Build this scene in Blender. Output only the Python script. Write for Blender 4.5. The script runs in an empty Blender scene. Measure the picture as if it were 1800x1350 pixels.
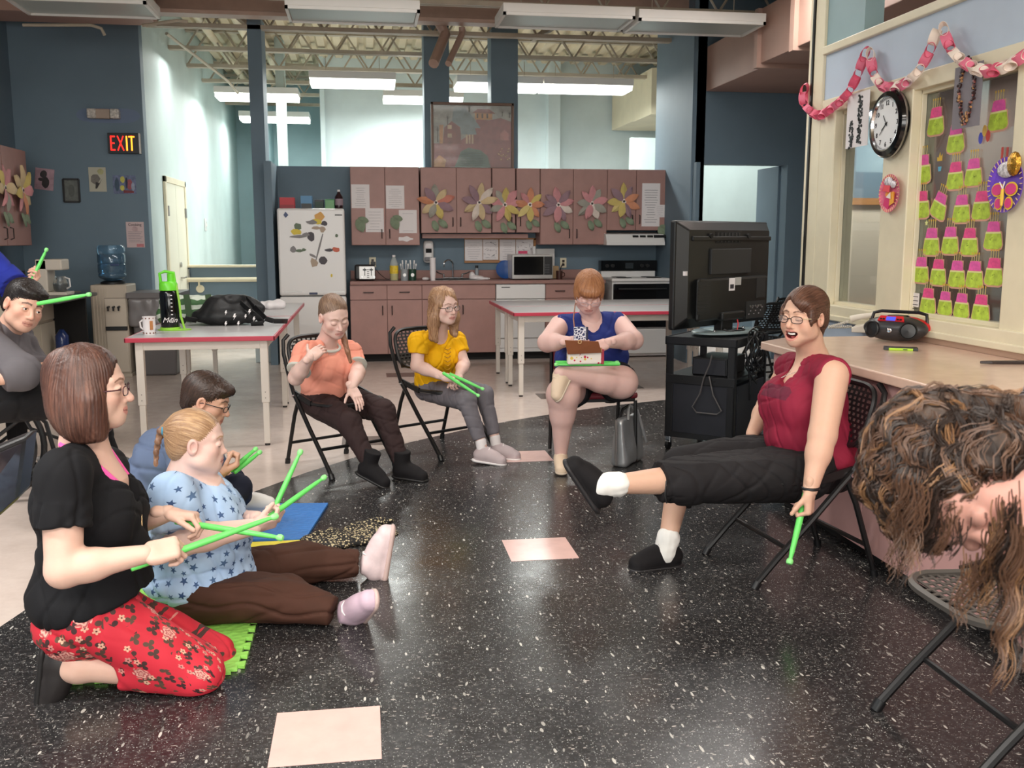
import bpy, math, random, numpy as np
from mathutils import Vector, Matrix
random.seed(7)
SC=bpy.context.scene; COL=SC.collection
# ---------------------------------------------------------------- camera
FPX=1700.; CAM_H=1.41; VPX=638.; HY=418.
TH=math.atan((675-HY)/FPX); YAW=math.atan((900-VPX)/math.hypot(FPX,675-HY))
cF=np.array([math.sin(YAW)*math.cos(TH),math.cos(YAW)*math.cos(TH),-math.sin(TH)])
cR=np.array([math.cos(YAW),-math.sin(YAW),0.]); cU=np.cross(cR,cF); cC=np.array([0,0,CAM_H])
cam=bpy.data.cameras.new('camera'); camo=bpy.data.objects.new('camera',cam); COL.objects.link(camo)
cam.sensor_width=36; cam.lens=FPX/1800*36
camo.matrix_world=Matrix(((cR[0],cU[0],-cF[0],0),(cR[1],cU[1],-cF[1],0),(cR[2],cU[2],-cF[2],CAM_H),(0,0,0,1)))
cam.clip_start=.05; cam.clip_end=100
cam.dof.use_dof=True; cam.dof.focus_distance=4.2; cam.dof.aperture_fstop=9.0
SC.camera=camo
# ---------------------------------------------------------------- world, lights, exposure
w=bpy.data.worlds.new('world'); SC.world=w; w.use_nodes=True
w.node_tree.nodes['Background'].inputs[0].default_value=(.78,.84,1,1); w.node_tree.nodes['Background'].inputs[1].default_value=.48
SC.view_settings.view_transform='Standard'; SC.view_settings.look='None'; SC.view_settings.gamma=1
SC.view_settings.use_curve_mapping=False; SC.view_settings.exposure=0.42
SC.cycles.max_bounces=6; SC.cycles.diffuse_bounces=4; SC.cycles.glossy_bounces=3; SC.cycles.transmission_bounces=6
SC.cycles.transparent_max_bounces=8; SC.cycles.use_denoising=True; SC.cycles.sample_clamp_indirect=6
def area(name,loc,sx,sy,power,col=(1,1,1),rot=(0,0,0),spread=180):
    l=bpy.data.lights.new(name,'AREA'); l.shape='RECTANGLE'; l.size=sx; l.size_y=sy; l.energy=power; l.color=col
    l.spread=math.radians(spread)
    o=bpy.data.objects.new(name,l); o.location=loc; o.rotation_euler=rot; COL.objects.link(o); return o
WARM=(1,.93,.85); COOL=(.97,1,.96); NEU=(1,.97,.93)
# ceiling luminaires that are switched on behind and beside the camera; the mid-room ones are added fill
area('ceiling_lamp_or_fill',(-1.6,-1.2,3.3),2.4,.6,120,NEU)
area('ceiling_lamp_or_fill',(1.4,-1.2,3.3),2.4,.6,100,WARM)
area('ceiling_lamp_or_fill',(-2.3,1.8,3.35),2.4,.4,95,NEU)
area('ceiling_lamp_or_fill',(1.5,1.6,3.35),1.2,.4,36,WARM)
area('ceiling_lamp_or_fill',(-2.9,4.2,3.4),1.2,.4,50,NEU)
area('ceiling_lamp_or_fill',(.6,6.9,3.5),3.0,.5,52,NEU)  # unseen fill added mid-room to brighten the kitchen; fittings there are off
area('ceiling_lamp_or_fill',(3.1,7.3,3.5),1.2,.5,40,NEU)  # another added fill lamp, lifts the dark blue wall at right
area('window_daylight',(.2,-3.6,1.9),5.0,1.8,150,(1,.97,.93),(math.radians(82),0,0))
# ---------------------------------------------------------------- pixel -> place helpers (1800x1350 frame)
def _ray(px,py): return cF+cR*(px-900)/FPX+cU*(675-py)/FPX
def PZ(px,py,z=0.): d=_ray(px,py); return Vector(cC+d*(z-CAM_H)/d[2])
def PY(px,py,y): d=_ray(px,py); return Vector(cC+d*y/d[1])
def PX(px,py,x): d=_ray(px,py); return Vector(cC+d*x/d[0])
# ---------------------------------------------------------------- materials
def lin(c): return tuple((v/12.92 if v<=.04045 else ((v+.055)/1.055)**2.4) for v in (k/255 for k in c))
MATS={}
class NT:
    def __init__(s,name):
        s.m=bpy.data.materials.new(name); s.m.use_nodes=True; s.t=s.m.node_tree; s.b=s.t.nodes['Principled BSDF']; MATS[name]=s.m
    def n(s,typ,**k):
        nd=s.t.nodes.new(typ)
        for a,v in k.items():
            if a[0]=='_': nd.inputs[a[1:].replace('_',' ')].default_value=v
            else: setattr(nd,a,v)
        return nd
    def l(s,a,b): s.t.links.new(a,b)
    def math(s,op,a,b=None,c=None,clamp=False):
        nd=s.t.nodes.new('ShaderNodeMath'); nd.operation=op; nd.use_clamp=clamp
        for i,v in enumerate((a,b,c)):
            if v is None: continue
            if isinstance(v,(int,float)): nd.inputs[i].default_value=v
            else: s.l(v,nd.inputs[i])
        return nd.outputs[0]
    def mix(s,fac,a,b):
        nd=s.t.nodes.new('ShaderNodeMix'); nd.data_type='RGBA'
        for i,v in ((0,fac),(6,a),(7,b)):
            if isinstance(v,(int,float)): nd.inputs[i].default_value=v
            elif isinstance(v,tuple): nd.inputs[i].default_value=(*lin(v),1)
            else: s.l(v,nd.inputs[i])
        return nd.outputs[2]
    def ramp(s,fac,stops,const=False):
        nd=s.t.nodes.new('ShaderNodeValToRGB'); cr=nd.color_ramp
        if const: cr.interpolation='CONSTANT'
        while len(cr.elements)<len(stops): cr.elements.new(.5)
        for e,(p,c) in zip(cr.elements,stops):
            e.position=p; e.color=(*lin(c),1) if isinstance(c,tuple) else (c,c,c,1)
        s.l(fac,nd.inputs[0]); return nd.outputs[0]
    def obj(s,scale=(1,1,1)):
        tc=s.n('ShaderNodeTexCoord'); mp=s.n('ShaderNodeMapping'); mp.inputs['Scale'].default_value=scale
        s.l(tc.outputs['Object'],mp.inputs[0]); return mp.outputs[0]
    def attr(s,name,out='Vector'):
        a=s.n('ShaderNodeAttribute'); a.attribute_name=name; return a.outputs[out]
    def noise(s,vec,scale,detail=2,rough=.5,dist=0):
        nd=s.n('ShaderNodeTexNoise'); nd.inputs['Scale'].default_value=scale; nd.inputs['Detail'].default_value=detail
        nd.inputs['Roughness'].default_value=rough; nd.inputs['Distortion'].default_value=dist
        if vec is not None: s.l(vec,nd.inputs['Vector'])
        return nd.outputs['Fac']
    def base(s,v):
        if isinstance(v,tuple): s.b.inputs['Base Color'].default_value=(*lin(v),1)
        else: s.l(v,s.b.inputs['Base Color'])
    def bump(s,h,strength=.3,dist=.01):
        nd=s.n('ShaderNodeBump'); nd.inputs['Strength'].default_value=strength; nd.inputs['Distance'].default_value=dist
        s.l(h,nd.inputs['Height']); s.l(nd.outputs[0],s.b.inputs['Normal'])
    def set(s,**k):
        for a,v in k.items():
            i=s.b.inputs[a.replace('_',' ')]
            if isinstance(v,(int,float,tuple)): i.default_value=v
            else: s.l(v,i)
def mat(name,col,rough=.5,metal=0,var=0,vs=6,bump=0,bs=60,spec=None,emit=None,es=1,alpha=None,trans=None,coat=0,stretch=(1,1,1)):
    if name in MATS: return MATS[name]
    t=NT(name); t.set(Roughness=rough,Metallic=metal)
    if spec is not None: t.b.inputs['Specular IOR Level'].default_value=spec
    if coat: t.b.inputs['Coat Weight'].default_value=coat; t.b.inputs['Coat Roughness'].default_value=.15
    o=None
    if var or bump: o=t.obj(stretch)
    if var:
        a=tuple(max(0,min(255,c*(1-var))) for c in col); b=tuple(max(0,min(255,c*(1+var))) for c in col)
        t.base(t.ramp(t.noise(o,vs,4,.6),[(.3,a),(.7,b)]))
    else: t.base(col)
    if bump: t.bump(t.noise(o,bs,3),bump,.004)
    if emit: t.b.inputs['Emission Color'].default_value=(*lin(emit),1); t.b.inputs['Emission Strength'].default_value=es
    if alpha is not None: t.b.inputs['Alpha'].default_value=alpha
    if trans is not None: t.b.inputs['Transmission Weight'].default_value=trans
    return t.m
# ---------------------------------------------------------------- mesh building
class MB:
    def __init__(s): s.v=[]; s.f=[]; s.m=[]; s.mi=0; s.X=None
    def mat(s,i): s.mi=i; return s
    def add(s,vs,fs):
        o=len(s.v)
        if s.X is not None: vs=[s.X@Vector(p) for p in vs]
        s.v+= [tuple(p) for p in vs]; s.f+=[tuple(o+i for i in f) for f in fs]; s.m+=[s.mi]*len(fs); return s
    def box(s,x0,x1,y0,y1,z0,z1):
        return s.add([(x,y,z) for z in (z0,z1) for y in (y0,y1) for x in (x0,x1)],[(0,2,3,1),(4,5,7,6),(0,1,5,4),(1,3,7,5),(3,2,6,7),(2,0,4,6)])
    def bx(s,c,h,R=None):
        vs=[]
        for z in (-1,1):
            for y in (-1,1):
                for x in (-1,1):
                    p=Vector((x*h[0],y*h[1],z*h[2])); p=(R@p) if R is not None else p; vs.append(Vector(c)+p)
        return s.add(vs,[(0,2,3,1),(4,5,7,6),(0,1,5,4),(1,3,7,5),(3,2,6,7),(2,0,4,6)])
    def bar(s,a,b,w,h,up=(0,0,1)):
        a=Vector(a); b=Vector(b); d=(b-a).normalized(); u=Vector(up)
        if abs(d.dot(u))>.98: u=Vector((0,1,0))
        r=d.cross(u).normalized(); u=r.cross(d); vs=[]
        for p in (a,b):
            for i,j in ((-1,-1),(1,-1),(1,1),(-1,1)): vs.append(p+r*i*w/2+u*j*h/2)
        return s.add(vs,[(0,1,2,3),(7,6,5,4),(0,4,5,1),(1,5,6,2),(2,6,7,3),(3,7,4,0)])
    def tube(s,pts,r,n=8,closed=False,caps=True):
        pts=[Vector(p) for p in pts]; N=len(pts); rs=r if isinstance(r,(list,tuple)) else [r]*N
        vs=[]; prev=None
        for i,p in enumerate(pts):
            if closed: d=(pts[(i+1)%N]-pts[i-1])
            else: d=(pts[min(i+1,N-1)]-pts[max(i-1,0)])
            d=d.normalized() if d.length>1e-9 else Vector((0,0,1))
            if prev is None:
                u=Vector((0,0,1)) if abs(d.z)<.9 else Vector((1,0,0)); u=(u-d*u.dot(d)).normalized()
            else: u=(prev-d*prev.dot(d)).normalized()
            prev=u; v=d.cross(u)
            for k in range(n):
                a=2*math.pi*k/n; vs.append(p+(u*math.cos(a)+v*math.sin(a))*rs[i])
        fs=[]
        for i in range(N if closed else N-1):
            j=(i+1)%N
            for k in range(n): fs.append((i*n+k,i*n+(k+1)%n,j*n+(k+1)%n,j*n+k))
        if caps and not closed: fs.append(tuple(range(n-1,-1,-1))); fs.append(tuple((N-1)*n+k for k in range(n)))
        return s.add(vs,fs)
    def cyl(s,a,b,r,r2=None,n=16): return s.tube([a,b],[r,r if r2 is None else r2],n)
    def lathe(s,prof,c=(0,0,0),axis=(0,0,1),n=24,sx=1,sy=1):
        ax=Vector(axis).normalized(); u=Vector((1,0,0)) if abs(ax.x)<.9 else Vector((0,1,0)); u=(u-ax*u.dot(ax)).normalized(); v=ax.cross(u)
        vs=[]; fs=[]; c=Vector(c); m=len(prof)
        for (r,z) in prof:
            for k in range(n):
                a=2*math.pi*k/n; vs.append(c+ax*z+u*r*math.cos(a)*sx+v*r*math.sin(a)*sy)
        for i in range(m-1):
            for k in range(n): fs.append((i*n+k,i*n+(k+1)%n,(i+1)*n+(k+1)%n,(i+1)*n+k))
        loop=tuple(prof[0])==tuple(prof[-1])
        if prof[0][0]>1e-4 and not loop: fs.append(tuple(range(n-1,-1,-1)))
        if prof[-1][0]>1e-4 and not loop: fs.append(tuple((m-1)*n+k for k in range(n)))
        return s.add(vs,fs)
    def prism(s,poly,o,u,v,t):
        """polygon (2d) in the plane o+u*a+v*b, thickened by t along u x v"""
        o=Vector(o); u=Vector(u); v=Vector(v); nrm=u.cross(v).normalized()*t; n=len(poly)
        vs=[o+u*a+v*b for a,b in poly]+[o+u*a+v*b+nrm for a,b in poly]
        return s.add(vs,[tuple(range(n-1,-1,-1)),tuple(range(n,2*n))]+[(i,(i+1)%n,n+(i+1)%n,n+i) for i in range(n)])
    def quad(s,a,b,c,d): return s.add([a,b,c,d],[(0,1,2,3)])
    def ball(s,c,r,n=12,m=8):
        rx,ry,rz=(r,r,r) if isinstance(r,(int,float)) else r; vs=[];fs=[]
        for i in range(m+1):
            t=math.pi*i/m
            for k in range(n):
                a=2*math.pi*k/n; vs.append((c[0]+rx*math.sin(t)*math.cos(a),c[1]+ry*math.sin(t)*math.sin(a),c[2]-rz*math.cos(t)))
        for i in range(m):
            for k in range(n): fs.append((i*n+k,i*n+(k+1)%n,(i+1)*n+(k+1)%n,(i+1)*n+k))
        return s.add(vs,fs)
WM={}
def tag(o,label=None,cat=None,group=None,kind=None):
    if label: o['label']=label
    if cat: o['category']=cat
    if group: o['group']=group
    if kind: o['kind']=kind
    return o
def thing(name,label,cat,loc=(0,0,0),rz=0,group=None,kind=None):
    o=bpy.data.objects.new(name,None); COL.objects.link(o); o.location=loc; o.rotation_euler=(0,0,rz); o.empty_display_size=.1
    WM[o.name]=Matrix.Translation(Vector(loc))@Matrix.Rotation(rz,4,'Z')
    return tag(o,label,cat,group,kind)
def _finish(me,mats,smooth,angle):
    for m in (mats if isinstance(mats,(list,tuple)) else [mats]): me.materials.append(m)
    if smooth:
        me.polygons.foreach_set('use_smooth',[True]*len(me.polygons))
        if angle: me.set_sharp_from_angle(angle=math.radians(angle))
def link(name,me,parent=None,local=False,label=None,bevel=0,org=None):
    """me holds world coordinates unless local"""
    o=bpy.data.objects.new(name,me); COL.objects.link(o)
    if parent is not None:
        M=WM[parent.name]
        if not local: me.transform(M.inverted())
        o.parent=parent; WM[o.name]=M
    elif not local:
        if org is None:
            n=len(me.vertices); a=np.empty(n*3,'f'); me.vertices.foreach_get('co',a); a=a.reshape(-1,3)
            lo=a.min(0); hi=a.max(0); org=((lo[0]+hi[0])/2,(lo[1]+hi[1])/2,lo[2])
        org=Vector([float(k) for k in org]); me.transform(Matrix.Translation(-org)); o.location=org; WM[o.name]=Matrix.Translation(org)
    else: WM[o.name]=Matrix.Identity(4)
    if label: o['label']=label
    if bevel:
        b=o.modifiers.new('bevel','BEVEL'); b.width=bevel; b.segments=2; b.limit_method='ANGLE'; b.angle_limit=math.radians(50)
    return o
def obj(name,mb,mats,parent=None,local=False,smooth=False,angle=40,label=None,bevel=0,org=None):
    me=bpy.data.meshes.new(name); me.from_pydata(mb.v,[],mb.f); 
    if any(mb.m): me.polygons.foreach_set('material_index',mb.m)
    _finish(me,mats,smooth,angle); me.validate(); 
    return link(name,me,parent,local,label,bevel,org)
def one(name,mb,mats,label,cat,group=None,kind=None,**k):
    return tag(obj(name,mb,mats,**k),label,cat,group,kind)
def struct(name,mb,mats,parent=None,**k):
    o=obj(name,mb,mats,parent,**k); 
    if parent is None: o['kind']='structure'
    return o
def copy_tree(o,parent=None,**k):
    c=o.copy(); COL.objects.link(c); c.parent=parent; WM[c.name]=WM.get(o.name,Matrix.Identity(4))
    for a,v in k.items(): c[a]=v
    for ch in [x for x in o.children]: copy_tree(ch,c)
    return c
def place(o,loc,rz=0):
    o.location=loc; o.rotation_euler=(0,0,rz); return o
def text(name,s,size,mat_,o,u,v,parent=None,depth=.0008,align='CENTER',bold=0,xs=1.0,shear=0):
    """lettering as a thin mesh, standing on origin o, reading along u with up v"""
    cu=bpy.data.curves.new(name,'FONT'); cu.body=s; cu.size=size; cu.align_x=align; cu.align_y='CENTER'; cu.extrude=depth; cu.offset=bold; cu.resolution_u=3; cu.shear=shear
    t=bpy.data.objects.new(name,cu); COL.objects.link(t); bpy.context.view_layer.update()
    me=bpy.data.meshes.new_from_object(t); bpy.data.objects.remove(t); bpy.data.curves.remove(cu)
    u=Vector(u).normalized(); v=Vector(v).normalized(); n=u.cross(v); o=Vector(o)
    me.transform(Matrix(((u.x*xs,v.x,n.x,o.x),(u.y*xs,v.y,n.y,o.y),(u.z*xs,v.z,n.z,o.z),(0,0,0,1))))
    me.name=name; me.materials.clear(); me.materials.append(mat_)
    return link(name,me,parent)
# ---------------------------------------------------------------- implicit surfaces (bodies, clothes, hair, bags)
def _ar(v): return np.array(v,dtype=np.float32)
def ELL(c,r,R=None,k=.02,op='u'):
    c=_ar(c); r=_ar([r]*3 if isinstance(r,(int,float)) else r)
    if R is None: ext=r
    else: R=_ar(R); ext=np.sqrt(((R*r[None,:])**2).sum(1))
    def fn(X,Y,Z):
        x=X-c[0];y=Y-c[1];z=Z-c[2]
        if R is not None: x,y,z=(x*R[0,0]+y*R[1,0]+z*R[2,0],x*R[0,1]+y*R[1,1]+z*R[2,1],x*R[0,2]+y*R[1,2]+z*R[2,2])
        a=x/r[0];b=y/r[1];g=z/r[2]; k0=np.sqrt(a*a+b*b+g*g); k1=np.sqrt((a/r[0])**2+(b/r[1])**2+(g/r[2])**2)+1e-6
        return k0*(k0-1)/k1
    return dict(lo=c-ext,hi=c+ext,fn=fn,k=k,op=op)
def CAP(a,b,r1,r2=None,k=.02,op='u',flat=None,ends=False):
    """round cone a->b; flat=(dir,factor) squeezes it along dir; ends=True cuts flat at b"""
    a=_ar(a);b=_ar(b); r2=r1 if r2 is None else r2; ab=b-a; L2=float((ab*ab).sum())+1e-9; L=L2**.5; rm=max(r1,r2)
    if flat is not None: fd=_ar(flat[0]); fd=fd/np.linalg.norm(fd); ff=flat[1]-1; 
    pad=rm*(1 if flat is None else max(1,1/flat[1]))
    def fn(X,Y,Z):
        x=X-a[0];y=Y-a[1];z=Z-a[2]; t=(x*ab[0]+y*ab[1]+z*ab[2])/L2; tc=np.clip(t,0,1)
        x=x-tc*ab[0];y=y-tc*ab[1];z=z-tc*ab[2]
        if flat is not None: q=(x*fd[0]+y*fd[1]+z*fd[2])*ff; x=x+q*fd[0];y=y+q*fd[1];z=z+q*fd[2]
        d=np.sqrt(x*x+y*y+z*z)-(r1+(r2-r1)*tc)
        if ends: d=np.maximum(d,(t-1)*L)
        return d
    return dict(lo=np.minimum(a,b)-pad,hi=np.maximum(a,b)+pad,fn=fn,k=k,op=op)
def BOX(c,h,R=None,rd=.01,k=.01,op='u'):
    c=_ar(c);h=_ar(h); 
    if R is None: ext=h
    else: R=_ar(R); ext=(abs(R)*h[None,:]).sum(1)
    def fn(X,Y,Z):
        x=X-c[0];y=Y-c[1];z=Z-c[2]
        if R is not None: x,y,z=(x*R[0,0]+y*R[1,0]+z*R[2,0],x*R[0,1]+y*R[1,1]+z*R[2,1],x*R[0,2]+y*R[1,2]+z*R[2,2])
        qx=abs(x)-h[0]+rd;qy=abs(y)-h[1]+rd;qz=abs(z)-h[2]+rd
        return np.sqrt(np.maximum(qx,0)**2+np.maximum(qy,0)**2+np.maximum(qz,0)**2)+np.minimum(np.maximum(np.maximum(qx,qy),qz),0)-rd
    return dict(lo=c-ext,hi=c+ext,fn=fn,k=k,op=op)
def HALF(p,n,k=.004):
    """cut away the side n points to"""
    p=_ar(p);n=_ar(n);n=n/np.linalg.norm(n)
    return dict(lo=None,hi=None,fn=lambda X,Y,Z:-((X-p[0])*n[0]+(Y-p[1])*n[1]+(Z-p[2])*n[2]),k=k,op='s')
def sub(p,k=None): p=dict(p); p['op']='s'; p['k']=p['k'] if k is None else k; return p
def field(prims,h):
    U=[p for p in prims if p['op']=='u']
    lo=np.min([p['lo'] for p in U],0)-3*h-.012; hi=np.max([p['hi'] for p in U],0)+3*h+.012
    n=np.ceil((hi-lo)/h).astype(int)+1
    V=np.full(n,.2,np.float32); ax=[(lo[i]+h*np.arange(n[i])).astype(np.float32) for i in range(3)]
    for p in prims:
        if p['lo'] is None: s=[slice(0,n[i]) for i in range(3)]
        else:
            m=p['k']*1.2+3*h; s=[]
            for i in range(3):
                a=max(0,int((p['lo'][i]-m-lo[i])/h)); b=min(n[i],int((p['hi'][i]+m-lo[i])/h)+2); s.append(slice(a,max(a,b)))
            if any(q.stop<=q.start for q in s): continue
        X=ax[0][s[0]][:,None,None];Y=ax[1][s[1]][None,:,None];Z=ax[2][s[2]][None,None,:]
        d=p['fn'](X,Y,Z); c=V[s[0],s[1],s[2]]; k=max(p['k'],1e-5)
        if p['op']=='u': q=np.maximum(k-abs(c-d),0)/k; V[s[0],s[1],s[2]]=np.minimum(c,d)-q*q*k*.25
        else: d=-d; q=np.maximum(k-abs(c-d),0)/k; V[s[0],s[1],s[2]]=np.maximum(c,d)+q*q*k*.25
    return V,lo,h
def nets(V,lo,h):
    n=V.shape; S=V<0; c=np.zeros([k-1 for k in n],np.int8)
    co=[(i,j,k) for i in (0,1) for j in (0,1) for k in (0,1)]
    for i,j,k in co: c+=S[i:n[0]-1+i,j:n[1]-1+j,k:n[2]-1+k]
    idx=np.argwhere((c>0)&(c<8)); N=len(idx); ids=np.full(c.shape,-1,np.int32); ids[idx[:,0],idx[:,1],idx[:,2]]=np.arange(N)
    val={q:V[idx[:,0]+q[0],idx[:,1]+q[1],idx[:,2]+q[2]] for q in co}
    P=np.zeros((N,3));W=np.zeros(N)
    for q in co:
        for a in range(3):
            if q[a]: continue
            r=list(q); r[a]=1; r=tuple(r); v0=val[q];v1=val[r]; m=(v0<0)!=(v1<0); t=np.where(m,v0/np.where(v0==v1,1,v0-v1),0)
            p=np.array(q,float)[None,:].repeat(N,0); p[:,a]+=t; P+=p*m[:,None]; W+=m
    P=P/W[:,None]+idx; P=P*h+lo
    Q=[]
    for a in range(3):
        b,d=(a+1)%3,(a+2)%3
        s0=[slice(None)]*3;s1=[slice(None)]*3; s0[a]=slice(0,n[a]-1);s1[a]=slice(1,n[a])
        for e in (b,d): s0[e]=slice(1,n[e]-1);s1[e]=slice(1,n[e]-1)
        A=S[tuple(s0)];B=S[tuple(s1)]; e=np.argwhere(A!=B)
        if not len(e): continue
        fl=A[e[:,0],e[:,1],e[:,2]]; e=e.copy(); e[:,b]+=1; e[:,d]+=1
        def g(db,dd): q=e.copy(); q[:,b]-=db; q[:,d]-=dd; return ids[q[:,0],q[:,1],q[:,2]]
        F=np.stack([g(1,1),g(0,1),g(0,0),g(1,0)],1); F[~fl]=F[~fl][:,::-1]; Q.append(F)
    return P,np.concatenate(Q)
def sines(P,f,seed=0):
    r=np.random.RandomState(seed); o=np.zeros(len(P))
    for i in range(5):
        d=r.normal(size=3); d/=np.linalg.norm(d); e=r.normal(size=3); e/=np.linalg.norm(e)
        o+=np.sin((P@d)*f*(1+.35*i)+r.rand()*6.3+1.5*np.sin((P@e)*f*.6+r.rand()*6))
    return o/5
def vnormals(P,Q):
    n=np.cross(P[Q[:,2]]-P[Q[:,0]],P[Q[:,3]]-P[Q[:,1]]); N=np.zeros_like(P)
    for i in range(4): np.add.at(N,Q[:,i],n)
    return N/(np.linalg.norm(N,axis=1,keepdims=True)+1e-12)
def sdf_mesh(name,groups,mats,smooth=1,disp=None,col=None,vec=None):
    """groups: list of (prims,h); one mesh out of all. disp(P,N)->offset, col(P)->rgb(lin) point colour, vec(P)->vector attribute"""
    PP=[];QQ=[];o=0
    for prims,h in groups:
        P,Q=nets(*field(prims,h))
        for _ in range(smooth):
            s=np.zeros_like(P);w_=np.zeros(len(P))
            for i in range(4):
                for j in ((i+1)%4,): np.add.at(s,Q[:,i],P[Q[:,j]]); np.add.at(w_,Q[:,i],1); np.add.at(s,Q[:,j],P[Q[:,i]]); np.add.at(w_,Q[:,j],1)
            P=P*.5+.5*s/np.maximum(w_,1)[:,None]
        if disp is not None: P=P+vnormals(P,Q)*np.asarray(disp(P))[:,None]
        PP.append(P);QQ.append(Q+o);o+=len(P)
    P=np.concatenate(PP);Q=np.concatenate(QQ)
    me=bpy.data.meshes.new(name); me.vertices.add(len(P)); me.vertices.foreach_set('co',P.astype('f').ravel())
    me.loops.add(len(Q)*4); me.loops.foreach_set('vertex_index',Q.astype('i').ravel()); me.polygons.add(len(Q))
    me.polygons.foreach_set('loop_start',np.arange(0,len(Q)*4,4,dtype='i')); me.update(calc_edges=True)
    if col is not None:
        a=me.color_attributes.new('col','FLOAT_COLOR','POINT'); c=np.ones((len(P),4),'f'); c[:,:3]=col(P); a.data.foreach_set('color',c.ravel())
    if vec is not None:
        a=me.attributes.new('hv','FLOAT_VECTOR','POINT'); a.data.foreach_set('vector',vec(P).astype('f').ravel())
    _finish(me,mats,True,0); return me
def sdf(name,groups,mats,parent=None,label=None,**k):
    return link(name,sdf_mesh(name,groups,mats,**k),parent,label=label)
# ================================================================ materials of the room
def wallmat(name,c,v=.035): return mat(name,c,.62,var=v,vs=1.3,bump=.08,bs=120)
M_dkblue=wallmat('blue_paint',(104,124,138)); M_ltblue=wallmat('pale_blue_paint',(196,212,210)); M_teal=wallmat('teal_paint',(150,176,180))
M_white=wallmat('white_paint',(208,222,224)); M_sky=wallmat('light_blue_paint',(188,202,218))
M_cream=mat('cream_trim',(226,216,188),.45,var=.03,vs=3); M_steel=mat('painted_steel',(176,148,134),.5,var=.05,vs=4)
M_steel2=mat('grey_steel',(178,166,148),.5,var=.05,vs=4)
M_duct=mat('mauve_duct',(176,142,128),.55,var=.03,vs=2); M_deck=mat('deck_metal',(214,200,172),.55,var=.05,vs=1.5)
M_mauve=mat('mauve_laminate',(166,126,118),.45,var=.035,vs=5); M_mauve2=mat('mauve_laminate_dark',(150,112,104),.5,var=.03,vs=5)
M_pinklam=mat('pink_laminate',(206,160,156),.45,var=.03,vs=4); M_top=mat('counter_laminate',(214,184,166),.22,var=.03,vs=8)
M_black=mat('black_plastic',(20,20,22),.4); M_blackg=mat('gloss_black',(12,12,14),.12); M_blackm=mat('black_metal',(26,25,26),.38,.2)
M_wht=mat('white_enamel',(228,226,224),.3); M_pap=mat('paper_white',(232,226,226),.8); M_chrome=mat('chrome',(210,210,212),.12,1)
M_alu=mat('brushed_metal',(176,174,172),.32,.9); M_dark=mat('dark_gap',(14,13,13),.8); M_wood=mat('oak_wood',(176,122,70),.5,var=.12,vs=5,stretch=(1,1,8))
M_glass=mat('window_glass',(235,245,245),.03,trans=1.0)
# ---- floors
def floor_dark():
    t=NT('speckled_black_tile'); o=t.obj()
    n1=t.n('ShaderNodeTexNoise'); n1.inputs['Scale'].default_value=4; n1.inputs['Detail'].default_value=2; t.l(o,n1.inputs['Vector'])
    base=t.ramp(t.noise(o,55,4,.7),[(.3,(24,24,25)),(.52,(46,45,46)),(.72,(84,81,80))])
    # long chips and fine dots
    def chips(sc,thr,st,rot):
        mp=t.n('ShaderNodeMapping'); mp.inputs['Scale'].default_value=st; mp.inputs['Rotation'].default_value=(0,0,rot); t.l(o,mp.inputs[0])
        dn=t.n('ShaderNodeTexNoise'); dn.inputs['Scale'].default_value=9; t.l(mp.outputs[0],dn.inputs['Vector'])
        ad=t.n('ShaderNodeVectorMath'); ad.operation='MULTIPLY_ADD'; t.l(dn.outputs['Color'],ad.inputs[0]); ad.inputs[1].default_value=(.05,.05,.05); t.l(mp.outputs[0],ad.inputs[2])
        v=t.n('ShaderNodeTexVoronoi'); v.inputs['Scale'].default_value=sc; t.l(ad.outputs[0],v.inputs['Vector'])
        sep=t.n('ShaderNodeSeparateColor'); t.l(v.outputs['Color'],sep.inputs[0])
        r=t.math('MULTIPLY',sep.outputs[0],thr); return t.math('LESS_THAN',v.outputs['Distance'],r), sep.outputs[1]
    c1,h1=chips(50,.25,(1,.30,1),.6); c2,h2=chips(75,.22,(.4,1,1),-.3); c3,h3=chips(150,.34,(1,1,1),0)
    col=t.mix(t.math('MULTIPLY',c3,t.math('MULTIPLY_ADD',h3,.7,.1)),base,(190,190,184))
    col=t.mix(t.math('MULTIPLY',c1,t.math('MULTIPLY_ADD',h1,.9,.1)),col,(200,196,188))
    col=t.mix(t.math('MULTIPLY',c2,t.math('MULTIPLY_ADD',h2,.7,.1)),col,(200,190,182))
    t.base(col); t.set(Roughness=t.ramp(t.noise(o,3,5,.65),[(.3,.16),(.7,.30)])); t.b.inputs['Specular IOR Level'].default_value=.38
    t.bump(t.noise(o,5,3),.06,.02); return t.m
M_fdark=floor_dark()
def floor_light():
    t=NT('beige_tile'); o=t.obj(); col=t.ramp(t.noise(o,9,6,.7),[(.3,(208,190,180)),(.7,(222,206,196))])
    t.base(col); t.set(Roughness=t.ramp(t.noise(o,3,5,.6),[(.3,.13),(.7,.26)])); t.bump(t.noise(o,5,3),.05,.02); return t.m
M_flight=floor_light()
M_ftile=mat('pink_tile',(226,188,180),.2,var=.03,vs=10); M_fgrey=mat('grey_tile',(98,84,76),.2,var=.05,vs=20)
M_chipgrey=mat('speckled_black_grout',(30,30,32),.5)
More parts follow.
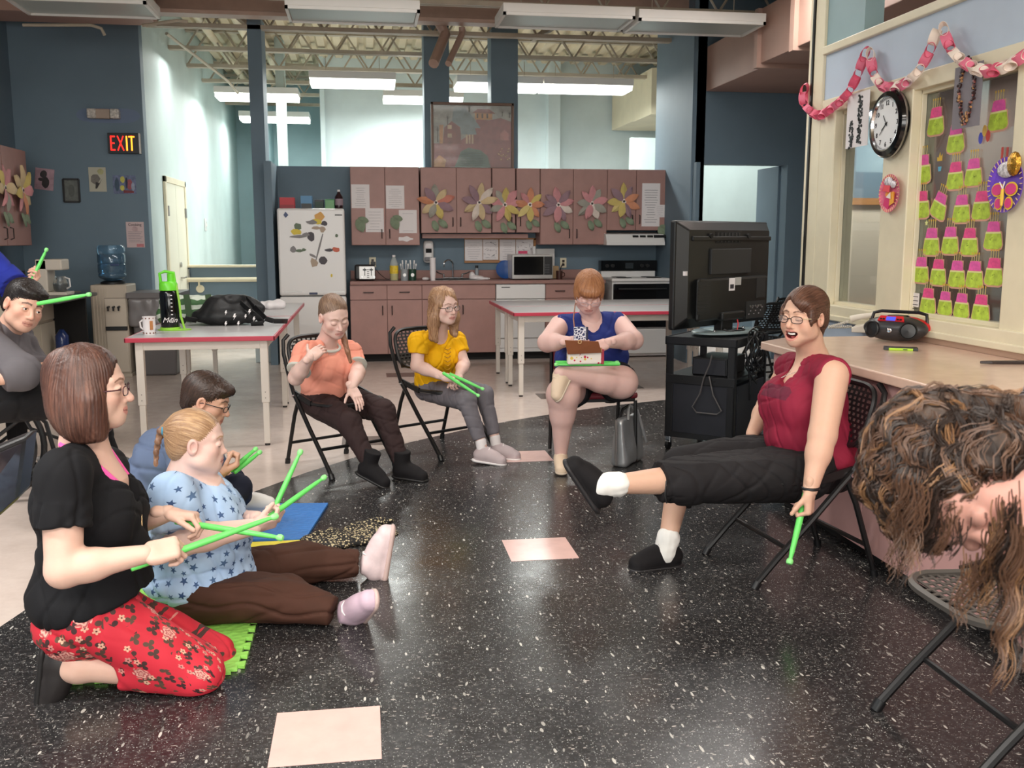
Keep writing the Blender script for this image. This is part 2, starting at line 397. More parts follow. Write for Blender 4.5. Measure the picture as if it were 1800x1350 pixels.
# ================================================================ floor
fl=struct('floor',MB().box(-6,9,-4.2,20,-.12,-.004),M_chipgrey,org=(0,0,0))
cx,cy,cr=4.62,2.33,6.11
def arcpts(n,a0,a1,r=cr): return [(cx+r*math.cos(a0+(a1-a0)*i/n),cy+r*math.sin(a0+(a1-a0)*i/n)) for i in range(n+1)]
m=MB(); poly=arcpts(72,0,2*math.pi)[:-1]; m.prism([(a,b) for a,b in poly],(0,0,-.004),(1,0,0),(0,1,0),.004); dk=obj('tile_field',m,M_fdark,fl,label='speckled black tile floor disc')
# beige field: quads between the circle and a big square
m=MB(); inner=arcpts(72,0,2*math.pi)[:-1]
def sq(a):
    c,s=math.cos(a),math.sin(a); k=min((16/abs(c)) if abs(c)>1e-6 else 1e9,(16/abs(s)) if abs(s)>1e-6 else 1e9); return cx+c*k,cy+s*k
outer=[sq(2*math.pi*i/72) for i in range(72)]
cl=lambda p:(max(-6,min(9,p[0])),max(-4.2,min(20,p[1])))
outer=[cl(p) for p in outer]
for (ax,ay) in ((9,20),(-6,20),(-6,-4.2),(9,-4.2)): pass
vs=[(x,y,0) for x,y in inner]+[(x,y,0) for x,y in outer]; m.add(vs,[(i,(i+1)%72,72+(i+1)%72,72+i) for i in range(72)])
obj('tile_field',m,M_flight,fl,label='beige tile floor around the black disc')
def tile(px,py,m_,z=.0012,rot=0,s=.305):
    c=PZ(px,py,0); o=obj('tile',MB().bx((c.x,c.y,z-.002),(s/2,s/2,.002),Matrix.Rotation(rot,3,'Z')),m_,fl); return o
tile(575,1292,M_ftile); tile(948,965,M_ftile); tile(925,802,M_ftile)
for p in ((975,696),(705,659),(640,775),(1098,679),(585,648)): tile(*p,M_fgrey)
# ================================================================ walls
H=4.25; XR=2.95; XL=-3.56
def wall(name,mb,m_,**k): return struct(name,mb,m_,**k)
wall('wall_back_left',MB().box(XL-.1,-2.27,11.0,11.15,0,H),M_dkblue,bevel=.004)
wall('wall_left',MB().box(XL-.15,XL,-4.2,11.0,0,H),M_dkblue)
wall('wall_corridor_left',MB().box(-2.42,-2.27,11.15,18.9,0,H),M_ltblue)
wall('wall_corridor_end',MB().box(-2.42,-.6,18.9,19.0,0,H),M_teal)
wall('wall_corridor_recess',MB().box(-1.72,-1.6,17.6,18.9,0,H),M_teal)
wall('wall_far',MB().box(-.55,9,16.0,16.15,0,H),M_white)
wall('wall_far_return',MB().box(-.62,-.55,15.9,18.9,0,H),M_white)
wall('wall_half',MB().box(-2.27,.2,13.1,13.2,0,1.03),M_dkblue)
struct('trim_1',MB().box(-2.27,.2,13.06,13.24,1.03,1.06),M_cream,bevel=.005)
struct('baseboard_1',MB().box(-2.27,.2,13.07,13.1,0,.42),M_white)
# kitchen partition: its top stops level with the wall cabinets
wall('wall_kitchen',MB().box(-1.05,3.62,11.74,11.86,0,2.235),M_dkblue,bevel=.004)
wall('wall_kitchen_left',MB().box(-1.05,-.97,11.02,11.74,0,2.235),M_dkblue)
wall('wall_kitchen_right',MB().box(3.60,3.75,10.5,11.86,0,H),M_dkblue)
# right: wall with a low opening
P=PY(1222,288,10.5); OX0=P.x; OX1=PY(1385,288,10.5).x; OZ=P.z
wall('wall_back_right',MB().box(3.75,OX0,10.5,10.7,0,H).box(OX1,9,10.5,10.7,0,H).box(OX0,OX1,10.5,10.7,OZ,H).box(OX1-.02,OX1+.1,10.7,11.3,0,OZ),M_dkblue)
struct('trim_2',MB().box(3.62,OX0+.02,10.38,10.52,0,OZ+.01),M_dkblue,bevel=.004)
wall('wall_passage',MB().box(3.75,9,13.5,13.6,0,2.8),M_ltblue)
struct('trim_3',MB().box(3.76,9,13.43,13.5,.98,1.03),M_white)
wall('wall_passage_low',MB().box(3.76,9,13.46,13.5,0,.98),M_dkblue)
wall('wall_right',MB().box(9,9.15,-4.2,16,0,H),M_white)
# columns
def column(x0,x1,y0,y1,m_,z0=0): return struct('wall_column',MB().box(x0,x1,y0,y1,z0,H),m_,bevel=.004)
column(.755,1.055,11.86,12.2,M_dkblue); column(1.555,1.88,11.86,12.2,M_dkblue)
column(-1.2,-1.05,11.3,11.75,M_dkblue); column(-1.19,-1.06,14.7,14.9,M_ltblue); column(3.0,3.2,15.8,16,M_white)
struct('trim_4',MB().box(-1.24,-1.02,11.26,11.8,0,.66),M_white,bevel=.01)
# ================================================================ right window wall
# storefront: piers, header panel, mullions; x 2.68 .. 2.80
YF=6.17; YN=-1.0
wr=struct('wall_right_window',MB().box(XR,XR+.12,YN,YF,0,.95).box(XR,XR+.12,YN,YF,2.25,2.587),[M_sky],bevel=.003)
def trim(n_,*b): 
    m=MB()
    for q in b: m.box(*q)
    return struct(f'trim_{n_}',m,M_cream,bevel=.006)
trim(5,(XR-.02,XR+.14,YF-.13,YF,0,H))                     # end post
struct('trim_6',MB().box(XR-.03,XR+.15,YF,YF+.02,0,H),M_blackm); struct('trim_7',MB().box(XR-.03,XR+.15,YF+.02,YF+.05,0,H),M_cream)
trim(8,(XR-.03,XR+.14,YN,YF-.13,2.56,2.61))               # ledge over the panel
trim(9,(XR-.04,XR+.14,YN,YF-.13,.92,.99),(XR-.05,XR+.14,YN,YF-.13,.895,.93))
trim(10,(XR-.015,XR+.13,YN,YF-.13,2.19,2.28))
trim(11,(XR-.02,XR+.13,YF-.33,YF-.13,.98,2.2)); trim(12,(XR-.02,XR+.13,4.97,5.24,.98,2.2)); trim(13,(XR-.02,XR+.13,3.94,4.12,.98,2.2))
struct('trim_14',MB().box(XR+.0,XR+.12,YF-.60,YF-.13,2.6,H),M_teal)
def window(n_,y0,y1):
    w_=struct(f'window_{n_}',MB().box(XR+.03,XR+.09,y0,y0+.012,.98,2.2).box(XR+.03,XR+.09,y1-.012,y1,.98,2.2).box(XR+.03,XR+.09,y0,y1,.98,1.01).box(XR+.03,XR+.09,y0,y1,2.17,2.2),M_cream,bevel=.004)
    obj('pane',MB().box(XR+.058,XR+.064,y0+.012,y1-.012,1.01,2.17),M_glass,w_); return w_
window(1,5.24,YF-.33); window(2,4.12,4.97); window(3,2.5,3.94)
# office seen through the glass
wall('wall_office',MB().box(4.3,4.4,-1.0,7.1,0,2.6),mat('brown_office',(84,62,52),.7,var=.05,vs=2))
wall('wall_office_far',MB().box(3.46,4.3,7.0,7.1,0,2.6),M_dkblue)
wb=thing('whiteboard','cream whiteboard with oak rails seen through the left office window','board',(3.6,6.9,0))
A_=PY(1470,360,6.93);B_=PY(1560,540,6.93)
obj('panel',MB().box(3.47,4.28,6.93,6.96,B_.z,A_.z),mat('cream_board',(220,206,186),.35),wb); obj('rail',MB().box(3.47,4.28,6.90,6.96,A_.z,A_.z+.05),M_wood,wb); obj('rail',MB().box(3.47,4.28,6.88,6.96,B_.z-.06,B_.z),M_wood,wb)
area('ceiling_lamp_or_fill',(3.75,6.35,2.45),.3,.3,16,NEU)  # unseen office fill, added close to the whiteboard to brighten it
# room behind the camera
wall('wall_behind',MB().box(XL-.15,9,-4.2,-4.05,0,H),M_white)
# ================================================================ ceiling, beams, joists
m=MB(); zt=4.2
prof=[]; y=-4.2
vs=[];fs=[];k=0
x=-6.
while x<9:      # corrugated deck
    for a,b in ((0,0),(.10,0),(.13,.06),(.20,.06)): prof.append((x+a,zt+b))
    x+=.235
for (a,b) in prof: vs+= [(a,-4.2,b),(a,20,b)]
for i in range(len(prof)-1): fs.append((2*i,2*i+1,2*i+3,2*i+2))
m.add(vs,fs); ceil=struct('ceiling',m,M_deck)
struct('ceiling_slab',MB().box(-6,9,-4.2,20,zt+.08,zt+.2),M_deck)
def joist(y,zb=3.66,x0=XL,x1=4.6,ph=0.,dep=.5,r=.013,m_=None):
    m_=m_ or M_steel2
    j=struct('ceiling_joist',MB().box(x0,x1,y-.05,y-.012,zb,zb+.045).box(x0,x1,y+.012,y+.05,zb,zb+.045).box(x0,x1,y-.05,y+.05,zb+dep-.04,zb+dep),m_)
    x=x0+ph; w_=MB(); up=True
    while x<x1-.3:
        for s in (0,): w_.tube([(x,y,zb+.02),(x+.3,y,zb+dep-.02)] if up else [(x,y,zb+dep-.02),(x+.3,y,zb+.02)],r,5)
        x+=.3; up=not up
    obj('web',w_,m_,j); return j
for i,y in enumerate((2.2,3.5,4.8,6.1,7.4,8.7,9.9,11.35,12.65,13.9,15.15,16.4,17.6)):
    joist(y,x0=XL if y<11.1 else -2.27,x1=4.6 if y<16 else -.62,ph=.1*(i%3))
struct('ceiling_beam',MB().box(XL,6,10.62,10.82,3.66,3.70).box(XL,6,10.71,10.73,3.70,4.02).box(XL,6,10.62,10.82,4.02,4.06),M_steel,bevel=.004)
struct('ceiling_beam',MB().box(XL,6,7.0,7.2,4.0,4.04).box(XL,6,7.09,7.11,4.04,4.16),M_steel)
# pipes and braces
def pipe(pts,r,label,m_=M_steel2,n=10,name='ceiling_pipe'):
    return tag(obj(name,MB().tube(pts,r,n),m_,smooth=True),label,'pipe')
pipe([PY(772,40,10.9),PY(783,60,10.9),PY(762,112,10.5)],.055,'thick mauve pipe slanting down in front of the blue columns',M_steel)
pipe([PY(812,48,10.9),PY(812,60,10.9),PY(788,112,10.5)],.035,'thinner mauve pipe slanting down beside the thick one',M_steel)
for i,x in enumerate((-1.9,-1.45,-1.28)): pipe([(x,11.6,4.02),(x,17.5,4.02)],.06 if i else .05,('beige ceiling pipe nearest the pale corridor wall','fat beige ceiling pipe in the middle of three above the corridor','fat beige ceiling pipe beside the blue post above the corridor')[i],M_deck)
pipe([(-2.15,11.9,3.7),(-1.75,13.9,3.5),(-1.66,14.2,3.38)],.018,'thin pale conduit sloping down along the corridor wall')
pipe([PY(250,45,9.5),PY(310,36,9.5),PY(330,38,9.5)],.014,'short bent conduit above the blue wall'); pipe([PY(40,44,9.5),PY(160,44,9.5),PY(178,50,9.5),PY(184,62,9.5)],.014,'grey conduit along the top of the blue wall')
for a,b,l in (((-1.12,11.5,3.66),(-1.55,10.7,3.95),'angle brace running up from the top of the left blue post'),((2.0,11.6,3.7),(2.5,10.8,3.9),'angle brace beside the right blue column')):
    one('ceiling_brace',MB().bar(a,b,.05,.05),M_steel2,l,'brace')
# dark duct along the top of the blue wall at left
tag(obj('air_duct',MB().box(XL,-2.0,10.1,10.6,3.52,3.98),M_duct,bevel=.01),'dark boxed duct along the top of the blue wall','duct')
# ducts at right
D0=PY(1243,160,10.45); 
t=thing('air_duct','long boxed mauve duct stepping down beside the blue wall at right','duct',(D0.x,7,2.95))
obj('duct_section',MB().box(D0.x,6.2,8.9,10.48,D0.z,3.46),M_duct,t,bevel=.006); obj('duct_section',MB().box(D0.x-.06,6.2,7.9,8.9,D0.z+.02,3.5),M_duct,t,bevel=.006); obj('duct_section',MB().box(D0.x-.16,6.2,2.5,7.9,D0.z-.02,3.62),M_duct,t,bevel=.006)
obj('flange',MB().box(D0.x-.1,6.3,8.86,8.94,D0.z-.02,3.5),M_duct,t); obj('flange',MB().box(D0.x-.2,6.3,7.86,7.94,D0.z-.05,3.62),M_duct,t)
F0=PY(1078,228,15.8); F1=PY(1078,165,15.8)
t=thing('air_duct','cream duct box lit by the lamps beyond the kitchen','duct',(F0.x+.5,14.5,2.9))
obj('duct_section',MB().box(F0.x,5.5,14.6,15.9,F0.z,F1.z+.05),M_cream,t,bevel=.006); obj('duct_section',MB().box(F0.x-.02,5.5,13.62,14.57,F0.z-.02,F1.z+.05),M_cream,t,bevel=.006)
# ================================================================ light fittings
M_tube=mat('lamp_lit',(255,255,250),.4,emit=(252,255,248),es=5); M_fixt=mat('fixture_white',(222,218,212),.4); M_lens=mat('lens_off',(170,176,170),.35)
def fixture(x0,x1,y,z,on,label,d=.28,power=60,hh=.075,parts=True):
    cx_=(x0+x1)/2; t=thing('ceiling_light',label,'lamp',(cx_,y,z)); m=MB()
    hz=.12 if on else .10
    m.box(x0,x1,y-d,y+d,z+hz*.45,z+hz+.02)
    obj('housing',m,M_fixt,t,bevel=.004)
    if on: 
        m=MB(); m.prism([(-d+.02,hz*.45),(-d+.05,0),(d-.05,0),(d-.02,hz*.45)],(x0+.01,y,z),(0,1,0),(0,0,1),x1-x0-.02)
        obj('diffuser',m,M_tube,t,label='glowing diffuser'); l=area('ceiling_lamp_or_fill',(cx_,y,z-.02),x1-x0,d*1.6,power,COOL)
    else:
        obj('diffuser',MB().box(x0+.03,x1-.03,y-d+.03,y+d-.03,z+hz*.35,z+hz*.47),M_lens,t)
        m=MB(); 
        for a in (x0,x1-.025): m.box(a,a+.025,y-d,y+d,z+.02,z+hz*.45)
        m.box(x0,x1,y-d,y-d+.02,z+.02,z+hz*.45).box(x0,x1,y+d-.02,y+d,z+.02,z+hz*.45); obj('rim',m,M_fixt,t)
    for a in (x0+.2,x1-.2): obj('hanger',MB().cyl((a,y,z+hz),(a,y,3.68),.004,n=5),M_steel2,t)
    return t
def fx(pxa,pxb,py,y,on,label,**k):
    a=PY(pxa,py,y);b=PY(pxb,py,y); return fixture(a.x,b.x,y,a.z,on,label,**k)
fx(545,695,150,12.9,1,'lit ceiling light over the kitchen wall, nearest of the bright ones',power=36)
fx(673,812,179,15.0,1,'lit ceiling light partly hidden by the left blue column',power=36)
fx(800,948,157,12.9,1,'lit ceiling light seen between the two blue columns',power=36)
fx(950,1104,160,12.9,1,'lit ceiling light beside the cream duct',power=40)
fx(381,526,174,14.6,1,'lit ceiling light crossed by the blue post',power=30)
fx(423,545,213,17.3,1,'lit ceiling light at the end of the corridor',power=20)
fx(505,735,32,8.75,0,'unlit ceiling light left of the mauve pipes'); fx(877,1102,42,8.9,0,'unlit ceiling light right of the mauve pipes'); fx(1108,1325,52,8.9,0,'unlit ceiling light next to the mauve duct'); fx(30,270,18,8.6,0,'unlit ceiling light above the exit sign')
area('ceiling_lamp_or_fill',(5.2,12.4,3.3),1.2,.5,34,COOL)
area('ceiling_lamp_or_fill',(-1.9,12.3,3.5),.5,.5,7,COOL)
for p,l in (((185,22),'square ceiling vent with white lever above the blue wall'),((1115,50),'square ceiling vent behind the unlit lights')):
    a=PY(p[0],p[1],9.4); t=thing('ceiling_vent',l,'vent',(a.x,9.4,a.z))
    obj('frame',MB().box(a.x-.2,a.x+.2,9.2,9.6,a.z,a.z+.03),M_fixt,t)
    for i in range(5): obj('slat',MB().bar((a.x-.15,9.26+.06*i,a.z-.01),(a.x+.15,9.26+.06*i,a.z-.01),.03,.004,(0,.5,1)),M_dark if i%2 else M_fixt,t)
# corridor doors in the pale wall
def doors():
    X=-2.268; y0,y1=11.92,13.1; zt_=2.05
    d=struct('door_1',MB().box(X,X+.03,y0-.07,y0,0,zt_+.07).box(X,X+.03,y1,y1+.07,0,zt_+.07).box(X,X+.03,y0-.07,y1+.07,zt_,zt_+.07),M_cream,bevel=.004)
    ym=(y0+y1)/2; leaf=mat('door_cream',(228,224,204),.45)
    for a,b in ((y0+.005,ym-.004),(ym+.004,y1-.005)): obj('leaf',MB().box(X,X+.018,a,b,.01,zt_),leaf,d,bevel=.002)
    for yy,s in ((y0+.02,1),(y1-.02,-1)):
        for z in (.3,.95,1.72): obj('hinge',MB().cyl((X+.03,yy,z-.06),(X+.03,yy,z+.06),.014,n=8),M_alu,d)
    obj('handle',MB().cyl((X+.018,ym+.06,.92),(X+.07,ym+.06,.92),.012,n=8).cyl((X+.06,ym+.06,.92),(X+.06,ym+.2,.92),.011,n=8),M_alu,d); obj('deadbolt',MB().cyl((X+.018,ym+.06,1.08),(X+.04,ym+.06,1.08),.03,n=12),M_alu,d)
doors()
t=thing('handrail','cream wall handrail on a round bracket below the half wall cap','rail',(-2,13.0,.9))
a=PY(324,492,13.0); obj('rail',MB().cyl((a.x,13.0,a.z),(-1.1,13.0,a.z),.03,n=12),M_cream,t,smooth=True)
obj('bracket',MB().cyl((a.x+.18,13.0,a.z),(a.x+.18,13.0,a.z-.09),.012,n=8).cyl((a.x+.18,13.1,a.z-.12),(a.x+.18,13.06,a.z-.12),.05,n=14),M_cream,t)
a=PX(361,395,-2.265); t=thing('wall_switch','small white switch on the bright corridor wall','switch',(a.x,a.y,a.z)); obj('plate',MB().box(-2.268,-2.255,a.y-.06,a.y+.06,a.z-.09,a.z+.09),M_wht,t,bevel=.004); obj('toggle',MB().box(-2.256,-2.24,a.y-.015,a.y+.015,a.z-.03,a.z+.03),M_wht,t)
# ================================================================ kitchen
def rect(pa,pb,y): a=PY(*pa,y); b=PY(*pb,y); return a.x,b.x,b.z,a.z     # x0,x1,z0,z1 from two pixel corners
M_hand=mat('dark_handle',(44,32,30),.4)
def handle_v(p,x,y,z,L=.10,axis='y',s=-1):
    m=MB()
    if axis=='y': m.tube([(x,y,z-L/2),(x,y+s*.025,z-L/2),(x,y+s*.025,z+L/2),(x,y,z+L/2)],.006,6)
    else: m.tube([(x,y,z-L/2),(x+s*.025,y,z-L/2),(x+s*.025,y,z+L/2),(x,y,z+L/2)],.006,6)
    return obj('handle',m,M_hand,p,smooth=True)
def handle_h(p,x,y,z,L=.11): return obj('handle',MB().tube([(x-L/2,y,z),(x-L/2,y-.022,z),(x+L/2,y-.022,z),(x+L/2,y,z)],.006,6),M_hand,p,smooth=True)
YU=11.42; YB=11.10; ZT=2.215
# wall cabinets: (px left,px right, bottom px, pixel x of the door joint)
UP=[(615,738,431,676,'wall cabinet above the toaster with papers on both doors',(1,0)),(739,864,410,802,'wall cabinet above the soap dispenser with two paper flowers',(1,0)),
    (865,906,409,None,'narrow wall cabinet with a yellow and pink flower',(1,)),(908,949,409,None,'narrow wall cabinet with an orange flower',(0,)),
    (950,1066,430,1008,'wall cabinet with a mauve flower and a grey-green flower',(1,0)),(1068,1171,405,1119,'wall cabinet over the range hood with a long white list',(1,0))]
for a,b,pb,j,l,hs in UP:
    x0,x1,z0,z1=rect((a,300),(b,pb),YU); z1=ZT
    t=thing('wall_cabinet',l,'cabinet',((x0+x1)/2,YU,z0),group='kitchen wall cabinets')
    obj('body',MB().box(x0,x1,YU+.02,11.738,z0,z1),M_mauve2,t)
    edges=[x0]+([PY(j,300,YU).x] if j else [])+[x1]
    for i in range(len(edges)-1):
        d=obj('door',MB().box(edges[i]+.004,edges[i+1]-.004,YU,YU+.018,z0+.004,z1-.004),M_mauve,t,bevel=.002)
        hx=edges[i+1]-.045 if hs[i] else edges[i]+.045; handle_v(d,hx,YU,z0+.13)
one('light_valance',MB().box(PY(743,414,YU).x,PY(930,414,YU).x,11.5,11.7,PY(743,419,YU).z,PY(743,411,YU).z),M_mauve2,'slim under cabinet light strip above the sink','light')
# fridge end panel shelf area: dark recess is just the wall. base cabinets
zc=.925
X0=PY(617,500,YB).x; X1=PY(1062,495,YB).x
t=thing('base_cabinet','mauve base cabinet run under the toaster and sink','cabinet',((X0+X1)/2,YB,0))
DW0,DW1=PY(872,500,YB).x,PY(958,500,YB).x
obj('body',MB().box(X0,DW0-.005,YB+.02,11.735,.09,zc-.04).box(DW1+.005,X1,YB+.02,11.735,.09,zc-.04),M_mauve2,t)
obj('toe_kick',MB().box(X0,X1,YB+.08,11.7,0,.09),M_dark,t)
zs=PY(700,527,YB).z
cols=[(617,682,1),(682,743,0),(743,806,1),(806,871,0)]
for i,(a,b,r) in enumerate(cols):
    xa,xb=PY(a,600,YB).x+.003,PY(b,600,YB).x-.003
    d=obj('door',MB().box(xa,xb,YB,YB+.018,.095,zs-.004),M_mauve,t,bevel=.002); handle_v(d,(xb-.05) if r else (xa+.05),YB,zs-.12)
    if i<2: d=obj('drawer',MB().box(xa,xb,YB,YB+.018,zs+.004,zc-.045),M_mauve,t,bevel=.002); handle_h(d,(xa+xb)/2,YB,(zs+zc-.04)/2)
xa,xb=PY(743,600,YB).x+.003,PY(871,600,YB).x-.003
obj('front_panel',MB().box(xa,xb,YB,YB+.018,zs+.004,zc-.045),M_mauve,t,bevel=.002)
for a,b in ((DW1+.008,PY(1010,500,YB).x),(PY(1010,500,YB).x,X1)):
    d=obj('drawer',MB().box(a+.003,b-.003,YB,YB+.018,zs+.004,zc-.045),M_mauve,t,bevel=.002); handle_h(d,(a+b)/2,YB,(zs+zc-.04)/2)
    d=obj('door',MB().box(a+.003,b-.003,YB,YB+.018,.095,zs-.004),M_mauve,t,bevel=.002); handle_v(d,b-.05,YB,zs-.12)
t=thing('worktop','mauve laminate kitchen worktop with upstand','worktop',((X0+X1)/2,11.4,zc))
obj('slab',MB().box(X0-.01,X1+.01,YB-.03,11.735,zc-.04,zc),M_mauve2,t,bevel=.004); obj('upstand',MB().box(X0-.01,X1+.01,11.70,11.738,zc,zc+.10),M_mauve2,t,bevel=.003)
# dishwasher
t=thing('dishwasher','white dishwasher between the sink cabinet and drawers','dishwasher',((DW0+DW1)/2,YB,0))
obj('body',MB().box(DW0,DW1,YB+.02,11.7,.09,zc-.045),M_wht,t); obj('control_panel',MB().box(DW0,DW1,YB-.02,YB+.02,zs-.0,zc-.05),M_wht,t,bevel=.008)
zk=PY(900,612,YB).z; obj('door',MB().box(DW0,DW1,YB-.01,YB+.02,zk+.12,zs-.01),M_wht,t,bevel=.006); obj('kick_panel',MB().box(DW0,DW1,YB+.01,YB+.03,zk,zk+.11),M_wht,t,bevel=.004)
obj('vent',MB().box(DW0+.06,DW0+.16,YB-.022,YB-.018,zc-.085,zc-.075),M_black,t); obj('badge',MB().box(DW1-.12,DW1-.06,YB-.023,YB-.018,zs+.05,zs+.07),M_pap,t)
# stove
SX0,SX1=PY(1076,500,YB).x,PY(1190,500,YB).x+.03; SX1=3.585
t=thing('stove','black and white electric stove with tall black backguard','stove',((SX0+SX1)/2,11.3,0))
obj('body',MB().box(SX0,SX1,YB,11.72,.02,zc-.02),M_wht,t,bevel=.004); obj('cooktop',MB().box(SX0-.01,SX1,YB-.03,11.6,zc-.02,zc+.012),M_wht,t,bevel=.006)
obj('oven_door',MB().box(SX0+.01,SX1-.01,YB-.035,YB,.36,zc-.05),M_blackg,t,bevel=.008); obj('drawer',MB().box(SX0+.01,SX1-.01,YB-.03,YB,.05,.34),M_wht,t,bevel=.008)
obj('handle',MB().cyl((SX0+.06,YB-.07,zc-.11),(SX1-.06,YB-.07,zc-.11),.012,n=8),M_black,t,smooth=True)
bx0,bx1,bz0,bz1=rect((1056,458),(1161,476),11.6); obj('backguard',MB().box(bx0,SX1-.01,11.60,11.72,bz0,bz1),M_blackg,t,bevel=.006); obj('backguard_base',MB().box(bx0+.01,SX1-.03,11.61,11.72,zc,bz0),M_wht,t,bevel=.004)
for i in range(4): obj('knob',MB().cyl((bx0+.08+.07*i+(.30 if i>1 else 0),11.6,(bz0+bz1)/2),(bx0+.08+.07*i+(.30 if i>1 else 0),11.575,(bz0+bz1)/2),.022,n=12),M_black,t,smooth=True)
obj('clock_panel',MB().box((bx0+SX1)/2-.05,(bx0+SX1)/2+.05,11.597,11.602,bz0+.03,bz1-.03),mat('stove_display',(50,56,60),.2),t)
for dx,dy in ((.18,.14),(.55,.14),(.18,.38),(.55,.38)): obj('burner',MB().lathe([(.09,0),(.09,.006),(.03,.008)],(SX0+dx,YB+dy,zc+.012)),M_black,t)
# range hood
hx0,hx1,hz0,hz1=rect((1066,408),(1168,431),11.3); t=thing('range_hood','white range hood under the last wall cabinet','hood',((hx0+hx1)/2,11.4,hz0))
m=MB(); m.prism([(0,.0),(0,.035),(.06,.13),(.44,.16),(.44,.0)],(hx0,11.28,hz0),(0,1,0),(0,0,1),hx1-hx0); obj('canopy',m,M_wht,t,bevel=.003)
for i in range(3): obj('vent_slot',MB().bx((hx0+.36+.09*i,11.312,hz0+.105),(.035,.004,.012),Matrix.Rotation(-.5,3,'X')),M_dark,t)
obj('switch_panel',MB().bx((hx0+.66,11.312,hz0+.105),(.075,.004,.016),Matrix.Rotation(-.5,3,'X')),M_black,t)
# ---- fridge
YF_=10.98; f0,f1,fz0,fz1=rect((486,366),(609,520),YF_)
t=thing('refrigerator','white top freezer refrigerator covered with magnets','refrigerator',((f0+f1)/2,11.3,0))
obj('body',MB().box(f0+.01,f1-.01,YF_+.07,11.7,.03,fz1-.01),M_wht,t,bevel=.01)
fd=obj('door',MB().box(f0,f1,YF_,YF_+.065,fz0+.006,fz1),M_wht,t,bevel=.022,label='upper door'); fd2=obj('door',MB().box(f0,f1,YF_,YF_+.065,.10,fz0-.006),M_wht,t,bevel=.022,label='lower door')
obj('gasket',MB().box(f0+.01,f1-.01,YF_+.03,YF_+.07,fz0-.01,fz0+.01),M_black,t)
def fr(px,py): return PY(px,py,YF_)
a=fr(551,516); obj('badge',MB().box(a.x-.045,a.x+.045,YF_-.004,YF_,a.z-.012,a.z+.012),mat('badge_blue',(40,48,80),.3),t); a=fr(595,378); obj('badge',MB().box(a.x-.04,a.x+.04,YF_-.003,YF_,a.z-.006,a.z+.006),M_black,t,label='small black badge')
for q in (515,590): a=fr(q,513); obj('trim_line',MB().box(a.x-.1,a.x+.1,YF_-.003,YF_,a.z-.004,a.z+.004),M_alu,t)
obj('grille',MB().box(f0+.02,f1-.02,YF_+.03,YF_+.06,.02,.09),M_black,t)
# magnets (plain generic cut-outs)
GA=mat('magnet_grey',(128,124,124),.5);GY=mat('magnet_yellow',(214,190,60),.5);GO=mat('magnet_orange',(214,160,80),.5);GG=mat('magnet_green',(92,108,84),.5);GD=mat('magnet_dark',(66,60,66),.5);GR=mat('magnet_red',(196,96,70),.5);GT=mat('magnet_tan',(170,150,130),.5);GB=mat('magnet_blue',(70,84,120),.5)
def blob(m,px,py,rx,rz,mi,n=9,rot=0,j=.25,lay=0):
    a=fr(px,py); s=10.98/1700*1.03; P=[]
    for i in range(n):
        th_=2*math.pi*i/n; r=1+random.uniform(-j,j); P.append((rx*s*r*math.cos(th_)*math.cos(rot)-rz*s*r*math.sin(th_)*math.sin(rot),rx*s*r*math.cos(th_)*math.sin(rot)+rz*s*r*math.sin(th_)*math.cos(rot)))
    m.mat(mi).prism(P,(a.x,YF_-.001-.0015*lay,a.z),(1,0,0),(0,0,1),.003)
def magnet(label,bl,mats): 
    m=MB(); 
    for i,b in enumerate(bl): blob(m,*b[:5],rot=b[5] if len(b)>5 else 0,n=b[6] if len(b)>6 else 9,lay=i%4)
    return one('fridge_magnet',m,mats,label,'magnet',group='magnets on the refrigerator',org=fr(bl[0][0],bl[0][1]))
magnet('orange and yellow cut-out magnet with long grey pole at the top of the door',[(562,381,9,8,1),(557,389,8,5,2),(548,391,9,4,0),(556,401,8,3,3),(567,403,5,5,3),(570,393,5,4,4)],[GA,GO,GY,GT,GD])
magnet('green and yellow cut-out magnet lying on a grey branch',[(524,398,6,6,0),(521,408,8,5,1),(524,416,14,2.5,2),(538,412,7,3,2),(546,416,6,7,3)],[GG,GY,GA,GD])
magnet('long thin grey pole magnet slanting across the door',[(562,432,1.8,28,0,-.28,6)],[GA])
magnet('small round grey magnet with a green tail low on the left',[(516,438,5,5.5,0),(527,441,6,2.5,1),(534,439,4,3,1)],[GA,GG])
magnet('red fish shaped magnet with grey tail on the right',[(591,439,7,4.5,0),(578,440,8,2.6,1)],[GR,GD])
magnet('tan straw broom magnet at the foot of the pole',[(552,462,6,8,0),(549,449,6,2,1,-.5),(569,458,7,6,2)],[GT,GA,GD])
magnet('blue square magnet in the upper left corner',[(502,378,4.5,6,0,0,4)],[GB]); magnet('tiny green ring magnet on the right edge',[(592,414,2.5,2.5,0)],[GG]); magnet('tiny yellow magnet low on the door',[(583,484,1.6,3,0)],[GY])
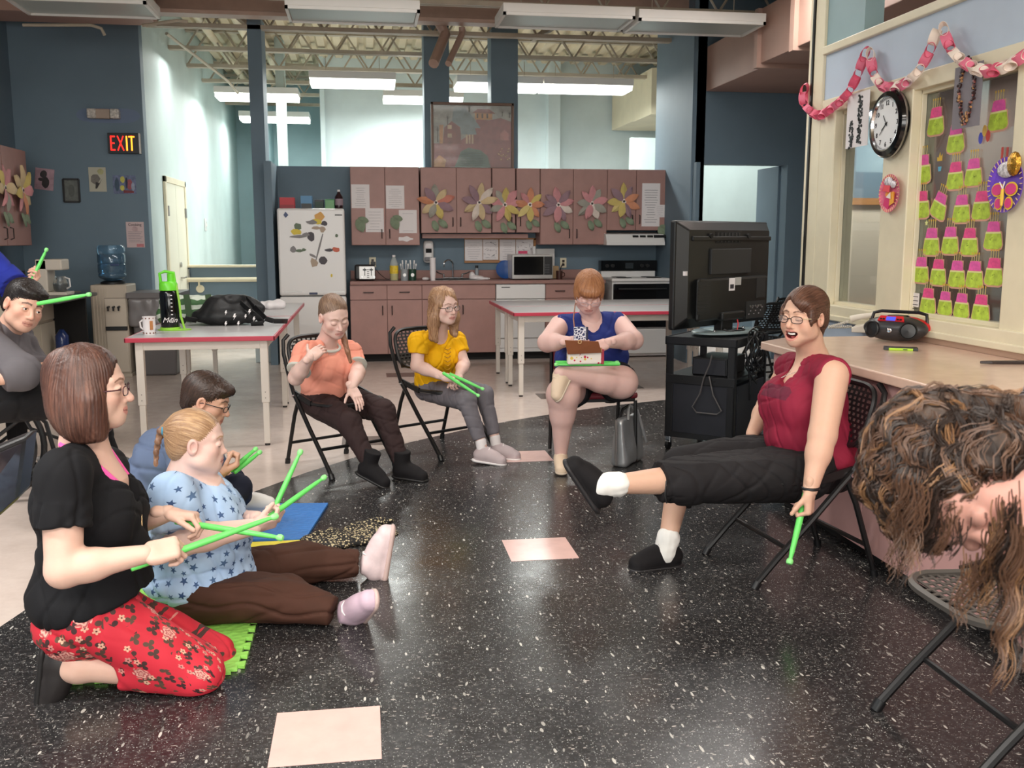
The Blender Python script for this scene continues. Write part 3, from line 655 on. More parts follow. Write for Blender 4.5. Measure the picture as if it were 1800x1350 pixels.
# things on top of the fridge
def fbox(pa,pb,c,label,y=11.1,dep=.14,band=None,cat='box'):
    x0,x1,z0,z1=rect(pa,pb,y); t=thing('carton',label,cat,((x0+x1)/2,y,fz1),group='boxes on the refrigerator')
    z0=fz1-.012; obj('box',MB().box(x0,x1,y,y+dep,z0,z1),c,t,bevel=.003)
    if band: obj('print',MB().box(x0+.005,x1-.005,y-.002,y,z0+band[0]*(z1-z0),z0+band[1]*(z1-z0)),band[2],t)
    return t
fbox((491,347),(518,366),mat('carton_red',(190,50,60),.5),'red carton on the left of the refrigerator top',band=(.1,.4,mat('carton_red_dark',(150,40,50),.5)))
fbox((528,344),(549,366),mat('carton_blue',(90,140,180),.5),'blue and black carton beside the red one',band=(.05,.45,M_black))
fbox((553,351),(569,366),M_black,'black carton with white lettering in the middle',y=11.12,band=(.2,.8,mat('carton_dkgreen',(30,60,44),.5)))
fbox((571,350),(588,366),mat('carton_green',(60,130,80),.5),'green and white carton next to the bottle',y=11.12,band=(.1,.9,mat('carton_green2',(120,170,120),.5)))
a=PY(596,366,11.15); bw=.045; t=thing('soda_bottle','dark plastic bottle with white cap on the refrigerator','bottle',(a.x,11.15,fz1))
obj('bottle',MB().lathe([(.04,-.012),(.045,.02),(.045,.13),(.02,.17),(.014,.19)],(a.x,11.15,fz1)),mat('dark_drink',(50,30,34),.15),t,smooth=True); obj('label',MB().lathe([(.0462,.04),(.0462,.11)],(a.x,11.15,fz1)),mat('drink_label',(150,130,140),.5),t,smooth=True); obj('cap',MB().cyl((a.x,11.15,fz1+.188),(a.x,11.15,fz1+.21),.016),M_pap,t,smooth=True)
# ---- counter things
# toaster
x0,x1,z0,z1=rect((636,466),(660,490),11.15); x0=PY(623,466,11.2).x; z0=zc
t=thing('toaster','four slot toaster with steel front at the left end of the worktop','toaster',((x0+x1)/2,11.25,z0))
obj('body',MB().box(x0,x1,11.15,11.42,z0+.01,z1),M_black,t,bevel=.02); obj('front',MB().box(x0+.05,x1-.004,11.138,11.152,z0+.02,z1-.012),M_alu,t,bevel=.004)
for q in (.35,.75):
    xx=x0+.05+(x1-x0-.05)*q; obj('lever',MB().box(xx-.004,xx+.004,11.13,11.14,z0+.06,z1-.03).box(xx-.02,xx+.02,11.115,11.14,z1-.06,z1-.045),M_black,t); obj('knob',MB().cyl((xx+(.03 if q>.5 else -.03),11.14,z0+.045),(xx+(.03 if q>.5 else -.03),11.12,z0+.045),.014,n=12),M_chrome,t,smooth=True)
for i in range(5): obj('button',MB().bx((x0+.05+(x1-x0-.05)*.55,11.136,z0+.04+.022*i),(.012,.003,.004)),M_black,t)
obj('slot',MB().box(x0+.02,x1-.02,11.2,11.225,z1-.004,z1+.001).box(x0+.02,x1-.02,11.33,11.355,z1-.004,z1+.001),M_dark,t)
tag(obj('power_cord',MB().tube([PY(661,474,11.2),PY(668,482,11.25),PY(678,490,11.3),PY(684,491,11.3)],.004,6),M_black,smooth=True),'black toaster cord reaching the worktop','cord')
# yellow drink bottle
a=PY(693,492,11.25); t=thing('drink_bottle','tall bottle of yellow drink beside the toaster','bottle',(a.x,11.25,zc)); r=.048
obj('bottle',MB().lathe([(r*.9,0),(r,.015),(r,.19),(.03,.24),(.016,.27)],(a.x,11.25,zc)),mat('clear_plastic',(220,226,220),.08,alpha=.35),t,smooth=True)
obj('drink',MB().lathe([(r*.86,.004),(r*.95,.016),(r*.95,.17)],(a.x,11.25,zc)),mat('yellow_drink',(206,190,40),.3),t,smooth=True); obj('label',MB().lathe([(r+.002,.08),(r+.002,.17)],(a.x,11.25,zc)),mat('yellow_label',(236,196,60),.5,var=.15,vs=30),t,smooth=True); obj('cap',MB().cyl((a.x,11.25,zc+.268),(a.x,11.25,zc+.29),.018),M_pap,t,smooth=True)
def tin(px,r,h,m_,label,y=11.2,n=6):
    a=PY(px,490,y); t=thing('utensil_cup',label,'cup',(a.x,y,zc),group='cups of plastic cutlery by the sink'); obj('cup',MB().lathe([(r,0),(r,h),(r*.9,h),(r*.9,.01)],(a.x,y,zc)),m_,t,smooth=True)
    obj('emblem',MB().cyl((a.x,y-r-.001,zc+h*.5),(a.x,y-r+.004,zc+h*.5),r*.45,n=14),M_alu,t)
    for i in range(n): 
        q=2*math.pi*i/n; e=Vector((a.x+r*.6*math.cos(q)*1.6,y+r*.5*math.sin(q),zc+h+.05+.02*(i%3))); obj('cutlery',MB().tube([(a.x+r*.5*math.cos(q),y+r*.5*math.sin(q),zc+.02),e],.004,5).ball(e,(.009,.003,.014),6,4),M_wht,t)
    return t
tin(711,.042,.13,mat('cup_silver',(150,156,160),.4),'silver cup of white plastic cutlery'); tin(725,.045,.13,mat('cup_green',(24,60,44),.4),'dark green cup of white plastic cutlery')
one('crumpled_napkin',MB().ball((PY(748,488,11.25).x,11.25,zc+.018),(.045,.03,.02),7,5),M_pap,'small crumpled white napkin beside the green cup','napkin')
a=PY(761,492,11.15); t=thing('paper_cup_stack','tall stack of white foam cups by the sink','cups',(a.x,11.15,zc))
for i in range(9): 
    z=zc+.022*i; obj('cup',MB().lathe([(.026,0),(.034,.085),(.036,.085),(.036,.079)],(a.x,11.15,z),n=16),M_pap,t,smooth=True)
# faucet and sink
a=PY(798,492,11.45); fxx=a.x
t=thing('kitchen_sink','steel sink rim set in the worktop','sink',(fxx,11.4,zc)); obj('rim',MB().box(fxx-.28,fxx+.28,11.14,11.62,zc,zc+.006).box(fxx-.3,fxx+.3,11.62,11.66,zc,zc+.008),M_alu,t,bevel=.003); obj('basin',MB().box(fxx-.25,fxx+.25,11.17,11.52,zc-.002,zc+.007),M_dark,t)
t=thing('faucet','chrome gooseneck faucet with two lever handles','faucet',(fxx,11.58,zc))
pts=[(fxx,11.58,zc)]+[(fxx,11.58,zc+.12)]+[(fxx-.055+.055*math.cos(q)*1,11.58-.02*(1-math.cos(q)),zc+.17+.055*math.sin(q)) for q in [math.pi*i/8 for i in range(9)]]+[(fxx-.11,11.54,zc+.14)]
obj('spout',MB().tube(pts,.010,8),M_chrome,t,smooth=True); obj('deck_plate',MB().box(fxx-.12,fxx+.12,11.56,11.61,zc+.006,zc+.022),M_chrome,t,bevel=.005)
for s in (-1,1): obj('lever',MB().cyl((fxx+s*.11,11.58,zc+.02),(fxx+s*.11,11.58,zc+.055),.014,n=10).tube([(fxx+s*.11,11.58,zc+.055),(fxx+s*.16,11.56,zc+.065),(fxx+s*.20,11.55,zc+.09)],.008,7),M_chrome,t,smooth=True)
a=PY(753,440,11.7); t=thing('soap_dispenser','white wall soap dispenser with dark label by the sink','dispenser',(a.x,11.7,PY(753,462,11.7).z))
z0,z1=PY(753,462,11.7).z,PY(753,423,11.7).z
obj('housing',MB().box(a.x-.06,a.x+.06,11.64,11.738,z0,z1),M_wht,t,bevel=.03); obj('label',MB().box(a.x-.035,a.x+.035,11.636,11.641,z0+.12,z0+.17),M_dark,t); obj('window',MB().box(a.x-.04,a.x+.04,11.634,11.640,z0+.18,z0+.205),M_pap,t); obj('push_bar',MB().box(a.x-.05,a.x+.05,11.625,11.645,z0+.02,z0+.07),mat('soap_grey',(120,120,124),.4),t,bevel=.01)
def outlet(px,py,label):
    a=PY(px,py,11.735); t=thing('wall_outlet',label,'outlet',(a.x,11.735,a.z)); obj('plate',MB().box(a.x-.04,a.x+.04,11.728,11.742,a.z-.06,a.z+.06),M_cream,t,bevel=.003)
    for s in (-.022,.022): obj('socket',MB().box(a.x-.015,a.x+.015,11.724,11.73,a.z+s-.014,a.z+s+.014),M_hand,t)
    return t
outlet(655,461,'wall outlet above the toaster'); outlet(990,462,'wall outlet beside the microwave'); one('outlet_plug',MB().box(PY(652,461,11.7).x,PY(660,461,11.7).x,11.68,11.724,PY(655,466,11.7).z,PY(655,460,11.7).z),M_black,'black plug in the outlet above the toaster','plug')
a=PY(838,486,11.3); t=thing('dish_towel','crumpled white towel on the worktop right of the faucet','towel',(a.x,11.35,zc)); sdf('cloth',[([ELL((a.x,11.33,zc+.02),(.09,.06,.03),k=.02),ELL((a.x+.08,11.33,zc+.012),(.08,.05,.018),k=.02),ELL((a.x-.05,11.36,zc+.05),(.03,.03,.04),k=.02)],.006)],M_pap,t,disp=lambda P:.006*sines(P,70,3))
a=PY(838,474,11.55); t=thing('spray_bottle','small bottle with black cap behind the towel','bottle',(a.x,11.55,zc)); obj('bottle',MB().lathe([(.022,0),(.024,.1),(.012,.13)],(a.x,11.55,zc)),mat('clear_grey',(150,156,160),.2),t,smooth=True); obj('cap',MB().cyl((a.x,11.55,zc+.13),(a.x,11.55,zc+.16),.018),M_black,t,smooth=True)
a=PY(888,480,11.45); t=thing('blue_plate','blue plastic plate leaning behind the microwave','plate',(a.x,11.45,zc)); obj('plate',MB().lathe([(0,0),(.09,0),(.11,.012),(.112,.016),(.09,.008),(0,.008)],(a.x,11.45,zc+.11),(0,-1,.25)),mat('blue_plastic',(30,80,150),.3),t,smooth=True)
# microwave
x0,x1,z0,z1=rect((900,448),(972,489),11.12); x0b=PY(895,450,11.3).x
t=thing('microwave','stainless microwave with black glass door on the worktop','microwave',((x0+x1)/2,11.3,zc))
obj('body',MB().box(x0,x1,11.14,11.5,zc+.012,z1),M_wht,t,bevel=.006); obj('front',MB().box(x0,x1,11.115,11.145,zc+.012,z1),M_alu,t,bevel=.006)
obj('door_glass',MB().box(x0+.02,x0+.37,11.108,11.118,zc+.06,z1-.02),M_blackg,t,bevel=.003); obj('control_panel',MB().box(x0+.375,x1-.012,11.108,11.118,zc+.06,z1-.02),M_black,t,bevel=.003)
for i in range(4):
    for j in range(3): obj('button',MB().bx((x0+.392+.019*j,11.106,zc+.09+.028*i),(.006,.002,.008)),mat('button_grey',(70,70,74),.4),t)
for dx in (.03,x1-x0-.03): obj('foot',MB().cyl((x0+dx,11.2,zc),(x0+dx,11.2,zc+.014),.012,n=8),M_black,t)
a=PY(983,488,11.3); t=thing('mug','dark brown mug right of the microwave','mug',(a.x,11.3,zc)); obj('cup',MB().lathe([(.035,0),(.04,.1),(.036,.1),(.03,.01)],(a.x,11.3,zc)),mat('brown_glaze',(70,44,38),.25),t,smooth=True); obj('handle',MB().tube([(a.x+.037,11.3,zc+.08),(a.x+.065,11.3,zc+.07),(a.x+.065,11.3,zc+.04),(a.x+.036,11.3,zc+.025)],.006,6),mat('brown_glaze',(70,44,38)),t,smooth=True)
a=PY(978,480,11.5); one('food_canister',MB().box(a.x-.05,a.x+.03,11.5,11.6,zc,zc+.15),mat('tan_card',(180,150,110),.6),'tan canister behind the brown mug','canister',bevel=.006)
tag(obj('power_cord',MB().tube([PY(990,462,11.72),PY(986,470,11.69),PY(984,478,11.6)],.005,6),M_black,smooth=True),'black cord hanging from the outlet by the microwave','cord')
one('cutting_board',MB().box(PY(938,437,11.66).x,PY(975,437,11.66).x,11.66,11.68,zc,PY(975,437,11.66).z),M_wht,'white cutting board standing behind the microwave','board',bevel=.004)
one('paper_roll',MB().cyl((PY(939,470,11.6).x,11.6,zc),(PY(939,433,11.6).x,11.6,PY(939,433,11.6).z),.022),M_wht,'thin white roll standing behind the microwave','roll',smooth=True)
# bulletin board
x0,x1,z0,z1=rect((816,419),(941,460),11.73); t=thing('bulletin_board','wood framed bulletin board over the worktop','board',((x0+x1)/2,11.73,z0))
obj('cork',MB().box(x0,x1,11.722,11.738,z0,z1),mat('cork',(170,130,96),.8),t); obj('frame',MB().box(x0,x1,11.712,11.74,z1-.02,z1+.005).box(x1-.02,x1+.003,11.712,11.74,z0,z1).box(x0,x1,11.712,11.74,z0-.01,z0+.004),M_wood,t)
M_ink=mat('ink',(50,46,52),.8); M_inkg=mat('ink_grey',(140,136,140),.8)
def sheet(name,x0,x1,y,z0,z1,label,group=None,lines=0,title=None,m_=None,dark=.0,rot=0,extra=None):
    t=thing(name,label,'paper',((x0+x1)/2,y,z0),group=group); obj('sheet',MB().box(x0,x1,y-.002,y,z0,z1),m_ or M_pap,t)
    w_=x1-x0;h_=z1-z0
    if lines:
        m=MB()
        for i in range(lines):
            zz=z1-h_*(.16+.74*i/max(1,lines-1)); L=random.uniform(.35,.8)*w_; xc=(x0+x1)/2; m.box(xc-L/2,xc+L/2,y-.0025,y-.0019,zz-h_*.005,zz+h_*.005)
        obj('writing',m,M_inkg,t)
    if title: text('title',title,h_*.07,M_ink,((x0+x1)/2,y-.0028,z1-h_*.07),(1,0,0),(0,0,1),t)
    if extra: extra(t,x0,x1,y,z0,z1)
    return t
def scribbles(t,x0,x1,y,z0,z1):
    m=MB()
    for i in range(26):
        a=random.uniform(x0+.02,x1-.02);b=random.uniform(z0+.02,z1-.03); m.bar((a,y-.0028,b),(a+random.uniform(-.03,.03),y-.0028,b+random.uniform(-.02,.02)),.003,.004,(0,1,0))
    obj('drawing',m,M_ink,t)
for i,(a,b,l,ex) in enumerate(((817,848,'plain typed sheet at the left of the bulletin board',None),(849,876,'sheet of black hand-washing drawings on the bulletin board',scribbles),(878,906,'printed notice with a round drawing on the bulletin board',None),(907,937,'notice with dark photos at the right of the bulletin board',scribbles))):
    q=rect((a,421),(b,458),11.71); sheet('notice',q[0],q[1],11.71,q[2]+.01*(i%2),q[3],l,'notices on the bulletin board',8 if not ex else 3,title=None,extra=ex)
one('pink_note',MB().box(PY(911,443,11.705).x,PY(927,443,11.705).x,11.702,11.706,PY(911,446,11.7).z,PY(911,441,11.7).z),mat('note_pink',(220,70,110),.6),'small pink note above the microwave','note')
for a,b,l,n_,ti in (((617,324),(650,366),'white list at the upper left of the first cabinet door',9,1),((642,366),(675,408),'white list at the lower right of the first cabinet door',7,0),((678,326),(711,367),'white list at the upper left of the second cabinet door',10,1),((701,369),(733,410),'nearly blank white sheet low on the second cabinet door',2,0),((1129,322),(1159,398),'tall white list on the last wall cabinet',14,0)):
    q=rect(a,b,YU-.002); sheet('cabinet_list',*q[:2],YU-.002,*q[2:],l,'lists on the wall cabinets',n_,'MENU' if 0 else None)
q=rect((1152,360),(1168,382),YU-.005); sheet('cabinet_list',*q[:2],YU-.006,*q[2:],'short tilted list beside the tall one','lists on the wall cabinets',6)
m=MB(); a=PY(712,420,YU-.002); P=[(math.cos(q)*.085*(1+.12*math.cos(3*q)),math.sin(q)*.027*(1+.25*math.cos(5*q))) for q in [2*math.pi*i/24 for i in range(24)]]; m.prism(P,(a.x,YU-.004,a.z),(1,0,0),(0,0,1),.002); one('name_label',m,M_pap,'white wavy edged label under the blank sheet','label')
# ---- paper flowers
FC={'y':(208,180,84),'g':(150,146,132),'p':(206,126,130),'m':(138,100,112),'o':(214,128,84),'t':(206,176,126),'r':(196,104,84),'w':(222,204,190),'l':(220,196,110)}
FM={k:mat('petal_'+k,tuple(int(q*.78+45) for q in v),.75,var=.05,vs=9) for k,v in FC.items()}; M_leaf=mat('paper_leaf',(128,142,118),.8,var=.08,vs=12); M_ring=mat('petal_ring',(236,222,214),.7)
def petal(m,c,ang,L,W,tilt,u,v,n,l0=.015,bend=0):
    """one paper petal: a curved strip in the plane u,v lifting off along n"""
    d=(u*math.cos(ang)+v*math.sin(ang)); s=(v*math.cos(ang)-u*math.sin(ang)); N=7; vs=[]
    for i in range(N+1):
        t_=i/N; wd=W*math.sin(math.pi*min(1,(t_*.86+.10)))**.8*(1 if i<N else .15); lift=tilt*L*math.sin(math.pi*t_*.8)+.006; p=c+d*(l0+L*t_)+n*lift
        vs+=[p+s*wd/2+n*(-.012*bend),p+n*.012,p-s*wd/2]
    fs=[]
    for i in range(N): 
        a=3*i; fs+=[(a,a+1,a+4,a+3),(a+1,a+2,a+5,a+4)]
    o=len(vs); vs+=[q+n*.0012 for q in vs]; fs+=[tuple(k+o for k in reversed(f)) for f in fs]
    # side faces
    for i in range(N): a=3*i; fs+=[(a,a+3,a+3+o,a+o),(a+5,a+2,a+2+o,a+5+o)]
    m.add(vs,fs)
def flower(c,R_,cols,label,u,v,n,rot=.0,leafs=((-.4,-1.25,0),),jit=.12,wf=.42):
    u=Vector(u);v=Vector(v);n=Vector(n);c=Vector(c)+n*.004; t=thing('paper_flower',label,'flower',c,group='paper flowers on the cabinet doors')
    K=len(cols)
    for i,k in enumerate(cols):
        m=MB(); a=math.pi/2-2*math.pi*i/K+rot+random.uniform(-jit,jit); petal(m,c+n*.004*(i%3),a,R_*random.uniform(.82,1.0),R_*wf*random.uniform(.85,1.1),random.uniform(.05,.22),u,v,n,bend=random.uniform(-1,1)); obj('petal',m,FM[k],t,smooth=True)
    m=MB().lathe([(.014,0),(.028,0),(.028,.004),(.014,.004),(.014,0)],c+n*.022,n,n=20); obj('ring',m,M_ring,t); obj('centre',MB().lathe([(0,0),(.014,0),(.012,.008),(0,.010)],c+n*.022,n,n=14),M_hand,t,smooth=True)
    for (lx,lz,rr) in leafs:
        m=MB(); petal(m,c+u*lx*R_*.3+v*lz*R_*.72,-1.2+rr,R_*.62,R_*.36,.12,u,v,n,0); obj('leaf',m,M_leaf,t,smooth=True)
KU,KV,KN=(1,0,0),(0,0,1),(0,-1,0)
for (px,py,R_,cols,l) in ((766,356,.215,'gtrmygtomy'[:9],'paper flower with grey, yellow and orange petals, first over the sink'),(842,356,.22,'twtmtwtmm','paper flower with cream and purple petals, second over the sink'),
  (887,360,.215,'yppyypgpg','yellow and pink paper flower on the narrow cabinet'),(931,360,.19,'oyooylop','orange and yellow paper flower on the other narrow cabinet'),
  (981,360,.21,'pmpwmpmmmm'[:9],'mauve and pink paper flower above the microwave'),(1040,358,.205,'pgpgwpggp','grey-green and pink paper flower right of the mauve one'),(1096,354,.205,'ymoomylym','yellow, purple and orange paper flower over the hood')):
    flower(PY(px,py,YU-.004),R_,cols,l,KU,KV,KN,rot=random.uniform(-.15,.15),leafs=((-.5,-1.35,0),(.5,-1.3,.5)))
for px,py,r_ in ((629,385,.16),(690,382,.15),(1159,398,.13)):
    m=MB(); petal(m,PY(px,py,YU-.004),-1.2,r_,r_*.7,.1,Vector(KU),Vector(KV),Vector(KN),0); petal(m,PY(px,py,YU-.004),-.2,r_*.8,r_*.5,.1,Vector(KU),Vector(KV),Vector(KN),0)
    one('paper_leaf',m,M_leaf,{629:'green paper leaves on the first cabinet door',690:'green paper leaves on the second cabinet door',1159:'green paper leaf at the foot of the tall list'}[px],'leaf',group='paper leaves on the cabinet doors')
# ---- painting on top of the cabinets
def painting():
    x0,x1,z0,z1=rect((757,179),(903,297),11.56); z0=ZT; w_=x1-x0;h_=z1-z0
    t=thing('painting','large framed folk-art village painting standing on the wall cabinets','painting',((x0+x1)/2,11.56,z0)); M_pf=mat('dark_frame',(110,80,62),.4)
    obj('frame',MB().box(x0,x1,11.54,11.60,z1-.03,z1).box(x0,x1,11.54,11.60,z0,z0+.012).box(x0,x0+.028,11.54,11.60,z0,z1).box(x1-.028,x1,11.54,11.60,z0,z1),M_pf,t,bevel=.003)
    cols=[(156,160,150),(140,84,80),(84,112,96),(128,72,60),(120,140,140),(190,140,84),(60,60,56),(170,110,104),(196,176,140)]
    ms=[mat(f'paint_{i}',c,.35,var=.12,vs=14) for i,c in enumerate(cols)]; Z=lambda v:z0+h_*v; Xx=lambda u_:x0+w_*u_
    L=[0]
    def pg(pts,i): L[0]+=1; m=MB(); m.prism([(Xx(a),Z(b)) for a,b in pts],(0,11.578-.0004*L[0],0),(1,0,0),(0,0,1),.002); return m
    G={}
    def add(pts,i): 
        q=pg(pts,i); G.setdefault(i,MB()); G[i].add(q.v,q.f)
    add([(0.02,0.02),(.98,.02),(.98,.98),(.02,.98)],0)
    add([(0.02,0.02),(.98,.02),(.98,.72),(.84,.78),(.7,.74),(.55,.76),(.5,.55),(.3,.38),(.02,.38)],1)
    add([(.28,.02),(.72,.02),(.68,.2),(.6,.28),(.45,.32),(.36,.26)],2)
    add([(.14,.38),(.36,.38),(.36,.62),(.25,.72),(.16,.62)],3); add([(.10,.38),(.14,.38),(.15,.66),(.10,.66)],5)
    add([(.25,.72),(.28,.93),(.42,.93),(.60,.62),(.36,.62)],4); add([(.36,.52),(.55,.52),(.53,.62),(.35,.62)],4)
    add([(.2,.6),(.25,.6),(.25,.66),(.2,.66)],8); add([(.2,.47),(.25,.47),(.25,.53),(.2,.53)],8)
    for i in range(3): add([(.42+.035*i,.38),(.44+.035*i,.38),(.44+.035*i,.52),(.42+.035*i,.52)],8)
    add([(.53,.75),(.74,.75),(.74,.85),(.53,.85)],5); add([(.5,.85),(.56,.91),(.7,.91),(.78,.84)],3)
    for i in range(3): add([(.55+.06*i,.77),(.57+.06*i,.77),(.57+.06*i,.84),(.55+.06*i,.84)],6)
    add([(.84,.44),(.94,.44),(.94,.54),(.89,.60),(.84,.54)],7); add([(.02,.02),(.16,.02),(.18,.13),(.1,.2),(.04,.13)],5)
    for (tx,tz,hh,s) in ((.08,.4,.4,1),(.2,.66,.22,1),(.86,.8,.12,.8),(.95,.78,.12,.7),(.46,.86,.1,.6)):
        add([(tx-.006,tz),(tx+.006,tz),(tx+.003,tz+hh*.6),(tx-.003,tz+hh*.6)],6)
        for k in range(9):
            a=math.pi*(.1+.8*k/8); add([(tx,tz+hh*.4),(tx+.003,tz+hh*.4),(tx+.09*s*math.cos(a),tz+hh*.5+.16*s*math.sin(a))],6)
    for k in range(16): a=random.uniform(.80,.95); b=random.uniform(.12,.3); add([(a,b),(a+.015,b+.004),(a+.012,b+.018),(a-.003,b+.015)],8)
    for k in range(8): z=.06+.026*k; add([(.34,z),(.66-.01*k,z),(.66-.01*k,z+.004),(.34,z+.004)],4)
    for i,m in G.items(): obj('painted_area',m,ms[i],t)
    obj('glazing',MB().box(x0+.028,x1-.028,11.555,11.557,z0+.012,z1-.03),mat('picture_glass',(255,255,255),.05,alpha=.10),t)
painting()
# ================================================================ folding chairs
def panel_mesh(P,wid,rows,t=.004,bridge=.034,rw=.010,n=6):
    """slotted panel: P(a,b)->point, a in 0..1 along, b across (metres); wid(a) half width"""
    m=MB()
    for i in range(rows):
        a=(i+.5)/rows; w_=wid(a)-.004
        for k in range(n):
            b0=-w_+2*w_*k/n; b1=-w_+2*w_*(k+1)/n; m.bar(P(a,b0),P(a,b1),rw,t,P.n)
        if i<rows-1:
            a2=(i+1.5)/rows; w2=min(wid(a),wid(a2))-.01; q=-w2+(bridge/2 if i%2 else 0)
            while q<w2: m.bar(P(a,q),P(a2,q),.011,t,P.n); q+=bridge
    return m
class Surf:
    def __init__(s,f,n): s.f=f; s.n=n
    def __call__(s,a,b): return Vector(s.f(a,b))
M_resin=mat('black_resin',(27,27,28),.42); M_resing=mat('grey_resin',(74,70,66),.42)
def make_chair(label,group,seat_mat=None):
    t=thing('folding_chair',label,'chair',group=group); L=dict(parent=t,local=True)
    W=.225
    for s in (-1,1):
        y=s*W
        obj('back_frame',MB().tube([(-.30,y*.80,.815),(-.305,y*.95,.78),(-.285,y,.70),(-.22,y,.55),(-.17,y,.46)],.0125,8),M_blackm,smooth=True,**L)
        obj('front_leg',MB().tube([(-.17,y,.46),(-.12,y,.41),(.02,y*1.0,.26),(.16,y,.12),(.255,y,.018)],.0135,8),M_blackm,smooth=True,**L)
        obj('rear_leg',MB().tube([(-.145,y*.90,.445),(-.20,y*.93,.32),(-.30,y*.95,.02)],.0125,8),M_blackm,smooth=True,**L)
        obj('foot_cap',MB().cyl((.245,y,.03),(.262,y,0),.018,n=10),M_black,smooth=True,**L); obj('foot_cap',MB().cyl((-.297,y*.95,.03),(-.303,y*.95,0),.017,n=10),M_black,smooth=True,**L)
        obj('hinge',MB().bar((-.20,y*.96,.47),(.02,y*.96,.425),.012,.035),M_blackm,**L)
        obj('rivet',MB().cyl((-.155,y*1.04,.45),(-.155,y*1.09,.45),.008,n=8),M_chrome,**L)
    obj('crossbar',MB().cyl((.115,-W,.155),(.115,W,.155),.010,n=8),M_blackm,smooth=True,**L); obj('crossbar',MB().cyl((-.255,-W*.95,.14),(-.255,W*.95,.14),.010,n=8),M_blackm,smooth=True,**L)
    wid=lambda a:.205*min(1,(1-abs(2*a-1)**5)**.5+.02)
    sm=seat_mat or M_resin
    fs=lambda a,b:(-.17+.40*a,b,.436-.016*math.sin(math.pi*a)-.012*max(0,a-.8)*5+.10*b*b)
    m=panel_mesh(Surf(fs,(0,0,1)),wid,15); ol=[]
    for k in range(40):
        q=2*math.pi*k/40; a=.5+.5*math.copysign(abs(math.cos(q))**.5,math.cos(q)); b=.208*math.copysign(abs(math.sin(q))**.5,math.sin(q)); ol.append(fs(a,b))
    m.tube(ol,.013,6,closed=True); obj('seat',m,sm,smooth=True,angle=30,**L)
    fb=lambda a,b:(-.205-.085*a+.35*b*b-.01,b,.545+.255*a)
    m=panel_mesh(Surf(fb,(1,0,.3)),lambda a:.20*min(1,(1-max(0,a-.1)**4)**.5+.02),12); ol=[]
    for k in range(40):
        q=2*math.pi*k/40; a=.5+.5*math.copysign(abs(math.cos(q))**.6,math.cos(q)); b=.205*math.copysign(abs(math.sin(q))**.45,math.sin(q)); ol.append(fb(a,b))
    m.tube(ol,.012,6,closed=True); obj('backrest',m,sm,smooth=True,angle=30,**L)
    return t
CG='black folding chairs'
c0=make_chair('black folding chair under the seated person in the peach shirt',CG)
place(c0,(-.16,5.98,0),math.radians(-57.6))
CH=[('black folding chair under the seated person in the yellow top',(.51,6.38),-57),('black folding chair under the laughing person in the maroon tank top',(1.775,3.82),186)]
for l,p,r in CH: place(copy_tree(c0,label=l),(*p,0),math.radians(r))
c5=make_chair('empty folding chair with a grey slotted seat beside the bending person with curly hair',CG,M_resing); place(c5,(1.76,2.32,0),math.radians(180))
# stacked folding chairs seen through the opening behind the television
a=PY(1362,470,11.5)
for i in range(2):
    c=copy_tree(c0,label='black folding chair seen behind the television, '+('nearer of two' if i==0 else 'farther of two')); place(c,((4.10,9.6,0) if i else (3.86,8.95,0)),math.radians(95+30*i))
# maroon padded chair of the red haired person
t=thing('padded_chair','black framed stacking chair with a maroon padded seat','chair',(1.44,6.0,0)); CP=(1.44,6.0)
def W_(x,y,z): return (CP[0]+x,CP[1]+y,z)
obj('seat',MB().box(CP[0]-.24,CP[0]+.24,CP[1]-.22,CP[1]+.24,.415,.455),mat('maroon_vinyl',(112,34,44),.4),t,bevel=.015); obj('seat_pan',MB().box(CP[0]-.225,CP[0]+.225,CP[1]-.2,CP[1]+.22,.395,.416),M_black,t)
for s in (-1,1):
    obj('leg',MB().tube([W_(s*.23,-.19,.40),W_(s*.235,-.20,.01)],.012,8),M_blackm,t,smooth=True); obj('leg',MB().tube([W_(s*.23,.22,.80),W_(s*.23,.21,.42),W_(s*.23,.25,.01)],.012,8),M_blackm,t,smooth=True)
obj('backrest',MB().box(CP[0]-.22,CP[0]+.22,CP[1]+.20,CP[1]+.235,.55,.80),mat('maroon_vinyl',(112,34,44)),t,bevel=.012)
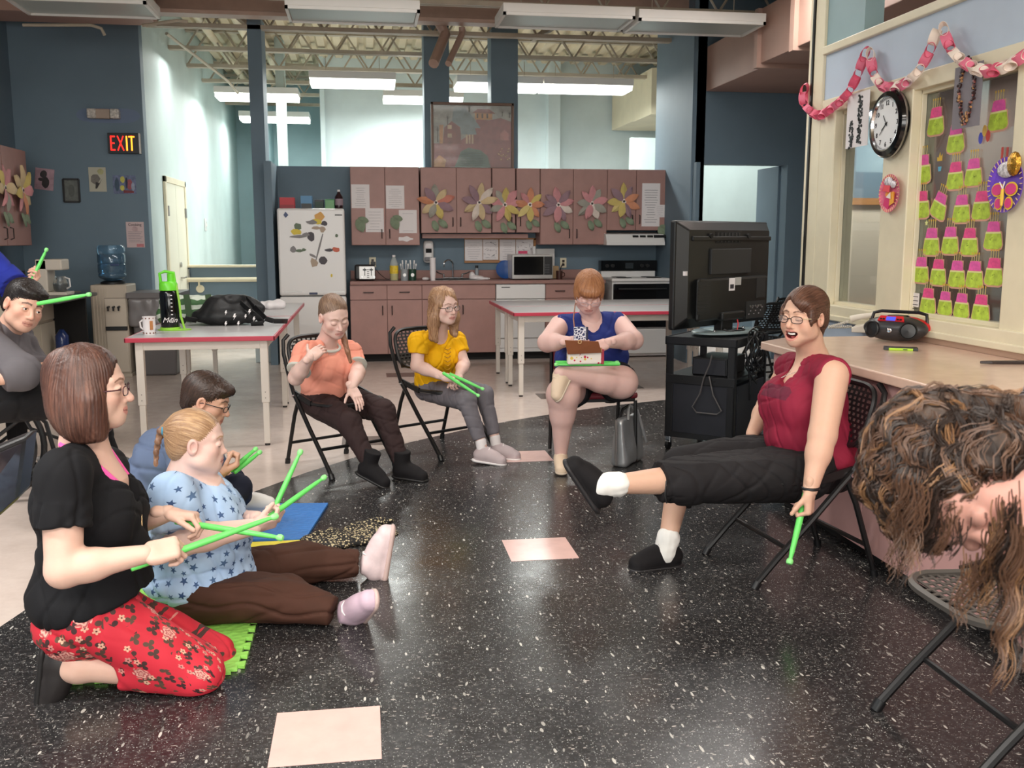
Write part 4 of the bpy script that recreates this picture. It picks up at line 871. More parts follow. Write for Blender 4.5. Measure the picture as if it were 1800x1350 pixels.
# ================================================================ activity tables
M_ttop=mat('table_grey',(186,184,184),.28,var=.02,vs=9); M_red=mat('table_red_edge',(186,58,78),.35); M_tleg=mat('table_leg_white',(214,206,196),.4); M_glide=mat('glide',(50,46,44),.5)
def table(x0,x1,y0,y1,label,z=.76,group='grey tables with red edges'):
    t=thing('activity_table',label,'table',((x0+x1)/2,(y0+y1)/2,0),group=group)
    obj('tabletop',MB().box(x0+.012,x1-.012,y0+.012,y1-.012,z-.028,z),M_ttop,t,bevel=.003)
    m=MB().box(x0,x1,y0,y0+.012,z-.032,z-.001).box(x0,x1,y1-.012,y1,z-.032,z-.001).box(x0,x0+.012,y0,y1,z-.032,z-.001).box(x1-.012,x1,y0,y1,z-.032,z-.001); obj('edge_band',m,M_red,t,bevel=.004)
    i=.06; m=MB().box(x0+i,x1-i,y0+i,y0+i+.025,z-.09,z-.03).box(x0+i,x1-i,y1-i-.025,y1-i,z-.09,z-.03).box(x0+i,x0+i+.025,y0+i,y1-i,z-.09,z-.03).box(x1-i-.025,x1-i,y0+i,y1-i,z-.09,z-.03); obj('apron',m,M_tleg,t,bevel=.003)
    for x in (x0+i+.02,x1-i-.02):
        for y in (y0+i+.02,y1-i-.02):
            l=obj('leg',MB().box(x-.026,x+.026,y-.026,y+.026,.30,z-.03),M_tleg,t,bevel=.004); obj('leg_insert',MB().box(x-.02,x+.02,y-.02,y+.02,.015,.31),M_tleg,l,bevel=.003); obj('glide',MB().cyl((x,y,0),(x,y,.016),.018,n=10),M_glide,l)
            if x<(x0+x1)/2 or 1: obj('hole_row',MB().box(x-.003,x+.003,y-.0265,y-.0255,.33,.335).box(x-.003,x+.003,y-.0265,y-.0255,.37,.375),M_glide,l)
    return t
table(-1.565,-.60,6.62,8.30,'grey table carrying the black bag and the green drink jug'); table(-1.565,-.60,8.32,10.0,'grey table behind the bag table, with the white cloth on it')
table(1.29,3.3,8.38,9.18,'grey table standing in front of the kitchen, front one of two'); table(1.29,3.3,9.20,10.05,'grey table pushed against the back of the front one')
# ================================================================ right counter
CZ=.865
t=thing('service_counter','long pink laminate cabinet under the office windows','cabinet',(2.5,2.5,0)); fz=.82
obj('body',MB().box(2.15,XR-.005,-.6,4.80,.06,fz),M_pinklam,t); obj('toe_kick',MB().box(2.2,XR-.01,-.6,4.75,0,.06),M_dark,t)
js=[4.81,4.35,3.83,3.37,2.86,2.35,1.85]
for i in range(6):
    d=obj('door',MB().box(2.132,2.15,js[i+1]+.003,js[i]-.003,.065,fz-.012),M_pinklam,t,bevel=.002)
    if i in (2,3,4,5): yh=js[i+1]+.05 if i%2==0 else js[i]-.05
    else: continue
    obj('handle',MB().tube([(2.132,yh,.695),(2.105,yh,.70),(2.098,yh,.71),(2.098,yh,.795),(2.105,yh,.805),(2.132,yh,.81)],.007,7),mat('brown_metal',(92,70,62),.3,.7),d,smooth=True)
t=thing('countertop','long cream laminate countertop under the office windows','countertop',(2.3,2.0,CZ)); 
m=MB(); m.prism([(2.08,-.6),(XR-.02,-.6),(XR-.02,5.05),(2.30,5.05),(2.08,4.86)],(0,0,CZ-.042),(1,0,0),(0,1,0),.042); obj('slab',m,M_top,t,bevel=.006); obj('backsplash',MB().box(XR-.04,XR-.018,-.6,5.05,CZ,CZ+.045),mat('tan_laminate',(170,140,120),.4),t,bevel=.003)
# boombox
def boombox():
    c=PZ(1574,600,CZ); rz=math.radians(-52); t=thing('boombox','oval black and red portable CD stereo on the countertop','radio',c,rz)
    # local: +x right along the front, -y to the viewer
    L=dict(parent=t,local=True); g=mat('graphite',(52,50,52),.35); r=mat('red_plastic',(200,36,44),.3)
    obj('body',MB(),g,**L) if 0 else None
    me=sdf_mesh('body',[([ELL((0,-.01,.07),(.17,.085,.068),k=.01),sub(HALF((0,0,.004),(0,0,-1)))],.005)],[g]); link('body',me,t,True)
    me=sdf_mesh('rear_shell',[([ELL((0,.035,.075),(.175,.085,.062),k=.01),sub(HALF((0,0,.006),(0,0,-1)))],.005)],[r]); link('rear_shell',me,t,True)
    for s in (-1,1):
        n=Vector((s*.35,-1,.12)).normalized(); obj('speaker',MB().lathe([(.046,0),(.046,.006),(.04,.010),(.036,.003),(0,.008)],(s*.095,-.080,.066),n,n=24),M_black,smooth=True,**L)
    obj('control_panel',MB().prism([(-.07,0),(.07,0),(.06,.03),(-.06,.03)],(0,-.072,.108),(1,0,0),(0,.55,.83),.012),r,**L)
    obj('display',MB().bx((0,-.077,.125),(.024,.004,.011),Matrix.Rotation(-.6,3,'X')),mat('blue_lcd',(60,70,170),.2,emit=(70,80,200),es=.8),**L)
    for s in (-1,1):
        for k in range(2): obj('button',MB().bx((s*(.037+.015*k),-.078,.122),(.005,.004,.004),Matrix.Rotation(-.6,3,'X')),M_black,**L)
    obj('emblem',MB().lathe([(0,0),(.010,.002),(.013,0)],(0,-.0945,.065),(0,-1,0),n=16),M_chrome,smooth=True,**L)
    obj('handle',MB().tube([(-.15,.03,.10),(-.14,.04,.145),(-.10,.045,.155),(.10,.045,.155),(.14,.04,.145),(.15,.03,.10)],.009,8),M_black,smooth=True,**L); obj('lid',MB().lathe([(0,.008),(.05,.006),(.06,0)],(0,.02,.133),(0,0,1),n=24),M_blackg,smooth=True,**L)
boombox()
a=PZ(1583,613,CZ+.006); t=thing('phone','smartphone in a black and lime green bumper case on the counter','phone',(a.x,a.y,CZ),math.radians(-28)); 
obj('case',MB().box(-.075,.075,-.037,.037,0,.012),mat('lime_case',(170,214,40),.4),parent=t,local=True,bevel=.003); obj('corner_guard',MB().box(-.078,-.055,-.039,.039,.001,.014).box(.055,.078,-.039,.039,.001,.014).box(-.06,.06,-.034,.034,.011,.0135),M_black,parent=t,local=True,bevel=.002); obj('side_button',MB().box(.01,.03,-.0385,-.036,.004,.008),M_black,parent=t,local=True)
a=PZ(1722,640,CZ); t=thing('dark_folder','thin dark object lying at the edge of the counter','folder',(a.x+.2,a.y,CZ)); m=MB(); m.prism([(0,0),(.05,-.01),(.40,-.02),(.40,.035),(.05,.015)],(a.x,a.y,CZ+.002),(math.cos(-.15),math.sin(-.15),0),(-math.sin(-.15),math.cos(-.15),0),.012); obj('cover',m,M_hand,t,bevel=.002)
# desk telephone
c=PZ(1535,583,CZ); t=thing('telephone','cream desk telephone with coiled cord behind the stereo','telephone',c,math.radians(-35)); L=dict(parent=t,local=True); pc=mat('phone_cream',(222,214,200),.4)
m=MB(); m.prism([(-.11,0),(.12,0),(.12,.085),(.09,.085),(-.11,.03)],(0,.11,0),(1,0,0),(0,0,1),.22); obj('base',m,pc,bevel=.006,**L)
obj('handset',MB().tube([(-.12,-.075,.075),(-.09,-.075,.085),(0,-.075,.105),(.09,-.075,.118),(.12,-.075,.105)],[.02,.018,.014,.018,.022],10),pc,smooth=True,**L)
for i in range(4):
    for j in range(3): obj('key',MB().bx((-.03+.027*i,.0+.03*j,.062+.008*i),(.009,.010,.006)),mat('key_grey',(190,184,176),.5),**L)
obj('line_keys',MB().box(-.02,.08,-.045,-.03,.07,.082),M_hand,**L)
pts=[]; 
for i in range(150):
    s=i/149; ang=2*math.pi*26*s; b=Vector((-.13,-.075,.06)).lerp(Vector((-.26,.03,.012)),min(1,s*2)) if s<.5 else Vector((-.26,.03,.012)).lerp(Vector((-.13,.09,.016)),(s-.5)*2); pts.append(b+Vector((0,math.cos(ang)*.008,math.sin(ang)*.008)))
obj('coiled_cord',MB().tube(pts,.0028,5),pc,smooth=True,**L)
# ================================================================ wall clock and things on the window wall
def clock():
    c=PX(1569,218,XR-.03); t=thing('wall_clock','round wall clock with black rim on the window frame','clock',c); ax=(-1,0,0)
    obj('case',MB().lathe([(.0,-.0),(.178,0),(.186,.02),(.174,.045),(.148,.05),(.138,.035)],c,ax,n=48),M_blackg,t,smooth=True); obj('bezel',MB().lathe([(.178,.022),(.186,.028),(.187,.018),(.178,.022)],c,ax,n=48),M_alu,t,smooth=True); obj('inner_ring',MB().lathe([(.138,.036),(.143,.051),(.149,.052),(.138,.036)],c,ax,n=48),M_chrome,t,smooth=True)
    obj('dial',MB().lathe([(.137,.0365),(0,.0368)],c,ax,n=48),mat('dial_white',(232,232,232),.5),t)
    U=Vector((0,-1,0)); V=Vector((0,0,1)); 
    for h in range(12):
        a=math.radians(90-30*h); text('numeral',str(h or 12),.036,M_ink,c+Vector((-.0375,0,0))+U*.112*math.cos(a)+V*.112*math.sin(a),U,V,t,bold=.0006)
    m=MB()
    for k in range(60):
        a=2*math.pi*k/60; d=U*math.cos(a)+V*math.sin(a); m.bar(c+Vector((-.0375,0,0))+d*.130,c+Vector((-.0375,0,0))+d*.135,.0012,.001,(1,0,0))
    obj('minute_marks',m,M_ink,t)
    for ang,l,w_ in ((90-235,.055,.006),(90-230,.085,.004),(90-325,.06,.005)):
        a=math.radians(ang); d=U*math.cos(a)+V*math.sin(a); obj('hand',MB().bar(c+Vector((-.040,0,0))-d*.015,c+Vector((-.040,0,0))+d*l,w_,.001,(1,0,0)),M_black,t)
    obj('hub',MB().lathe([(.006,.036),(.006,.044),(0,.046)],c,ax,n=12),M_black,t)
clock()
def wsheet(name,corners,x,m_,label,cat='paper',writing=None):
    y0=PX(corners[0][0],corners[0][1],x); y1=PX(corners[1][0],corners[1][1],x); t=thing(name,label,cat,(x,(y0.y+y1.y)/2,y1.z)); Y0,Y1=sorted((y0.y,y1.y)); obj('sheet',MB().box(x-.002,x,Y0,Y1,y1.z,y0.z),m_,t); return t,Y0,Y1,y1.z,y0.z
t,a0,a1,z0,z1=wsheet('paper_sign',((1491,168),(1525,255)),XR-.035,M_pap,'white sheet with black glued script hanging beside the clock')
random.seed(5)
for col,(yy,zt_,zb_) in enumerate((((a0*.62+a1*.38),z1-.02,z0+.03),((a0*.25+a1*.75),z1-.16,z0+.01))):
    m=MB(); z=zt_
    while z>zb_:
        for k in range(3): yq=yy+random.uniform(-.022,.022); zq=z-random.uniform(0,.016); m.bx((XR-.039,yq,zq),(.003,random.uniform(.003,.008),random.uniform(.003,.008)),Matrix.Rotation(random.uniform(0,3),3,'X'))
        z-=.011
    obj('lettering',m,M_black,t,label='black crumbled lettering')
# grey card with a dark heart-shaped bead wreath
X_=XR-.035; t,a0,a1,z0,z1=wsheet('card',((1680,120),(1722,220)),X_,mat('grey_card',(128,122,128),.7),'grey card with a looped dark bead necklace hung over the cake window','picture')
c_=((a0+a1)/2,(z0+z1)/2+.02); bm=[mat('bead_dark',(58,34,34),.4),mat('bead_gold',(190,140,90),.35),mat('bead_rose',(150,90,84),.35)]
ms=[MB(),MB(),MB()]
for i in range(230):
    q=2*math.pi*random.random(); r_=random.gauss(1,.10); yy=c_[0]+.060*r_*math.cos(q)*(1-.25*(math.sin(q)<-.3)); zz=c_[1]+.135*r_*math.sin(q); ms[0 if random.random()<.6 else random.randint(1,2)].bx((X_-.006-random.random()*.006,yy,zz),(.004,.0045,.0045),Matrix.Rotation(random.uniform(0,3),3,'X'))
for i in range(3): o=obj('beads',ms[i],bm[i],t); o['kind']='stuff'
t,a0,a1,z0,z1=wsheet('notice',((1599,514),(1615,540)),XR+.05,M_pap,'small printed notice low on the cake window frame'); m=MB()
for i in range(5): m.box(XR+.0465,XR+.0478,a0+.008,a1-.008-.01*(i%2),z1-.018-.022*i-.003,z1-.018-.022*i)
obj('writing',m,M_ink,t)
# paper plates with butterflies
PLM={'pink':(224,90,120),'purple':(120,70,180)}
def plate(px,py,r,c1,label,x,bfly,upper):
    c=PX(px,py,x); t=thing('craft_plate',label,'decoration',c,group='decorated paper plates on the window frame'); ax=(-1,0,0)
    pr=[(0,.006),(r*.72,.006),(r*.8,.014),(r,.020),(r,.017),(r*.8,.010),(0,.002)]
    obj('plate',MB().lathe(pr,c,ax,n=40),c1,t,smooth=True)
    for k in range(30):
        a=2*math.pi*k/30; d=Vector((0,-math.cos(a),math.sin(a))); obj('rim_pleat',MB().bar(c+Vector((-.021,0,0))+d*r*.84,c+Vector((-.022,0,0))+d*r*.98,.004,.002,(1,0,0)),mat('pleat_cream',(236,200,150),.6),t)
    U=Vector((0,-1,0));V=Vector((0,0,1)); o=c+Vector((-.012,0,0))
    m=MB(); 
    for (sx,sy,rx,ry) in upper: m.ball((o.x-.004,o.y-sx*r,o.z+sy*r),(.010,rx*r,ry*r),12,7)
    obj('crumpled_foil',m,mat('crumpled_foil',(206,200,206),.35,.2,var=.25,vs=60,bump=.8,bs=90),t,smooth=True)
    if bfly=='big':
        bc=o+U*r*.1-V*r*.45
        for s in (-1,1):
            for (dx,dy,rx,ry,mi) in ((.38,.28,.36,.26,(230,190,50)),(.38,.28,.30,.20,(214,60,130)),(.28,-.22,.24,.24,(230,190,50)),(.28,-.22,.18,.18,(214,60,130))):
                P=[(s*(dx*r+rx*r*math.cos(q)),dy*r+ry*r*math.sin(q)) for q in [2*math.pi*i/14 for i in range(14)]]
                if s<0: P=P[::-1]
                obj('butterfly_wing',MB().prism(P,bc+Vector((-.016 if mi[0]==230 else -.019,0,0)),U,V,.0015 if 1 else 0),mat('wing_%d'%mi[0],mi,.6),t)
        obj('butterfly_body',MB().tube([bc+Vector((-.026,0,0))-V*r*.3,bc+Vector((-.026,0,0)),bc+Vector((-.026,0,0))+V*r*.3],[.006,.009,.006],8),mat('yellow_felt',(226,190,70),.7),t,smooth=True)
        for s in (-1,1): obj('antenna',MB().tube([bc+Vector((-.026,0,0))+V*r*.3,bc+Vector((-.03,0,0))+V*r*.55+U*s*r*.14],.003,5),M_pap,t)
    else:
        for i,(pts,cc) in enumerate((([(-.4,-.1),(.5,-.35),(.55,.05),(-.3,.1)],(236,150,60)),([(-.5,-.6),(.0,-.85),(.25,-.3),(-.35,-.2)],(214,50,110)),([(.15,-.65),(.6,-.5),(.5,.1),(.2,-.1)],(240,170,60)),([(-.55,.15),(.1,.05),(.2,.4),(-.4,.45)],(230,80,90)),([(-.1,-.2),(.35,-.3),(.3,.05)],(240,226,214)))):
            obj('paper_scrap',MB().prism([(a*r,b*r) for a,b in pts],o+Vector((-.004-.003*i,0,0)),U,V,.002),mat(f'scrap_{i}',cc,.6),t)
    return t
plate(1568,340,.105,mat('plate_pink',(222,110,140),.5,var=.12,vs=20),'oval pink craft plate with orange paper scraps below the clock',XR-.03,None,[(-.15,.62,.42,.26),(.35,.45,.25,.2)])
plate(1773,325,.125,mat('plate_purple',(112,72,190),.5,var=.1,vs=20),'purple craft plate with a pink and yellow butterfly on the frame at right',XR-.03,'big',[(0,.55,.55,.3),(.3,.75,.3,.22)])
one('foil_bow',MB().ball(tuple(PX(1783,288,XR-.06)),(.02,.045,.055),8,6),mat('gold_foil',(200,150,60),.25,.9,bump=1,bs=80),'crumpled gold foil above the purple craft plate','decoration')
# ---- cut-out birthday cakes taped to the window
CKP=mat('cake_pink',(222,92,166),.7,var=.08,vs=40); CKP2=mat('cake_hotpink',(226,80,140),.7,var=.08,vs=40); CKG=mat('cake_green',(178,204,70),.7,var=.12,vs=30); CKY=mat('cake_cream',(224,226,150),.75); CKE=mat('cake_rose',(214,160,140),.75); CKC=mat('candle_tan',(196,178,120),.6); CKF=mat('candle_flame',(214,176,60),.6); CKK=mat('cake_border',(120,60,50),.7)
cakes=[[(1646,208,29,0),(1756,197,35,0)],[(1681,238,31,0)],[(1623,292,29,0),(1680,304,30,0),(1712,298,31,0)],[(1621,355,28,0),(1653,357,28,-.35),(1691,362,31,0),(1726,356,33,0)],
 [(1638,420,29,0),(1671,418,30,0),(1705,420,31,0),(1747,409,33,0)],[(1620,470,27,0),(1650,474,28,0),(1683,477,30,0),(1714,478,31,0),(1748,473,33,0)],[(1632,525,28,0),(1662,529,26,0),(1691,533,28,0),(1725,537,32,0)]]
rown=['top row','second row','third row','fourth row','fifth row','sixth row','bottom row']; posn=[['only one'],['left','right'],['left','middle','right'],['first','second','third','last'],['first','second','third','fourth','last']]
XC=XR+.052
def cake(px,py,s,rot,label,hot):
    c=PX(px,py,XC); sc=abs(PX(px+s/2,py,XC).y-PX(px-s/2,py,XC).y)*.98; U=Vector((0,-math.cos(rot),math.sin(rot)));V=Vector((0,math.sin(rot),math.cos(rot))); t=thing('paper_cake',label,'decoration',c,group='paper birthday cakes on the window')
    hgt=sc*1.03; o=c-V*hgt*.55
    def pr(P,k,th=.001): return MB().prism([(a*sc,b*hgt) for a,b in P],o+Vector((-k*.0012,0,0)),U,V,th)
    j=lambda: random.uniform(-.02,.02)
    obj('border',pr([(-.48,0),(-.3,-.06),(.3,-.06),(.48,0),(.54,.12+j()),(.44,.58),(.34,.62),(.32,.93),(-.32,.93),(-.34,.62),(-.44,.58),(-.54,.12+j())],0),CKE,t)
    obj('lower_tier',pr([(-.45,.05),(-.28,0),(.28,0),(.45,.05),(.50,.14),(.41,.54),(-.41,.54),(-.50,.14)],1.2),CKG,t); obj('icing',pr([(-.42,.52),(.42,.52),(.38,.60),(-.38,.60)],2),CKY,t)
    obj('upper_tier',pr([(-.36,.58),(.36,.58),(.30,.86),(.2,.92),(-.2,.92),(-.30,.86)],2.6),CKP2 if hot else CKP,t)
    m=MB(); f=MB()
    for k in range(4):
        x=(-.20+.133*k)*sc; a=o+Vector((-.003,0,0))+U*x+V*hgt*.9; b=a+V*hgt*.26; m.bar(a,b,.0035,.002,(1,0,0)); f.bx(b+V*.004,(.0015,.0028,.005))
    obj('candles',m,CKC,t); obj('flames',f,CKF,t)
    m=MB(); 
    for k in range(5): a=o+Vector((-.0042,0,0))+U*(random.uniform(-.2,.16))*sc+V*hgt*(.33+random.uniform(-.04,.04)); m.bar(a,a+U*.006+V*random.uniform(-.006,.006),.0012,.001,(1,0,0))
    obj('pen_strokes',m,mat('pen_green',(110,130,50),.8),t)
for r_,row in enumerate(cakes):
    for k,(px,py,s,rot) in enumerate(row): cake(px,py,s,rot,f'pink and green paper cake in the {rown[r_]} on the window, {posn[len(row)-1][k]}'+('' if len(row)==1 else ' of its row'),(k+r_)%3==0)
# small stickers
def sticker(px,py,pts,m_,label,s=.03):
    c=PX(px,py,XC); return one('sticker',MB().prism([(a*s,b*s) for a,b in pts],c,(0,-1,0),(0,0,1),.0015),m_,label,'sticker',group='stickers on the cake window',org=c)
star=[(math.sin(math.pi*i/5)*(1 if i%2==0 else .42),math.cos(math.pi*i/5)*(1 if i%2==0 else .42)) for i in range(10)]; tear=[(math.sin(q)*.6,math.cos(q)) for q in [2*math.pi*i/12 for i in range(12)]]
sticker(1629,392,star,CKY,'small cream star sticker on the window',.018)
sticker(1652,283,[(-.6,0),(-.7,.6),(-.3,.5),(0,1.3),(.2,.6),(.6,1),(.6,0)],CKF,'yellow flame top of the cupcake sticker',.035); sticker(1652,297,[(-.5,.4),(-.35,-.4),(.35,-.4),(.5,.4)],mat('sticker_blue',(90,170,200),.6),'light blue cup of the cupcake sticker',.03)
for dx,dy,cc,l in ((0,-5,(214,170,70),'orange'),(6,4,(190,60,50),'red'),(-7,8,(60,70,180),'blue')): sticker(1731+dx,235+dy,tear,mat('balloon_'+l,cc,.5),l+' balloon sticker in the cluster under the grey card',.028)
for dx in (0,9): sticker(1762+dx,270,[(-.25,-1),(.25,-1),(.25,1),(-.25,1)],mat('balloon_red',(190,60,50),.5),('first' if dx==0 else 'second')+' of two upright red strip stickers beside the foil',.03)
# ---- paper chain
PCm={'p':mat('chain_pink',(230,120,146),.7),'w':mat('chain_cream',(244,228,214),.7),'h':mat('chain_rose',(222,90,120),.7),'g':mat('chain_pale',(226,204,204),.7)}
def chain(pts,seq,label,x):
    P=[PX(a,b,x) for a,b in pts]; t=thing('paper_chain',label,'garland',P[0],group='pink and white paper chain'); 
    Q=[P[0]]; seg=.058
    # resample
    pl=[P[0]]; 
    for i in range(len(P)-1):
        for k in range(1,21): pl.append(P[i].lerp(P[i+1],k/20))
    acc=0
    for i in range(1,len(pl)):
        acc+=(pl[i]-pl[i-1]).length
        if acc>=seg: Q.append(pl[i]); acc=0
    for i in range(len(Q)-1):
        c=(Q[i]+Q[i+1])/2; d=(Q[i+1]-Q[i]).normalized(); tw=math.radians(38 if i%2 else -42)
        side=d.cross(Vector((1,0,0))).normalized(); ax=(side*math.cos(tw)+Vector((1,0,0))*math.sin(tw)).normalized(); e=d.cross(ax).normalized()
        R_=.040; w_=.046; vs=[];fs=[]; N=14
        for k in range(N):
            q=2*math.pi*k/N; r=c+d*R_*math.cos(q)+e*R_*.55*math.sin(q); n_=(d*math.cos(q)+e*math.sin(q))*.0008
            vs+=[r-ax*w_/2+n_,r+ax*w_/2+n_,r+ax*w_/2-n_,r-ax*w_/2-n_]
        for k in range(N):
            a=4*k;b=4*((k+1)%N); fs+=[(a,a+1,b+1,b),(a+2,a+3,b+3,b+2),(a+1,a+2,b+2,b+1),(a+3,a,b,b+3)]
        obj('link',MB().add(vs,fs),PCm[seq[i%len(seq)]],t,smooth=True,angle=40)
def cat(pts,n=6):
    out=[]
    for i in range(len(pts)-1):
        p0=pts[max(0,i-1)];p1=pts[i];p2=pts[i+1];p3=pts[min(len(pts)-1,i+2)]
        for k in range(n):
            t_=k/n; out.append(tuple(.5*((2*p1[j])+(-p0[j]+p2[j])*t_+(2*p0[j]-5*p1[j]+4*p2[j]-p3[j])*t_*t_+(-p0[j]+3*p1[j]-3*p2[j]+p3[j])*t_**3) for j in (0,1)))
    return out+[pts[-1]]
chain(cat([(1416,150),(1412,180),(1437,203),(1462,190),(1490,165),(1508,130),(1524,84)]),'hphpph','swag of pink paper chain hanging from the end post',XR-.06)
chain(cat([(1530,88),(1534,125),(1552,152),(1580,152),(1610,130),(1632,95),(1650,45)]),'wphwpppwpgw','swag of pale paper chain above the clock',XR-.06)
chain(cat([(1658,45),(1668,80),(1692,108),(1730,125),(1765,118),(1800,98),(1830,70)]),'wphwwpw','swag of pink and white paper chain over the cake window',XR-.06)
# ================================================================ television on a cart
def tv():
    a=PY(1186,480,5.97); b=PY(1346,480,6.67); A=Vector((a.x,5.97,0));B=Vector((b.x,6.67,0)); w_=(B-A).length; ang=math.atan2(B.y-A.y,B.x-A.x); c=(A+B)/2; z0=PY(1183,581,5.97).z; z1=PY(1189,387,5.97).z; h_=z1-z0
    t=thing('television','large black flat television seen from behind on the cart','television',(c.x,c.y,z0),ang); L=dict(parent=t,local=True); g=mat('tv_black',(24,25,25),.38); g2=mat('tv_grey',(40,41,42),.5)
    hw=w_/2   # local: x along, -y towards viewer (back of set)
    obj('screen_frame',MB().box(-hw,hw,.0,.045,0,h_),g,bevel=.012,**L); obj('screen',MB().box(-hw+.04,hw-.04,.046,.048,.05,h_-.04),M_blackg,**L)
    m=MB(); i=.07; zz=lambda v:v
    m.add([(-hw+.01,0,.01),(hw-.01,0,.01),(hw-.01,0,h_-.01),(-hw+.01,0,h_-.01),(-hw+i,-.055,.07),(hw-i,-.055,.07),(hw-i,-.055,h_-.06),(-hw+i,-.055,h_-.06)],[(4,5,6,7),(0,1,5,4),(1,2,6,5),(2,3,7,6),(3,0,4,7)]); obj('back_shell',m,g,bevel=.01,**L)
    obj('upper_ridge',MB().box(-hw+.1,hw-.06,-.068,-.05,h_-.13,h_-.10),g,bevel=.006,**L); obj('center_panel',MB().box(-.26,.24,-.072,-.05,h_*.50,h_*.74),g2,bevel=.004,**L); obj('handle_recess',MB().box(-.20,.12,-.0565,-.05,h_*.79,h_*.90),M_dark,**L)
    for k in range(7): obj('vent_rib',MB().box(-.18+.045*k,-.165+.045*k,-.06,-.055,h_*.80,h_*.89),g2,**L)
    for x in (-.27,.20): obj('screw_hole',MB().cyl((x,-.075,h_*.86),(x,-.05,h_*.86),.016,n=12),M_dark,**L)
    obj('lower_shell',MB().box(-.42,.46,-.085,-.05,h_*.07,h_*.47),g,bevel=.02,**L)
    obj('side_recess',MB().box(-.44,-.28,-.0875,-.084,h_*.14,h_*.44),g2,**L)
    for k in range(8): obj('grille_bar',MB().box(-.43,-.29,-.090,-.086,h_*(.16+.033*k),h_*(.17+.033*k)),g,**L)
    obj('side_recess',MB().box(.30,.42,-.0875,-.084,h_*.25,h_*.45),g2,**L)
    obj('port_panel',MB().box(.17,.42,-.0885,-.084,h_*.05,h_*.22),g2,**L)
    random.seed(11); m=MB()
    for k in range(9): m.box(.20+.022*k,.212+.022*k,-.0905,-.088,h_*(.09+.03*(k%3)),h_*(.10+.03*(k%3)))
    obj('port_marks',m,M_inkg,**L)
    m=MB(); 
    for k in range(5): m.cyl((.22+.035*k,-.094,h_*.17),(.22+.035*k,-.085,h_*.17),.008,n=8)
    obj('socket',m,M_alu,**L)
    obj('rating_label',MB().box(-.06,.01,-.0885,-.085,h_*.34,h_*.46),M_pap,label='white label with dark print',**L); obj('rating_label',MB().box(.015,.09,-.0885,-.085,h_*.39,h_*.465),mat('label_grey',(170,168,164),.6),**L); obj('label_print',MB().box(-.05,-.005,-.090,-.0882,h_*.36,h_*.40),M_ink,**L)
    obj('edge_label',MB().box(-hw+.045,-hw+.10,-.052,-.03,h_*.50,h_*.54),M_pap,label='small white edge label',**L)
    obj('neck_cover',MB().box(-.16,.12,-.11,-.05,h_*.06,h_*.14),g,bevel=.012,**L); zb=.775-z0
    obj('neck',MB().box(-.07,.07,-.05,.02,zb+.01,.12),g,bevel=.01,**L); obj('stand',MB().lathe([(.30,0),(.30,.010),(.29,.014),(0,.014)],(0,-.03,zb+.002),sy=.62,n=40),mat('glass_base',(150,166,168),.1),smooth=True,**L)
    for x,y in ((-.18,-.06),(.2,-.05)): obj('stand_screw',MB().lathe([(.01,0),(.01,.012),(0,.016)],(x,y,zb+.014),n=10),M_chrome,smooth=True,**L)
    obj('red_tie',MB().tube([(-.01,-.13,zb+.02),(0,-.13,zb+.06),(-.004,-.125,zb+.09)],.004,6),mat('red_tie',(220,50,60),.5),smooth=True,label='red cable tie',**L)
    pts=[(-.12+.1*math.cos(q)*(1+.2*math.sin(3*q))+.1,-.12+.05*math.sin(q),zb+.02+.006*math.sin(5*q)) for q in [2*math.pi*k/20*1.8 for k in range(21)]]; obj('cable_bundle',MB().tube(pts,.006,6),M_black,smooth=True,**L)
tv()
